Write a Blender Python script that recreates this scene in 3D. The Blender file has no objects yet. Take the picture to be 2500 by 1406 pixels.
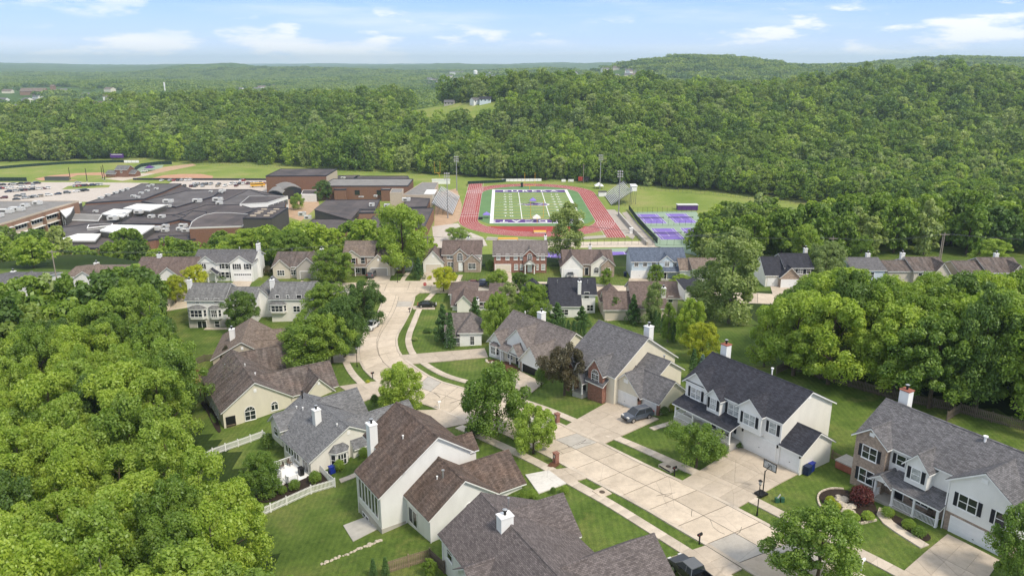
import bpy, math, random
import numpy as np
from mathutils import Vector, Matrix
R = math.radians
random.seed(7); rng = np.random.default_rng(7)
scene = bpy.context.scene
COL = scene.collection
# ------------------------------------------------------------------ camera
CAM_Z = 84.0
FPX, CX, CY, YH = 1850.0, 1250.0, 703.0, 157.0
PITCH = math.atan((CY - YH) / FPX)
cd = bpy.data.cameras.new('camera'); cam = bpy.data.objects.new('camera', cd); COL.objects.link(cam)
cd.sensor_width = 36; cd.lens = 36 * FPX / 2500; cd.clip_start = 1; cd.clip_end = 60000
cam.location = (0, 0, CAM_Z); cam.rotation_euler = (math.pi/2 - PITCH, 0, 0)
scene.camera = cam
# ------------------------------------------------------------------ light
SUN_AZ, SUN_EL = R(136), R(51)      # azimuth clockwise from +Y
world = bpy.data.worlds.new('World'); scene.world = world; world.use_nodes = True
nt = world.node_tree; nt.nodes.clear()
def wn(t, **k):
    n = nt.nodes.new(t)
    for a, b in k.items(): setattr(n, a, b)
    return n
wl = nt.links.new
out = wn('ShaderNodeOutputWorld'); bg = wn('ShaderNodeBackground'); wl(bg.outputs[0], out.inputs[0])
sky = wn('ShaderNodeTexSky', sky_type='NISHITA', sun_disc=False)
sky.sun_elevation = SUN_EL; sky.sun_rotation = SUN_AZ; sky.air_density = 1.0; sky.dust_density = 0.6; sky.ozone_density = 3.0
bg.inputs[1].default_value = 0.15
tc = wn('ShaderNodeTexCoord'); sep = wn('ShaderNodeSeparateXYZ'); wl(tc.outputs['Generated'], sep.inputs[0])
# a clearer blue just above the pale horizon
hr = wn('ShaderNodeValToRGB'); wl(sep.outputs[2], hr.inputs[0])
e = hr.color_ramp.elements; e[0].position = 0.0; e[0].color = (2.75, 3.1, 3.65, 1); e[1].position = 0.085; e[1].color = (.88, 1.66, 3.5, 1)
e2 = hr.color_ramp.elements.new(0.03); e2.color = (1.7, 2.35, 3.55, 1)
e3 = hr.color_ramp.elements.new(0.5); e3.color = (2.5, 2.62, 2.85, 1); e4 = hr.color_ramp.elements.new(0.2); e4.color = (1.75, 2.2, 3.0, 1)  # overhead stops, out of view, brightened and whitened to add soft fill light
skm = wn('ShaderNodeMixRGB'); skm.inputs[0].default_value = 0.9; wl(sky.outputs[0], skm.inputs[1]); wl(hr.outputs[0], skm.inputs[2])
# fair-weather clouds
def cloud(scale, loc, lo, hi, det, stretch):
    mp = wn('ShaderNodeMapping'); mp.inputs['Scale'].default_value = stretch; mp.inputs['Location'].default_value = loc; wl(tc.outputs['Generated'], mp.inputs[0])
    n = wn('ShaderNodeTexNoise'); n.inputs['Scale'].default_value = scale; n.inputs['Detail'].default_value = det; n.inputs['Roughness'].default_value = 0.6; wl(mp.outputs[0], n.inputs[0])
    r = wn('ShaderNodeMapRange', interpolation_type='SMOOTHSTEP'); r.inputs[1].default_value = lo; r.inputs[2].default_value = hi; wl(n.outputs[0], r.inputs[0])
    return r.outputs[0]
c1 = cloud(9.0, (2.2, 1.3, 0.4), 0.488, 0.61, 9, (1, 1, 4.2))
c2 = cloud(2.6, (5.0, 2.0, 0.7), 0.43, 0.58, 2, (1, 1, 9))
c3 = cloud(3.2, (9.0, 4.0, 2.0), 0.47, 0.8, 7, (1, 1, 11))
m1 = wn('ShaderNodeMath', operation='MULTIPLY'); wl(c1, m1.inputs[0]); wl(c2, m1.inputs[1])
m2 = wn('ShaderNodeMath', operation='MULTIPLY'); wl(c3, m2.inputs[0]); m2.inputs[1].default_value = 0.5
m3 = wn('ShaderNodeMath', operation='MAXIMUM'); wl(m1.outputs[0], m3.inputs[0]); wl(m2.outputs[0], m3.inputs[1])
m4 = wn('ShaderNodeMath', operation='MULTIPLY'); wl(m3.outputs[0], m4.inputs[0]); m4.inputs[1].default_value = 0.9
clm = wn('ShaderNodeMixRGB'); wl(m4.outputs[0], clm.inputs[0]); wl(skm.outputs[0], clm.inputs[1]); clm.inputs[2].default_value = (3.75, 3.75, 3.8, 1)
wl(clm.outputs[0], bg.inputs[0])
sd = bpy.data.lights.new('sun', 'SUN'); sun = bpy.data.objects.new('sun', sd); COL.objects.link(sun)
sd.energy = 1.6; sd.angle = R(11); sd.color = (1.0, 0.90, 0.75)
sdir = Vector((math.sin(SUN_AZ)*math.cos(SUN_EL), math.cos(SUN_AZ)*math.cos(SUN_EL), math.sin(SUN_EL)))
sun.rotation_euler = sdir.to_track_quat('Z', 'Y').to_euler(); sun.location = (0, 0, 200)
vs = scene.view_settings; vs.view_transform = 'Standard'; vs.look = 'None'; vs.exposure = 1.12; vs.gamma = 1
cy = scene.cycles
cy.max_bounces = 6; cy.diffuse_bounces = 3; cy.glossy_bounces = 2; cy.transmission_bounces = 3; cy.transparent_max_bounces = 4; cy.volume_bounces = 1

# ------------------------------------------------------------------ projection helpers
_c, _s = math.cos(PITCH), math.sin(PITCH)
def ray(px, py):
    u = (px-CX)/FPX; v = (CY-py)/FPX
    return (u, _c+v*_s, -_s+v*_c)
def at(px, py, z):
    d = ray(px, py); t = (z-CAM_Z)/d[2]
    return (d[0]*t, d[1]*t, z)
def proj(x, y, z):
    z = z-CAM_Z; f = y*_c-z*_s; u = y*_s+z*_c
    return CX+FPX*x/f, CY-FPX*u/f
# ------------------------------------------------------------------ terrain
_cp = []
def cp(px, py, z): a = at(px, py, z); _cp.append((a[0], a[1], z))
for q in [(1900,1380,35.2),(2050,1406,35.5),(1700,1250,34.7),(1500,1140,34),(1300,1060,33),(1120,985,31.3),(1000,920,29.3),(925,860,27.5),(940,790,26.6),(980,720,26.6),
          (1500,1230,34.4),(1600,1180,34.6),(1350,1180,33.6),(1480,1290,34.5),
          (700,725,26.5),(830,712,26.5),(1200,705,26.8),(1450,700,26.8),(1700,712,27),(1950,735,28),(2200,735,28.5),(2450,735,28.5),
          (560,690,27.5),(750,690,27.3),(940,680,27.5),(1120,668,27.5),(1270,668,27.5),(1430,672,27.3),(1600,680,27.3),(1920,692,28),(2120,690,28),(2400,690,28),(390,700,27),(200,700,26),
          (1815,1088,36),(1955,1155,36),(2050,960,36),(2200,1290,36.4),(2320,1305,36.8),(2073,1195,35.4),(2400,1380,36.6),(2250,850,33),(2450,1000,36.5),(2050,850,33),(1800,830,31),(2400,800,31),
          (1500,980,32.7),(1600,1023,33.6),(1198,865,30),(1290,915,30.6),(1420,900,31.5),(1150,852,28),(1050,830,27.3),
          (926,1289,30),(880,1245,28.7),(1050,1313,31),(860,1340,30),(1000,1390,31.6),(740,1330,28.4),(759,1156,28.2),(690,1220,27),(640,1250,26),(600,1090,25.5),
          (1085,1406,32.5),(1290,1190,33.4),(1150,1080,32.0),(960,1010,30.3),(880,960,28.8),
          (549,1051,24),(662,1018,25.5),(460,960,22.5),(500,850,23),(520,825,23),(700,840,24.5),(800,920,27.2),(700,790,24),
          (480,800,23.5),(600,805,24.5),(700,785,25.5),(1120,755,26.6),(1400,768,27),(1600,778,27.5),(1700,770,27.6),
          (200,1300,20),(60,1100,17),(150,900,17),(300,820,20),(380,1000,20),(500,1250,23),(500,1406,24.5),(250,1406,21),(0,1406,19),(0,800,19),(200,760,23),(700,1406,28.5)]:
    cp(*q)
for x in range(-320, 420, 45):
    dd = 26 if x > 95 else 0
    for y, z in ((203, 27.5), (229+dd, 26), (262+dd, 11 if x < 95 else 13), (296+dd, 1.2), (330, 0), (380, 0), (450, 0), (520, 0), (600, 0)):
        _cp.append((x, y, z))
_cp = np.array(_cp)
def sm(t): t = np.clip(t, 0, 1); return t*t*(3-2*t)
def _g(x, y, cx, cy_, sx, sy): return np.exp(-((x-cx)/sx)**2-((y-cy_)/sy)**2)
def hills(x, y):
    h = 53*_g(x, y, 690, 1050, 330, 300) + 35*_g(x, y, 40, 960, 230, 230) + 18*_g(x, y, 300, 960, 190, 260) + 14*_g(x, y, -350, 1000, 350, 250)
    fs = 585+140*sm((60-x)/110); h = h*sm((y-fs)/130)
    h = h + 16*sm((y-740)/200)*sm((-x-150)/200)*(1-sm((y-1300)/300))*0.4
    h = h + sm((y-660-90*sm((60-x)/110))/140)*(1-sm((y-1250)/200))*(6*np.sin(x/72+1.4*np.sin(y/115))+4*np.sin(x/41+y/63))*sm((x+250)/300)
    f = sm((y-1500)/900)
    h = h + f*(86*_g(x, y, 640, 2650, 380, 420) + 52*_g(x, y, 170, 3400, 420, 500) + 84*_g(x, y, 1500, 2700, 500, 500) + 40*_g(x, y, -900, 4300, 1500, 400) + 40*_g(x, y, -1850, 4500, 220, 250)+ 30*_g(x, y, -1590, 4600, 130, 200))
    k = sm((y-3500)/3500)
    h = h + k*(58 + 20*np.sin(x/900+1.0)*np.cos(y/1300) + 10*np.sin(x/330+y/700))
    h = h + sm((y-1300)/800)*(9*np.sin(x/240+.6)*np.sin(y/310)+8)
    return h
def T(x, y):
    x = np.asarray(x, float); y = np.asarray(y, float); sh = np.broadcast(x, y).shape
    xf = np.broadcast_to(x, sh).ravel(); yf = np.broadcast_to(y, sh).ravel(); z = np.zeros(xf.size)
    m = yf < 345
    if m.any():
        xs, ys = xf[m], yf[m]; o = np.zeros(xs.size)
        for i in range(0, xs.size, 4000):
            d = (xs[i:i+4000, None]-_cp[None, :, 0])**2+(ys[i:i+4000, None]-_cp[None, :, 1])**2
            w = 1/(d+110.0)**2.2; o[i:i+4000] = (w*_cp[None, :, 2]).sum(1)/w.sum(1)
        z[m] = np.where(ys > 340, 0, o*(1-sm((ys-296)/42)))
    z = z + hills(xf, yf)
    return z.reshape(sh)
def t1(x, y): return float(T(np.array([x]), np.array([y]))[0])
_ts = np.concatenate([np.arange(40, 700, 1.0), np.arange(700, 6000, 8.0)])
def G(px, py, dz=0.0):
    d = ray(px, py); X = d[0]*_ts; Y = d[1]*_ts; Z = CAM_Z+d[2]*_ts
    df = Z-(T(X, Y)+dz); k = np.argmax(df < 0)
    if df[k] >= 0: k = len(_ts)-1
    a, b = _ts[k-1], _ts[k]; f = df[k-1]/(df[k-1]-df[k]); t = a+(b-a)*f
    return (d[0]*t, d[1]*t, CAM_Z+d[2]*t)
# ------------------------------------------------------------------ object helpers
def tag(o, label=None, cat=None, group=None, kind=None):
    if label: o['label'] = label
    if cat: o['category'] = cat
    if group: o['group'] = group
    if kind: o['kind'] = kind
    return o
def empty(name, loc=(0, 0, 0), rz=0, label=None, cat=None, group=None):
    o = bpy.data.objects.new(name, None); COL.objects.link(o); o.location = loc; o.rotation_euler = (0, 0, rz); o.empty_display_size = .2
    return tag(o, label, cat, group)
def link(name, me, parent=None, loc=None, rz=None, mat=None):
    o = bpy.data.objects.new(name, me); COL.objects.link(o)
    if parent: o.parent = parent
    if loc: o.location = loc
    if rz is not None: o.rotation_euler = (0, 0, rz)
    return o
class MB:
    def __init__(s): s.v = []; s.f = []; s.uv = []; s.m = []
    def face(s, pts, uv=None, m=0):
        n = len(s.v); s.v += [tuple(p) for p in pts]; s.f.append(tuple(range(n, n+len(pts)))); s.uv.append(uv); s.m.append(m); return s
    def box(s, x0, x1, y0, y1, z0, z1, m=0):
        n = len(s.v)
        s.v += [(x0,y0,z0),(x1,y0,z0),(x1,y1,z0),(x0,y1,z0),(x0,y0,z1),(x1,y0,z1),(x1,y1,z1),(x0,y1,z1)]
        for f in ((0,3,2,1),(4,5,6,7),(0,1,5,4),(1,2,6,5),(2,3,7,6),(3,0,4,7)):
            s.f.append(tuple(n+i for i in f)); s.uv.append(None); s.m.append(m)
        return s
    def prism(s, poly, z0, z1, m=0, bottom=True):
        n = len(s.v); k = len(poly)
        a = sum(poly[i][0]*poly[(i+1)%k][1]-poly[(i+1)%k][0]*poly[i][1] for i in range(k))
        if a < 0: poly = poly[::-1]
        zs0 = z0 if hasattr(z0, '__len__') else [z0]*k; zs1 = z1 if hasattr(z1, '__len__') else [z1]*k
        if a < 0: zs0 = zs0[::-1]; zs1 = zs1[::-1]
        s.v += [(p[0], p[1], z) for p, z in zip(poly, zs0)]+[(p[0], p[1], z) for p, z in zip(poly, zs1)]
        s.f.append(tuple(n+k+i for i in range(k))); s.uv.append(None); s.m.append(m)
        if bottom: s.f.append(tuple(n+k-1-i for i in range(k))); s.uv.append(None); s.m.append(m)
        for i in range(k):
            j = (i+1)%k; s.f.append((n+i, n+j, n+k+j, n+k+i)); s.uv.append(None); s.m.append(m)
        return s
    def tube(s, p0, p1, r0, r1=None, n=8, m=0, caps=True):
        r1 = r0 if r1 is None else r1
        p0 = Vector(p0); p1 = Vector(p1); d = (p1-p0).normalized(); a = d.orthogonal().normalized(); b = d.cross(a)
        k = len(s.v)
        for p, r in ((p0, r0), (p1, r1)):
            for i in range(n):
                t = 2*math.pi*i/n; s.v.append(tuple(p+a*(r*math.cos(t))+b*(r*math.sin(t))))
        for i in range(n):
            j = (i+1)%n; s.f.append((k+i, k+j, k+n+j, k+n+i)); s.uv.append(None); s.m.append(m)
        if caps:
            s.f.append(tuple(k+n+i for i in range(n))); s.uv.append(None); s.m.append(m)
            s.f.append(tuple(k+n-1-i for i in range(n))); s.uv.append(None); s.m.append(m)
        return s
    def bar(s, p0, p1, w, h, m=0):
        p0 = Vector(p0); p1 = Vector(p1); d = (p1-p0).normalized(); up = Vector((0, 0, 1))
        if abs(d.z) > .95: up = Vector((0, 1, 0))
        a = d.cross(up).normalized()*(w/2); b = a.cross(d).normalized()*(h/2); k = len(s.v)
        for p in (p0, p1):
            for q in (-a-b, a-b, a+b, -a+b): s.v.append(tuple(p+q))
        for f in ((3,2,1,0),(4,5,6,7),(0,1,5,4),(1,2,6,5),(2,3,7,6),(3,0,4,7)):
            s.f.append(tuple(k+i for i in f)); s.uv.append(None); s.m.append(m)
        return s
    def mesh(s, name, mats, smooth=False):
        me = bpy.data.meshes.new(name); me.from_pydata(s.v, [], s.f)
        if not isinstance(mats, (list, tuple)): mats = [mats]
        for m in mats: me.materials.append(m)
        if any(s.m): me.polygons.foreach_set('material_index', s.m)
        ul = me.uv_layers.new(name='UVMap')
        uvs = []
        for f, u, p in zip(s.f, s.uv, me.polygons):
            if u: uvs += [c for q in u for c in q]; continue
            n = p.normal; ax, ay, az = abs(n[0]), abs(n[1]), abs(n[2])
            for i in f:
                x, y, z = s.v[i]
                if az > .8: uvs += [x, y]
                elif ax > ay: uvs += [y, z]
                else: uvs += [x, z]
        ul.data.foreach_set('uv', uvs)
        if smooth: me.polygons.foreach_set('use_smooth', [True]*len(me.polygons))
        me.update(); return me
    def build(s, name, mats, parent=None, loc=None, rz=None, smooth=False):
        return link(name, s.mesh(name, mats, smooth), parent, loc, rz)
# ------------------------------------------------------------------ materials
def newmat(name):
    m = bpy.data.materials.new(name); m.use_nodes = True; m.node_tree.nodes.clear(); return m
class N:
    def __init__(s, m): s.t = m.node_tree
    def n(s, t, **k):
        x = s.t.nodes.new(t)
        for a, b in k.items():
            if a == 'i':
                for kk, vv in b.items(): x.inputs[kk].default_value = vv
            else: setattr(x, a, b)
        return x
    def l(s, a, b): s.t.links.new(a, b)
    def noise(s, vec, scale, det=4, rough=.55):
        x = s.n('ShaderNodeTexNoise', i={'Scale': scale, 'Detail': det, 'Roughness': rough}); s.l(vec, x.inputs[0]); return x.outputs[0]
    def ramp(s, fac, stops):
        x = s.n('ShaderNodeValToRGB'); e = x.color_ramp.elements
        e[0].position, e[0].color = stops[0][0], (*stops[0][1], 1); e[1].position, e[1].color = stops[-1][0], (*stops[-1][1], 1)
        for p, c in stops[1:-1]: q = e.new(p); q.color = (*c, 1)
        s.l(fac, x.inputs[0]); return x.outputs[0]
    def mix(s, f, a, b, mode='MIX'):
        x = s.n('ShaderNodeMixRGB', blend_type=mode)
        for k, v in ((0, f), (1, a), (2, b)):
            if isinstance(v, (int, float)): x.inputs[k].default_value = v
            elif isinstance(v, tuple): x.inputs[k].default_value = (*v, 1)
            else: s.l(v, x.inputs[k])
        return x.outputs[0]
    def out(s, col, rough=.8, spec=.3, bump=None, bs=.3, metal=0, dist=.02):
        p = s.n('ShaderNodeBsdfPrincipled'); o = s.n('ShaderNodeOutputMaterial')
        if isinstance(col, tuple): p.inputs['Base Color'].default_value = (*col, 1)
        else: s.l(col, p.inputs['Base Color'])
        p.inputs['Roughness'].default_value = rough; p.inputs['Specular IOR Level'].default_value = spec; p.inputs['Metallic'].default_value = metal
        if bump is not None:
            b = s.n('ShaderNodeBump', i={'Strength': bs, 'Distance': dist}); s.l(bump, b.inputs['Height']); s.l(b.outputs[0], p.inputs['Normal'])
        s.l(p.outputs[0], o.inputs[0]); return p
    def coord(s, k='Object'): return s.n('ShaderNodeTexCoord').outputs[k]
    def mapv(s, v, scale=(1,1,1)):
        m = s.n('ShaderNodeMapping'); m.inputs['Scale'].default_value = scale; s.l(v, m.inputs[0]); return m.outputs[0]
def k(c, f): return tuple(min(1, x*f) for x in c)
def plain(name, c, rough=.6, var=.12, scale=1.5, spec=.3, metal=0):
    m = newmat(name); n = N(m); v = n.coord()
    f = n.noise(v, scale, 5); col = n.ramp(f, [(.3, k(c, 1-var)), (.7, k(c, 1+var))]); n.out(col, rough, spec, metal=metal); return m
def shingle(name, c, streak=.25, warm=None):
    c = k(c, 1.4 if 'charcoal' in name else 1.32)
    m = newmat(name); n = N(m); uv = n.coord('UV')
    b = n.n('ShaderNodeTexBrick', offset=.5, i={'Scale': 1, 'Mortar Size': .012, 'Brick Width': .42, 'Row Height': .15, 'Bias': 0.0, 'Color1': (*k(c, .72), 1), 'Color2': (*k(c, 1.3), 1), 'Mortar': (*k(c, .45), 1)})
    n.l(uv, b.inputs[0])
    f1 = n.noise(n.mapv(uv, (1.1, .16, 1)), 1.3, 5); st = n.ramp(f1, [(.35, (1-streak,)*3), (.65, (1+streak*.35,)*3)])
    c1 = n.mix(1, b.outputs[0], st, 'MULTIPLY')
    f2 = n.noise(uv, 5, 3); c2 = n.mix(1, c1, n.ramp(f2, [(.3, (.85,)*3), (.7, (1.15,)*3)]), 'MULTIPLY')
    if warm: c2 = n.mix(n.ramp(n.noise(uv, .35, 3), [(.42, (0,)*3), (.62, (1,)*3)]), c2, n.mix(1, c2, warm, 'MULTIPLY'))
    n.out(c2, .92, .15, bump=b.outputs[1], bs=.5); return m
def siding(name, c, step=.14, var=.05):
    m = newmat(name); n = N(m); g = n.coord(); s = n.n('ShaderNodeSeparateXYZ'); n.l(g, s.inputs[0])
    a = n.n('ShaderNodeMath', operation='DIVIDE'); n.l(s.outputs[2], a.inputs[0]); a.inputs[1].default_value = step
    fr = n.n('ShaderNodeMath', operation='FRACT'); n.l(a.outputs[0], fr.inputs[0])
    line = n.ramp(fr.outputs[0], [(.0, k(c, .80)), (.10, c), (1, c)])
    d = n.ramp(n.noise(n.mapv(g, (1, 1, .4)), .8, 5), [(.3, (1-var*2,)*3), (.7, (1,)*3)])
    n.out(n.mix(1, line, d, 'MULTIPLY'), .55, .3, bump=fr.outputs[0], bs=.25); return m
def brick(name, c1, c2, mort, w=.23, h=.085):
    m = newmat(name); n = N(m); uv = n.coord('UV')
    b = n.n('ShaderNodeTexBrick', offset=.5, i={'Scale': 1, 'Mortar Size': .008, 'Brick Width': w, 'Row Height': h, 'Color1': (*c1, 1), 'Color2': (*c2, 1), 'Mortar': (*mort, 1)}); n.l(uv, b.inputs[0])
    f = n.ramp(n.noise(uv, 2.2, 6, .7), [(.3, (.7,)*3), (.7, (1.25,)*3)])
    n.out(n.mix(1, b.outputs[0], f, 'MULTIPLY'), .85, .2, bump=b.outputs[1], bs=-.4); return m
def concrete(name, c, var=.1, stain=.15):
    m = newmat(name); n = N(m); v = n.coord('Object'); oi = n.n('ShaderNodeObjectInfo')
    f = n.noise(v, .35, 6, .6); col = n.ramp(f, [(.3, k(c, 1-stain)), (.7, k(c, 1+stain*.4))])
    g = n.noise(v, 9, 3); col = n.mix(1, col, n.ramp(g, [(.3, (.94,)*3), (.7, (1.04,)*3)]), 'MULTIPLY')
    col = n.mix(1, col, n.ramp(n.noise(v, 1.1, 8, .7), [(.32, (.86, .85, .84)), (.55, (1.02,)*3)]), 'MULTIPLY')
    vo = n.n('ShaderNodeTexVoronoi', feature='DISTANCE_TO_EDGE', i={'Scale': .16}); gg = n.n('ShaderNodeNewGeometry'); nv = n.n('ShaderNodeTexNoise', i={'Scale': .8, 'Detail': 3}); n.l(gg.outputs['Position'], nv.inputs[0]); av = n.mix(.12, gg.outputs['Position'], nv.outputs[1], 'ADD'); n.l(av, vo.inputs[0]); col = n.mix(1, col, n.ramp(vo.outputs[0], [(0, (.72,)*3), (.006, (1,)*3)]), 'MULTIPLY')
    r = n.ramp(oi.outputs['Random'], [(0, (1-var,)*3), (.5, (1,)*3), (1, (1+var*.5, 1+var*.55, 1+var*.7))]); col = n.mix(1, col, r, 'MULTIPLY')
    n.out(col, .85, .25, bump=g, bs=.08); return m
def grass(name, c1, c2, c3, sc=.12):
    m = newmat(name); n = N(m); v = n.coord('Object')
    a = n.noise(v, sc, 6, .62); b = n.noise(v, 1.3, 4, .6); d = n.noise(v, 7, 2)
    col = n.ramp(a, [(.34, c1), (.5, c2), (.66, c3)])
    dr = n.ramp(n.noise(v, sc*1.7, 5, .7), [(.58, (0,)*3), (.72, (.5,)*3)]); col = n.mix(dr, col, k(c3, 1.25)[:1]+(c3[1]*1.02, c3[2]*1.25))
    col = n.mix(1, col, n.ramp(b, [(.3, (.78, .8, .8)), (.7, (1.18, 1.15, 1.1))]), 'MULTIPLY')
    col = n.mix(1, col, n.ramp(d, [(.25, (.72,)*3), (.75, (1.25,)*3)]), 'MULTIPLY')
    w = n.n('ShaderNodeTexWave', i={'Scale': .42, 'Distortion': 1.5, 'Detail': 1}); n.l(n.mapv(v, (1, -.6, 0)), w.inputs[0]); col = n.mix(1, col, n.ramp(w.outputs[1], [(.3, (.93, .94, .93)), (.7, (1.06, 1.05, 1.03))]), 'MULTIPLY')
    n.out(col, .95, .1, bump=d, bs=.6, dist=.06); return m
def leafmat(name, c1, c2, trans=.35):
    m = newmat(name); n = N(m); oi = n.n('ShaderNodeObjectInfo'); g = n.n('ShaderNodeNewGeometry')
    at_ = n.n('ShaderNodeAttribute', attribute_name='tint')
    c1, c2 = k(c1, 2.25), k(c2, 2.25); col = n.mix(at_.outputs['Fac'], c1, c2)
    ob = n.ramp(oi.outputs['Random'], [(0, (.78, .84, .85)), (.5, (1, 1, 1)), (1, (1.14, 1.1, .95))]); col = n.mix(1, col, ob, 'MULTIPLY')
    d = n.n('ShaderNodeBsdfDiffuse'); t = n.n('ShaderNodeBsdfTranslucent'); mi = n.n('ShaderNodeMixShader'); mi.inputs[0].default_value = trans
    n.l(col, d.inputs[0]); n.l(n.mix(1, col, (1.15, 1.25, .55), 'MULTIPLY'), t.inputs[0]); n.l(d.outputs[0], mi.inputs[1]); n.l(t.outputs[0], mi.inputs[2])
    gl = n.n('ShaderNodeBsdfGlossy'); gl.inputs['Roughness'].default_value = .45; gl.inputs['Color'].default_value = (.6, .7, .6, 1)
    m2 = n.n('ShaderNodeMixShader'); m2.inputs[0].default_value = .04; n.l(mi.outputs[0], m2.inputs[1]); n.l(gl.outputs[0], m2.inputs[2])
    o = n.n('ShaderNodeOutputMaterial'); n.l(m2.outputs[0], o.inputs[0]); return m
M = {}
M['roof_brown'] = shingle('roof_brown', (.112, .086, .074), .4, (1.08, 1.0, .94))
M['roof_greybrown'] = shingle('roof_greybrown', (.155, .135, .128), .2)
M['roof_l1'] = shingle('roof_l1', (.118, .102, .100), .15)
M['roof_grey'] = shingle('roof_grey', (.145, .147, .155), .15)
M['roof_midgrey'] = shingle('roof_midgrey', (.118, .115, .12), .15)
M['roof_charcoal'] = shingle('roof_charcoal', (.036, .037, .046), .2)
M['roof_tan'] = shingle('roof_tan', (.17, .135, .112), .25)
M['roof_weathered'] = shingle('roof_weathered', (.125, .106, .097), .45, (1.08, 1.0, .96))
M['roof_blue'] = shingle('roof_blue', (.095, .115, .155), .2)
M['roof_rose'] = shingle('roof_rose', (.135, .103, .092), .25)
M['roof_far_grey'] = shingle('roof_far_grey', (.15, .15, .15), .3)
M['white'] = plain('white_paint', (.84, .84, .83), .5, .04)
M['side_white'] = siding('white_siding', (.84, .84, .825))
M['side_cream'] = siding('cream_siding', (.74, .69, .57))
M['side_offwhite'] = siding('offwhite_siding', (.82, .795, .73))
M['side_tan'] = siding('tan_siding', (.52, .46, .37))
M['side_beige'] = siding('beige_siding', (.62, .56, .47))
M['side_blue'] = siding('blue_siding', (.56, .66, .76))
M['side_paleblue'] = siding('paleblue_siding', (.62, .70, .78))
M['side_grey'] = siding('grey_siding', (.45, .42, .38))
M['brick_red'] = brick('red_brick', (.30, .11, .07), (.20, .075, .055), (.36, .3, .26))
M['brick_tan'] = brick('tan_brick', (.40, .30, .23), (.25, .18, .145), (.45, .4, .35))
M['brick_school'] = brick('school_brick', (.24, .125, .08), (.19, .10, .07), (.2, .15, .12), .4, .2)
M['brick_schoolL'] = brick('school_brick_tan', (.30, .175, .115), (.25, .145, .095), (.3, .24, .2), .4, .2)
M['foundation'] = plain('foundation_concrete', (.46, .44, .40), .9, .15, .7)
M['shutter'] = plain('black_shutter', (.018, .02, .028), .5, .1)
M['black'] = plain('black_metal', (.012, .012, .013), .45, .1)
M['glass'] = None
_m = newmat('window_glass'); _n = N(_m); _n.out((.018, .023, .03), .06, .8); M['glass'] = _m
_m = newmat('curtained_glass'); _n = N(_m); _n.out(_n.ramp(_n.noise(_n.coord(), 2.5, 2), [(.4, (.30, .32, .33)), (.6, (.5, .52, .52))]), .12, .6); M['glass_light'] = _m
M['garage'] = plain('garage_door_white', (.78, .79, .80), .45, .04)
M['garage_cream'] = plain('garage_door_cream', (.66, .6, .5), .5, .05)
M['garage_grey'] = plain('garage_door_grey', (.36, .34, .31), .5, .05)
M['metal'] = plain('galvanised_metal', (.5, .51, .52), .35, .15, 3, .5, .7)
M['chim_brick'] = plain('chimney_cap_brick', (.33, .12, .08), .8, .2)
M['road'] = concrete('road_concrete', (.625, .53, .415), .13, .16)
M['road_grey'] = concrete('road_concrete_grey', (.50, .465, .41), .05, .16)
M['drive'] = concrete('driveway_concrete', (.545, .465, .37), .08, .18)
M['drive_new'] = concrete('driveway_new_concrete', (.68, .655, .60), .08, .12)
M['walk'] = concrete('sidewalk_concrete', (.60, .52, .42), .16, .15)
M['seal'] = plain('joint_sealant', (.055, .05, .045), .8, .2)
M['lawn'] = grass('lawn_grass', (.070, .116, .023), (.104, .158, .033), (.160, .188, .055))
M['field_grass'] = grass('field_grass', (.16, .23, .045), (.22, .28, .065), (.30, .31, .11), .03)
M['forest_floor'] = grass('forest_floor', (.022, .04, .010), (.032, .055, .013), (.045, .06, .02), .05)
M['mulch'] = plain('dark_mulch', (.035, .024, .018), .95, .35, 5)
M['mulch_red'] = plain('brown_mulch', (.12, .055, .03), .95, .3, 5)
M['bark'] = plain('bark', (.10, .075, .055), .9, .35, 3)
M['bark_grey'] = plain('bark_grey', (.19, .17, .15), .9, .3, 3)
M['wood_fence'] = plain('weathered_fence_wood', (.26, .20, .135), .85, .35, 2)
M['wood_dark'] = plain('dark_fence_wood', (.15, .12, .095), .85, .35, 2)
M['wood_deck'] = plain('cedar_deck', (.34, .19, .085), .8, .25, 3)
M['rock'] = plain('limestone_rock', (.52, .46, .37), .85, .3, 3)
M['bin'] = plain('blue_plastic', (.012, .03, .27), .4, .1)
M['bin_navy'] = plain('navy_plastic', (.010, .022, .07), .4, .1)
M['green_box'] = plain('green_plastic', (.03, .10, .06), .5, .1)
M['red_sign'] = plain('red_sign', (.45, .02, .02), .4, .05)
M['yellow'] = plain('yellow_paint', (.75, .42, .03), .5, .08)
M['purple'] = plain('purple_paint', (.09, .03, .19), .6, .1)
M['purple_tent'] = plain('purple_fabric', (.24, .19, .55), .7, .1)
def track_m():
    m = newmat('track_rubber'); n = N(m); v = n.coord(); n.out(n.ramp(n.noise(v, .12, 5), [(.35, (.30, .068, .062)), (.65, (.36, .095, .085))]), .9, .15); return m
M['track'] = track_m()
M['track_red'] = plain('track_dzone_red', (.34, .045, .038), .9, .1, .2)
M['turf'] = plain('artificial_turf', (.15, .24, .085), .9, .1, .1)
M['turf_dark'] = plain('artificial_turf_surround', (.12, .225, .085), .9, .12, .1)
M['line'] = plain('white_line_paint', (.8, .8, .79), .8, .03)
M['court_purple'] = plain('court_purple', (.20, .135, .46), .8, .06)
M['court_green'] = plain('court_green', (.27, .36, .26), .85, .08)
M['dirt'] = plain('infield_dirt', (.48, .27, .17), .95, .1, .2)
M['gravel'] = plain('tan_gravel', (.45, .31, .20), .95, .15, .3)
M['flatroof'] = None
_m = newmat('membrane_roof'); _n = N(_m); _v = _n.coord(); _f = _n.noise(_v, .09, 6, .6)
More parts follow.
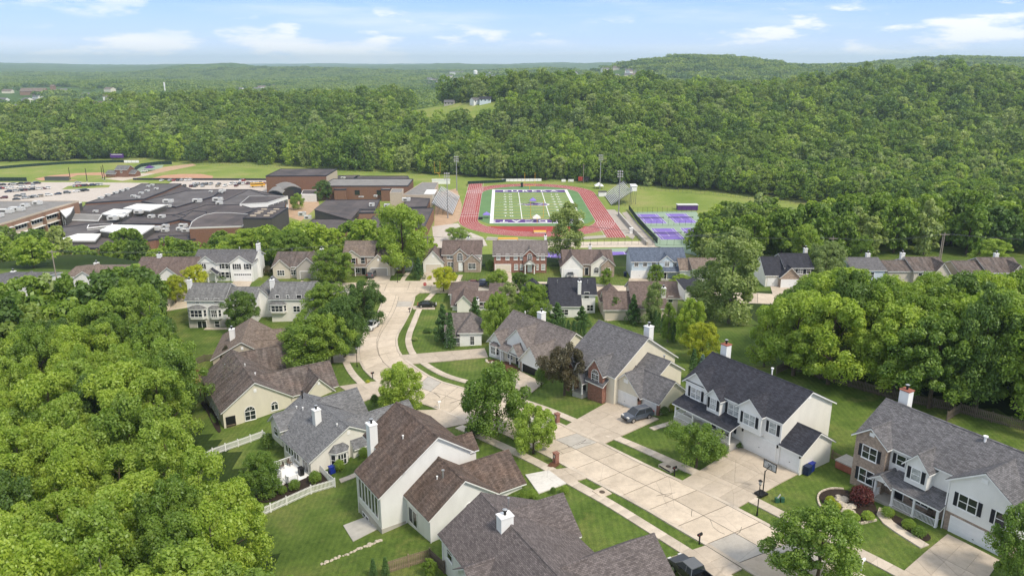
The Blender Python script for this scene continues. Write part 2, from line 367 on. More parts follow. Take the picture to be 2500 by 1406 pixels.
_w = _n.n('ShaderNodeTexBrick', offset=0, i={'Scale': 1, 'Mortar Size': .06, 'Brick Width': 6, 'Row Height': 30, 'Color1': (.082, .076, .080, 1), 'Color2': (.11, .10, .10, 1), 'Mortar': (.13, .12, .12, 1)}); _n.l(_v, _w.inputs[0])
_n.out(_n.mix(1, _w.outputs[0], _n.ramp(_f, [(.3, (.7,)*3), (.7, (1.35, 1.25, 1.2))]), 'MULTIPLY'), .9, .15); M['flatroof'] = _m
M['flatroof_grey'] = plain('gravel_roof', (.23, .22, .21), .95, .15, .3)
M['white_roof'] = plain('white_membrane_roof', (.78, .78, .76), .6, .05, .2)
M['parapet'] = plain('dark_parapet_metal', (.035, .035, .045), .5, .1)
M['panel_dark'] = plain('dark_panel_cladding', (.085, .08, .07), .7, .08)
M['beige_panel'] = plain('beige_panel', (.52, .44, .35), .8, .08)
M['rtu'] = plain('rooftop_unit_metal', (.62, .62, .60), .5, .08)
M['asphalt_lot'] = concrete('parking_lot_concrete', (.56, .50, .44), .02, .14)
M['gravelpath'] = plain('gravel_path', (.40, .36, .31), .9, .12, .5)
M['pole'] = plain('steel_pole', (.35, .36, .37), .5, .1, 1, .5, .4)
M['wood_pole'] = plain('wooden_pole', (.30, .26, .22), .9, .2)
M['fence_green'] = plain('dark_green_windscreen', (.012, .035, .024), .8, .15)
M['bench'] = plain('aluminium_bench', (.72, .73, .74), .4, .08, 2, .5, .1)
M['tyre'] = plain('tyre_rubber', (.02, .02, .02), .8, .1)
M['rim'] = plain('alloy_rim', (.5, .5, .52), .3, .1, 3, .5, .8)
_m = newmat('court_net'); _n = N(_m); _a = _n.n('ShaderNodeBsdfTransparent'); _b = _n.n('ShaderNodeBsdfDiffuse'); _b.inputs[0].default_value = (.05, .05, .06, 1); _x = _n.n('ShaderNodeMixShader'); _x.inputs[0].default_value = .3; _n.l(_a.outputs[0], _x.inputs[1]); _n.l(_b.outputs[0], _x.inputs[2]); _o = _n.n('ShaderNodeOutputMaterial'); _n.l(_x.outputs[0], _o.inputs[0]); M['net'] = _m
M['chain'] = plain('chain_link_post', (.10, .11, .11), .6, .1)
def carpaint(name, c):
    m = newmat(name); n = N(m); p = n.out(c, .28, .5); p.inputs['Coat Weight'].default_value = .6; p.inputs['Coat Roughness'].default_value = .08; return m
PAINT = {c: carpaint('car_paint_'+c, v) for c, v in dict(white=(.75,.75,.74), black=(.012,.012,.014), silver=(.42,.43,.44), grey=(.10,.105,.11), navy=(.02,.03,.07), red=(.33,.02,.02), maroon=(.12,.02,.02), tan=(.34,.29,.22), slate=(.07,.085,.115)).items()}
L = {
 'bright': leafmat('leaf_bright', (.108, .162, .024), (.180, .226, .036), .42),
 'mid': leafmat('leaf_mid', (.062, .105, .016), (.122, .170, .027), .38),
 'dark': leafmat('leaf_dark', (.034, .064, .014), (.072, .112, .022), .30),
 'pale': leafmat('leaf_pale', (.110, .145, .048), (.185, .215, .075), .40),
 'yellow': leafmat('leaf_yellow', (.165, .190, .014), (.255, .260, .026), .45),
 'plum': leafmat('leaf_plum', (.030, .027, .018), (.054, .045, .026), .25),
 'twig': leafmat('grey_twigs', (.072, .066, .050), (.105, .095, .072), .15),
 'red': leafmat('leaf_red', (.036, .008, .010), (.062, .014, .015), .25),
 'conifer': leafmat('needle_conifer', (.022, .050, .014), (.045, .085, .022), .15),
 'blue': leafmat('needle_blue_spruce', (.05, .085, .075), (.09, .13, .12), .15),
 'far': leafmat('leaf_far', (.066, .102, .020), (.135, .172, .034), .38),
}
# ------------------------------------------------------------------ ground
def inpoly(px, py, poly):
    px = np.asarray(px, float); py = np.asarray(py, float); r = np.zeros(px.shape, bool); n = len(poly)
    for i in range(n):
        x0, y0 = poly[i]; x1, y1 = poly[(i+1)%n]
        c = ((y0 > py) != (y1 > py)); xx = (x1-x0)*(py-y0)/((y1-y0) if y1 != y0 else 1e-9)+x0
        r ^= c & (px < xx)
    return r
def gridmesh(name, X, Y, Z, mats, midx=None):
    ny, nx = X.shape; me = bpy.data.meshes.new(name)
    v = np.stack([X, Y, Z], -1).reshape(-1, 3); i = np.arange(ny*nx).reshape(ny, nx)
    f = np.stack([i[:-1, :-1], i[:-1, 1:], i[1:, 1:], i[1:, :-1]], -1).reshape(-1, 4)
    me.vertices.add(len(v)); me.vertices.foreach_set('co', v.ravel())
    me.loops.add(f.size); me.loops.foreach_set('vertex_index', f.ravel().astype(np.int32))
    me.polygons.add(len(f)); me.polygons.foreach_set('loop_start', np.arange(0, f.size, 4, dtype=np.int32))
    for m in mats: me.materials.append(m)
    if midx is not None: me.polygons.foreach_set('material_index', midx.ravel().astype(np.int32))
    me.polygons.foreach_set('use_smooth', np.ones(len(f), bool)); me.update(calc_edges=True); me.validate(); return me
LLWOOD = [(-200,712),(100,715),(190,695),(300,662),(365,705),(410,775),(432,855),(425,905),(380,935),(370,985),(400,1030),(470,1050),(545,1075),(580,1130),(590,1220),(640,1300),(690,1406),(700,1700),(-300,1700)]
RWOOD = [(1770,720),(1900,705),(2000,690),(2700,675),(2700,1060),(2330,985),(2170,935),(1930,890),(1905,830),(1800,760)]
xs = np.arange(-660, 640, 2.5); ys = np.arange(-50, 782, 2.5); X, Y = np.meshgrid(xs, ys); Z = T(X, Y)
xc, yc = (X[:-1, :-1]+X[1:, 1:])/2, (Y[:-1, :-1]+Y[1:, 1:])/2; zc = (Z[:-1, :-1]+Z[1:, 1:])/2
ppx, ppy = proj(xc, np.maximum(yc, 5), zc)
mi = np.zeros(xc.shape, int)
mi[yc > 300] = 1
mi[(yc > 215) & (yc < 330)] = 2
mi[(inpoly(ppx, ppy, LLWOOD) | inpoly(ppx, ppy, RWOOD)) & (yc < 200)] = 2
mi[(yc < 60) & (xc < 0)] = 2
mi[(yc > 585) & ((xc > 60) | (yc > 725+40*np.sin(xc/60)))] = 2
mi[(yc > 215) & (yc < 250) & (xc > 95) & (xc < 220)] = 0
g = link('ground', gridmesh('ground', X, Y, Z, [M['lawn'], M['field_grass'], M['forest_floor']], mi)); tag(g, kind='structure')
# distant land: a fan of ground to the horizon
def hillmat():
    m = newmat('distant_woodland'); n = N(m); v = n.coord()
    a = n.noise(n.mapv(v, (1, .7, 1)), .012, 6, .65); b = n.noise(v, .06, 3)
    c = n.ramp(a, [(.33, (.05, .095, .022)), (.52, (.08, .135, .032)), (.66, (.115, .17, .045)), (.74, (.12, .16, .05))])
    n.out(n.mix(1, c, n.ramp(b, [(.3, (.6,)*3), (.7, (1.4,)*3)]), 'MULTIPLY'), .95, .05, bump=b, bs=1, dist=9); return m
rr = np.concatenate([np.arange(770, 2000, 12.0), np.geomspace(2000, 16000, 190)]); aa = np.linspace(-1.35, 1.35, 300)
A, RR = np.meshgrid(aa, rr); FX = RR*A; FY = RR; FZ = T(FX, FY)-0.25
nz = sm((FY-2600)/600)*(5*np.sin(FX/31+np.sin(FY/45)*2)*np.sin(FY/37+np.sin(FX/53)*2)+4*np.sin(FX/13.7+FY/19)*np.sin(FY/23-FX/29))
g2 = link('distant_hills', gridmesh('distant_hills', FX, FY, FZ+nz, [hillmat()])); tag(g2, kind='structure')
# ------------------------------------------------------------------ roads and paths
def slab(name, pts, parent, mat, dz=.06, inset=.03):
    """one cast slab: a thick quad following the ground"""
    c = [sum(p[i] for p in pts)/len(pts) for i in (0, 1)]; q = []
    for p in pts:
        d = math.hypot(p[0]-c[0], p[1]-c[1]); f = max(.5, 1-inset*1.41/d); q.append((c[0]+(p[0]-c[0])*f, c[1]+(p[1]-c[1])*f))
    zz = T(np.array([p[0] for p in q]), np.array([p[1] for p in q])); mb = MB()
    mb.prism([(p[0]-c[0], p[1]-c[1]) for p in q], list(zz-.25), list(zz+dz)); return mb.build(name, mat, parent, loc=(c[0], c[1], 0))
def sheet(name, polys, mat, dz, label=None, parent=None, kind='structure'):
    mb = MB()
    for P in polys:
        zz = T(np.array([p[0] for p in P]), np.array([p[1] for p in P]))+dz; mb.face([(p[0], p[1], z) for p, z in zip(P, zz)])
    o = mb.build(name, mat, parent)
    if not parent: tag(o, kind=kind)
    return o
def lerp(a, b, t): return (a[0]+(b[0]-a[0])*t, a[1]+(b[1]-a[1])*t)
def resample(P, step):
    d = [0]
    for a, b in zip(P, P[1:]): d.append(d[-1]+math.hypot(b[0]-a[0], b[1]-a[1]))
    n = max(1, round(d[-1]/step)); o = []
    for i in range(n+1):
        s = d[-1]*i/n; j = 0
        while j < len(d)-2 and d[j+1] < s: j += 1
        o.append(lerp(P[j], P[j+1], (s-d[j])/max(1e-6, d[j+1]-d[j])))
    return o
def smooth(P, n=2):
    for _ in range(n):
        Q = [P[0]]
        for a, b in zip(P, P[1:]): Q += [lerp(a, b, .25), lerp(a, b, .75)]
        P = Q+[P[-1]]
    return P
def offset(P, w):
    A, B = [], []
    for i, p in enumerate(P):
        a = P[max(0, i-1)]; b = P[min(len(P)-1, i+1)]; dx_, dy_ = b[0]-a[0], b[1]-a[1]; l = math.hypot(dx_, dy_)
        nx_, ny_ = -dy_/l*w/2, dx_/l*w/2; A.append((p[0]+nx_, p[1]+ny_)); B.append((p[0]-nx_, p[1]-ny_))
    return A, B
def road(name, Lp, Rp, step, mats, inset=.03, dz=.115, joint=True):
    par = empty(name); tag(par, kind='structure')
    base = []; rnd = random.Random(3)
    n = len(Lp)
    for i in range(n-1):
        a, b, c, d = Lp[i], Rp[i], Rp[i+1], Lp[i+1]; m0, m1 = lerp(a, b, .5), lerp(d, c, .5)
        base += [[a, m0, m1, d], [m0, b, c, m1]]
        for q in ([a, m0, m1, d], [m0, b, c, m1]):
            slab('concrete_slab', q, par, mats[1] if rnd.random() < .12 else mats[0], dz, inset)
    for E_, sg in ((Lp, 1), (Rp, -1)):
        O_, I_ = offset(E_, .9) if sg > 0 else offset(E_, .9)[::-1]
        for i in range(n-1): slab('kerb', [E_[i], E_[i+1], I_[i+1], I_[i]] if 0 else [O_[i], O_[i+1], E_[i+1], E_[i]], par, M['walk'], dz+.035, .008)
    if joint:
        sheet('joint_sealant', base, M['seal'], .075, parent=par)
    return par
gp = lambda L_: [G(*p)[:2] for p in L_]
# main street, edge pairs from near to far (each pair spans the carriageway)
ST = [((2075,1545),(2260,1500)),((1930,1452),(2085,1400)),((1796,1369),(1928,1315)),((1722.8,1324),(1847.6,1272)),((1646,1280.5),(1767,1229)),((1587,1245),(1704.8,1198)),((1548.8,1223.6),(1655.6,1176.8)),
      ((1479,1187.6),(1587,1144)),((1424,1157.6),(1528,1116)),((1330,1106),(1440,1071)),((1225,1052),(1330,1021)),((1150,1030),(1230,982)),((1087,1003),(1149,956)),((1010,977),(1060,929)),((950,948),(1015,902)),((908,920),(985,878)),
      ((882,887),(972,862)),((876,860),(966,845)),((880,836),(965,824)),((894,810),(975,804)),((912,785),(988,783)),((925,765),(998,763)),((934,742),(1006,743)),((938,722),(1010,724))]
SL = smooth([G(*a)[:2] for a, b in ST], 1); SR = smooth([G(*b)[:2] for a, b in ST], 1)
def pairs(SL, SR, step):
    mids = [lerp(a, b, .5) for a, b in zip(SL, SR)]; d = [0]
    for a, b in zip(mids, mids[1:]): d.append(d[-1]+math.hypot(b[0]-a[0], b[1]-a[1]))
    n = round(d[-1]/step); A, B = [], []
    for i in range(n+1):
        s = d[-1]*i/n; j = 0
        while j < len(d)-2 and d[j+1] < s: j += 1
        t = (s-d[j])/max(1e-6, d[j+1]-d[j]); A.append(lerp(SL[j], SL[j+1], t)); B.append(lerp(SR[j], SR[j+1], t))
    return A, B
A_, B_ = pairs(SL, SR, 4.4)
main_road = road('residential_street', A_, B_, 4.4, (M['road'], M['road_grey']), .045)
# cross street in front of the far row
CS = [(150,745),(420,733),(640,716),(800,706),(985,702),(1200,703),(1440,709),(1600,717),(1780,727),(2000,740),(2300,740),(2700,740)]
cw = smooth([G(*p)[:2] for p in CS], 2)
cw = resample(cw, 6); cA, cB = offset(cw, 8.2)
cross_road = road('cross_street', cA, cB, 6, (M['road'], M['road_grey']), .04, .12)
# corner fillets of the junction
def fill(name, px, mat, dz, parent):
    P = gp(px); mb = MB(); c = [sum(p[i] for p in P)/len(P) for i in (0, 1)]
    zz = T(np.array([p[0] for p in P]), np.array([p[1] for p in P])); mb.prism([(p[0]-c[0], p[1]-c[1]) for p in P], list(zz-.25), list(zz+dz)); return mb.build(name, mat, parent, loc=(c[0], c[1], 0))
fill('concrete_slab', [(938,724),(1010,726),(1030,712),(1052,707),(905,708),(925,713)], M['road'], .10, main_road)
# cracks and repairs sealed with tar on the street
cr = MB(); rnd = random.Random(11)
def crack(px, w=.05):
    P = []
    for q in resample(smooth(gp(px), 1), .6): P.append((q[0]+rnd.uniform(-.06, .06), q[1]+rnd.uniform(-.06, .06)))
    for a, b in zip(P, P[1:]):
        za, zb = t1(*a)+.122, t1(*b)+.122; cr.bar((a[0], a[1], za), (b[0], b[1], zb), w, .012)
for c in ([(1690,1245),(1686,1256),(1688,1262)],[(1734,1270),(1740,1287),(1756,1300),(1768,1306)],[(1810,1288),(1808,1298),(1798,1305)],[(1603,1212),(1648,1204)],[(1620,1215),(1640,1207)],
          [(1343,1107),(1375,1098),(1402,1088),(1432,1074)],[(1362,1100),(1374,1108)],[(1390,1093),(1385,1086)],[(1408,1088),(1420,1084),(1430,1076)],[(1420,1084),(1443,1082)],
          [(968,720),(955,760),(930,800),(917,840),(925,870),(940,890)],[(905,800),(893,815),(888,828)],[(925,868),(950,862)],[(900,880),(930,874),(955,868)],[(1060,960),(1075,972)],[(1100,985),(1130,975),(1140,968)]):
    crack(c)
tar = cr.build('tar_crack_seal', M['seal'], main_road)
def walk(name, px, w=1.35, step=1.6, mat=None, dz=.13, world=False):
    par = empty(name); tag(par, kind='structure')
    P = smooth(px if world else gp(px), 2); P = resample(P, step); A, B = offset(P, w)
    for i in range(len(A)-1): slab('paving_slab', [A[i], B[i], B[i+1], A[i+1]], par, mat or M['walk'], dz, .012)
    sheet('bedding', [[A[i], B[i], B[i+1], A[i+1]] for i in range(len(A)-1)], M['gravelpath'], .06, parent=par)
    return par
walk('sidewalk', [(1820,1442),(1690,1356),(1640,1324),(1566,1278),(1472,1220),(1405,1184),(1333,1141),(1246,1098),(1160,1060),(1120,1042)])
walk('sidewalk', [(2330,1475),(2172,1387),(2066,1334),(1923,1265),(1832,1218),(1700,1155),(1654,1136),(1587,1105),(1508,1071),(1400,1027),(1325,996),(1240,966),(1155,937),(1071,912),(1022,881),(999,851),(996,822),(1012,783),(1024,753),(1045,730),(1062,712)])
walk('sidewalk', [(842,852),(842,881),(858,910),(884,938)], 1.3)
walk('sidewalk', [(1030,690),(1120,689),(1290,690),(1440,694),(1560,703),(1700,712)], 1.4, 3)
walk('sidewalk', [(640,704),(720,702),(840,695),(960,688),(1025,689)], 1.4, 3)
def drive(name, q, nx, ny, mat):
    par = empty(name); tag(par, kind='structure'); P = gp(q)
    for i in range(nx):
        for j in range(ny):
            f = lambda u, v: lerp(lerp(P[0], P[1], u), lerp(P[3], P[2], u), v)
            slab('concrete_slab', [f(i/nx, j/ny), f((i+1)/nx, j/ny), f((i+1)/nx, (j+1)/ny), f(i/nx, (j+1)/ny)], par, mat, .14, .015)
    sheet('bedding', [P], M['gravelpath'], .07, parent=par); return par
D = M['drive']
for q, a, b, m in [([(1658,1179),(1797,1243),(1953,1156),(1813,1088)],3,3,D), ([(1375,1044),(1470,1087),(1609,1024),(1490,979)],3,3,D), ([(1170,987),(1235,1010),(1327,936),(1268,906)],2,3,D),
                   ([(974,868),(1000,890),(1192,873),(1183,851)],2,5,D), ([(2150,1445),(2330,1540),(2440,1369),(2313,1305)],3,3,D),
                   ([(1282,1160),(1340,1149),(1383,1181),(1315,1206)],1,2,M['drive_new']), ([(1342,1149),(1400,1141),(1440,1166),(1386,1181)],2,2,D), ([(1632,1363),(1722,1333),(1812,1390),(1690,1450)],3,2,D),
                   ([(955,1003),(1060,1052),(1150,1033),(1080,1001)],2,2,D), ([(828,944),(925,931),(955,958),(885,982)],2,2,D), ([(798,868),(875,864),(883,885),(805,886)],2,2,D),
                   ([(573,685),(617,686),(603,713),(552,713)],2,2,D), ([(735,686),(777,686),(770,706),(722,706)],2,2,D), ([(904,668),(957,668),(948,696),(893,696)],2,2,D), ([(1038,665),(1081,665),(1058,697),(1020,697)],2,2,D),
                   ([(1205,665),(1248,665),(1252,697),(1210,697)],2,2,D), ([(1383,673),(1412,673),(1406,702),(1378,702)],2,2,D), ([(1536,679),(1584,679),(1580,711),(1530,711)],2,2,D), ([(1880,699),(1944,697),(1958,716),(1888,724)],2,2,D),
                   ([(396,702),(440,702),(425,728),(372,728)],2,2,D), ([(1005,748),(1009,756),(1062,756),(1062,748)],1,3,D)]:
    drive('driveway', q, a, b, m)
walk('garden_path', [(2160,1243),(2150,1262),(2185,1290),(2258,1335)], 1.2, 1.5)
walk('garden_path', [(1660,1028),(1640,1033),(1590,1048)], 1.1, 1.5)
walk('garden_path', [(1445,945),(1462,962),(1490,985)], 1.1, 1.5)
walk('garden_path', [(905,1140),(870,1160),(830,1175)], 1.2, 1.5)
walk('garden_path', [(998,665),(985,680),(980,692)], 1.2, 2)
walk('garden_path', [(500,803),(560,802),(640,802)], 1.2, 2)
walk('garden_path', [(1125,672),(1120,682),(1118,690)], 1.2, 2)
def bed(name, px, mat, label, cat, dz=.1, n=3):
    P = smooth(gp(px)+[G(*px[0])[:2]], n); c = [sum(p[i] for p in P)/len(P) for i in (0, 1)]
    zz = T(np.array([p[0] for p in P]), np.array([p[1] for p in P])); mb = MB()
    for i in range(len(P)-1):
        a, b = P[i], P[i+1]; mb.face([(a[0], a[1], zz[i]+dz), (b[0], b[1], zz[i+1]+dz), (c[0], c[1], t1(*c)+dz+.1)])
    o = mb.build(name, mat); tag(o, kind='structure'); return o, P
bed('mulch_bed', [(1995,1205),(2030,1193),(2090,1200),(2135,1225),(2145,1262),(2110,1276),(2060,1276),(2020,1255)], M['mulch'], '', '')
bed('mulch_bed', [(2150,1240),(2185,1258),(2280,1308),(2262,1328),(2200,1290),(2165,1268)], M['mulch'], '', '')
bed('mulch_bed', [(1330,1140),(1352,1124),(1372,1132),(1350,1146)], M['mulch_red'], '', '')
bed('mulch_bed', [(1190,880),(1230,878),(1270,900),(1262,912),(1225,905)], M['mulch_red'], '', '')
bed('mulch_bed', [(622,1210),(700,1180),(760,1160),(800,1150),(815,1170),(740,1200),(640,1235)], M['mulch'], '', '')
bed('mulch_bed', [(430,948),(450,905),(492,900),(492,935),(440,962)], M['mulch_red'], '', '')
bed('mulch_bed', [(490,985),(500,975),(545,1050),(530,1062)], M['mulch'], '', '')
# ------------------------------------------------------------------ house kit (local frame: x to the right, y away from the camera, z up)
_cache = {}
class House:
    def __init__(s, ox, oy, z0, rot, label, wall, roof, name='house', group=None, cat='house', trim='white', oh=.4):
        s.root = empty(name, (ox, oy, z0), R(rot), label, cat, group); s.w, s.r, s.t, s.oh = M[wall], M[roof], M[trim], oh
        s.o = (ox, oy, z0); s.rot = R(rot)
    def mat(s, m, d): return d if m is None else (M[m] if isinstance(m, str) else m)
    def world(s, x, y, z=0):
        c, n = math.cos(s.rot), math.sin(s.rot); return (s.o[0]+x*c-y*n, s.o[1]+x*n+y*c, s.o[2]+z)
    def slabroof(s, quads, rm):
        """quads: eave-eave-ridge-ridge corner points (top surface), counted outward up"""
        a, b = MB(), MB()
        for q in quads:
            q = [Vector(p) for p in q]; n = (q[1]-q[0]).cross(q[-1]-q[0]).normalized()
            if n.z < 0: q = q[::-1]; n = -n
            eu = (q[1]-q[0]).normalized(); ev = n.cross(eu)
            nz = Vector((0, 0, 1))
            for mb, t0, t1_, gr in ((a, .0, -.06, .025), (b, -.063, -.25, 0)):
                c = sum(q, Vector())/len(q)
                P = [p+((p-c).normalized()*gr) for p in q]; top = [p+nz*t0 for p in P]; bot = [p+nz*t1_ for p in P]
                uv = [((p-q[0]).dot(eu)+q[0].x*.7, (p-q[0]).dot(ev)) for p in P]
                mb.face(top, uv); mb.face(bot[::-1])
                for i in range(len(P)):
                    j = (i+1) % len(P); mb.face([bot[i], bot[j], top[j], top[i]])
        o = a.build('roof', rm, s.root); b.build('fascia', s.t, o); return o
    def ridgecap(s, o, p0, p1, rm):
        mb = MB(); p0, p1 = Vector(p0), Vector(p1); n = max(2, int((p1-p0).length/.35))
        d = (p1-p0); side = Vector((-d.y, d.x, 0)).normalized()*.16
        for i in range(n):
            a = p0+d*(i/n); b = p0+d*((i+1.04)/n); z = Vector((0, 0, .045)); 
            mb.face([a-side-z*.6, b-side-z*.6, b+z, a+z*1.2]); mb.face([a+z*1.2, b+z, b+side-z*.6, a+side-z*.6])
        mb.build('ridge_cap', rm, o)
    def gable(s, x0, x1, y0, y1, zb, ze, zr, axis='x', wall=None, roof=None, rp=None, ze2=None, oh=None, o0=None, o1=None, walls=True, cap=True, endwall=None):
        """axis: ridge direction; ze: eave height low side, ze2: on the high-coordinate side; rp: ridge coordinate; o0/o1 overhang at the ridge ends"""
        wm, rm = s.mat(wall, s.w), s.mat(roof, s.r); oh = s.oh if oh is None else oh; o0 = oh if o0 is None else o0; o1 = oh if o1 is None else o1
        ze2 = ze if ze2 is None else ze2
        sw = (lambda a, b, z: (a, b, z)) if axis == 'x' else (lambda a, b, z: (b, a, z))
        a0, a1, b0, b1 = (x0, x1, y0, y1) if axis == 'x' else (y0, y1, x0, x1)
        bm = (b0+b1)/2 if rp is None else rp; D_ = .2
        if walls:
            mb = MB(); w0, w1 = ze-D_*.9, ze2-D_*.9; pk = zr-D_*1.15
            for a, fl in ((a0, 1), (a1, 0)):
                P = [sw(a, b0, zb), sw(a, b1, zb), sw(a, b1, w1), sw(a, bm, pk), sw(a, b0, w0)]
                if fl != (axis == 'y'): P = P[::-1]
                mb.face(P)
            for b, z_, fl in ((b0, w0, 0), (b1, w1, 1)):
                P = [sw(a0, b, zb), sw(a1, b, zb), sw(a1, b, z_), sw(a0, b, z_)]
                if fl != (axis == 'y'): P = P[::-1]
                mb.face(P)
            mb.build('wall', wm, s.root)
        k0 = (zr-ze)/(bm-b0); k1 = (zr-ze2)/(b1-bm)
        q = [[sw(a0-o0, b0-oh, ze-k0*oh), sw(a1+o1, b0-oh, ze-k0*oh), sw(a1+o1, bm, zr), sw(a0-o0, bm, zr)],
             [sw(a0-o0, b1+oh, ze2-k1*oh), sw(a1+o1, b1+oh, ze2-k1*oh), sw(a1+o1, bm, zr), sw(a0-o0, bm, zr)]]
        o = s.slabroof(q, rm)
        if cap: s.ridgecap(o, sw(a0-o0, bm, zr), sw(a1+o1, bm, zr), rm)
        return o
    def hip(s, x0, x1, y0, y1, zb, ze, zr, wall=None, roof=None, rx=None, walls=True, ry=None):
        wm, rm = s.mat(wall, s.w), s.mat(roof, s.r); oh = s.oh
        if walls: s.box(x0, x1, y0, y1, zb, ze-.15, wm)
        X0, X1, Y0, Y1 = x0-oh, x1+oh, y0-oh, y1+oh
        if (X1-X0) >= (Y1-Y0): d = (Y1-Y0)/2; r0, r1 = (X0+d, (Y0+Y1)/2, zr), (X1-d-.01, (Y0+Y1)/2, zr)
        else: d = (X1-X0)/2; r0, r1 = ((X0+X1)/2, Y0+d, zr), ((X0+X1)/2, Y1-d-.01, zr)
        A, B, C_, D_ = (X0, Y0, ze), (X1, Y0, ze), (X1, Y1, ze), (X0, Y1, ze)
        if (X1-X0) >= (Y1-Y0): q = [[A, B, r1, r0], [B, C_, r1], [C_, D_, r0, r1], [D_, A, r0]]
        else: q = [[A, B, r0], [B, C_, r1, r0], [C_, D_, r1], [D_, A, r0, r1]]
        return s.slabroof(q, rm)
    def shed(s, x0, x1, y0, y1, z0, z1, roof=None, face='front', o=.15, ends=True):
        """single-slope roof, low edge at the face side"""
        rm = s.mat(roof, s.r)
        if face == 'front': q = [[(x0-o, y0, z0), (x1+o, y0, z0), (x1+o, y1, z1), (x0-o, y1, z1)]]
        elif face == 'right': q = [[(x1, y0-o, z0), (x1, y1+o, z0), (x0, y1+o, z1), (x0, y0-o, z1)]]
        elif face == 'left': q = [[(x0, y1+o, z0), (x0, y0-o, z0), (x1, y0-o, z1), (x1, y1+o, z1)]]
        else: q = [[(x1+o, y1, z0), (x0-o, y1, z0), (x0-o, y0, z1), (x1+o, y0, z1)]]
        return s.slabroof(q, rm)
    def box(s, x0, x1, y0, y1, z0, z1, mat, name='wall'): return MB().box(x0, x1, y0, y1, z0, z1).build(name, s.mat(mat, s.w), s.root)
    def place(s, o, face, p, u, z):
        """put a part made in the XZ plane facing -Y onto a wall face"""
        if face == 'front': o.location = (u, p, z); o.rotation_euler = (0, 0, 0)
        elif face == 'back': o.location = (u, p, z); o.rotation_euler = (0, 0, math.pi)
        elif face == 'left': o.location = (p, u, z); o.rotation_euler = (0, 0, -math.pi/2)
        elif face == 'right': o.location = (p, u, z); o.rotation_euler = (0, 0, math.pi/2)
        else: o.location = (u, p, z); o.rotation_euler = (0, 0, R(face))
        return o
    def win(s, face, p, u, z, w=1.0, h=1.45, cols=1, rows=2, sh=0, arch=False, light=False, trim=None, grid=0):
        """window centred at u, sill at z, on wall plane p"""
        key = ('w', w, h, cols, rows, arch, light, trim, grid)
        if key not in _cache:
            f = MB(); t = .09; dp = -.07; a = (w/2 if arch else 0)
            hh = h-a
            def ring(x0, x1, z0, z1, t):
                f.box(x0-t, x0, dp, 0, z0-t, z1+t); f.box(x1, x1+t, dp, 0, z0-t, z1+t); f.box(x0, x1, dp, 0, z0-t, z0); f.box(x0, x1, dp, 0, z1, z1+t)
            ring(-w/2, w/2, 0, hh, t)
            for i in range(1, cols): x = -w/2+w*i/cols; f.box(x-.045, x+.045, dp+.005, 0, 0, hh)
            for j in range(1, rows): zz = hh*j/rows; f.box(-w/2, w/2, dp+.012, 0, zz-.03, zz+.03)
            if grid:
                n1 = cols*2 if grid == 1 else cols*3; n2 = rows*2 if grid == 1 else rows*3
                for i in range(1, n1): x = -w/2+w*i/n1; f.box(x-.012, x+.012, -.035, 0, 0, hh)
                for j in range(1, n2): zz = hh*j/n2; f.box(-w/2, w/2, -.037, 0, zz-.012, zz+.012)
            f.box(-w/2-.14, w/2+.14, dp-.04, 0, -t-.06, -t)
            g = MB(); P = [(-w/2, -.02, 0), (w/2, -.02, 0), (w/2, -.02, hh)]
            if arch:
                n = 12
                for i in range(1, n+1):
                    th = math.pi*i/n; P.append((math.cos(th)*w/2, -.02, hh+math.sin(th)*w/2))
                for i in range(n):
                    t0, t2 = math.pi*i/n, math.pi*(i+1)/n; r0, r1 = w/2, w/2+t
                    q = [(math.cos(t0)*r0, dp, hh+math.sin(t0)*r0), (math.cos(t0)*r1, dp, hh+math.sin(t0)*r1), (math.cos(t2)*r1, dp, hh+math.sin(t2)*r1), (math.cos(t2)*r0, dp, hh+math.sin(t2)*r0)]
                    f.face(q); f.face([q[0], q[3], (q[3][0], 0, q[3][2]), (q[0][0], 0, q[0][2])]); f.face([q[1], (q[1][0], 0, q[1][2]), (q[2][0], 0, q[2][2]), q[2]])
                for th in (math.pi/4, math.pi/2, 3*math.pi/4): f.bar((0, -.035, hh), (math.cos(th)*w/2, -.035, hh+math.sin(th)*w/2), .035, .03)
            else: P.append((-w/2, -.02, hh))
            g.face(P)
            _cache[key] = (f.mesh('window', M[trim] if trim else M['white']), g.mesh('pane', M['glass_light'] if light else M['glass']))
        fm, gm = _cache[key]
        o = link('window', fm, s.root); s.place(o, face, p, u, z); link('pane', gm, o)
        if sh:
            k2 = ('s', h, sh)
            if k2 not in _cache:
                m_ = MB(); m_.box(-.2, .2, -.05, 0, 0, h)
                for i in range(int(h/.09)): m_.box(-.16, .16, -.065, -.05, .04+i*.09, .09+i*.09)
                _cache[k2] = m_.mesh('shutter', M[sh] if isinstance(sh, str) else M['shutter'])
            for sg in (-1, 1):
                q = link('shutter', _cache[k2], s.root); off = sg*(w/2+.32)
                if face == 'front': s.place(q, face, p, u+off, z)
                elif face == 'back': s.place(q, face, p, u-off, z)
                elif face == 'right': s.place(q, face, p, u+off, z)
                elif face == 'left': s.place(q, face, p, u-off, z)
        return o
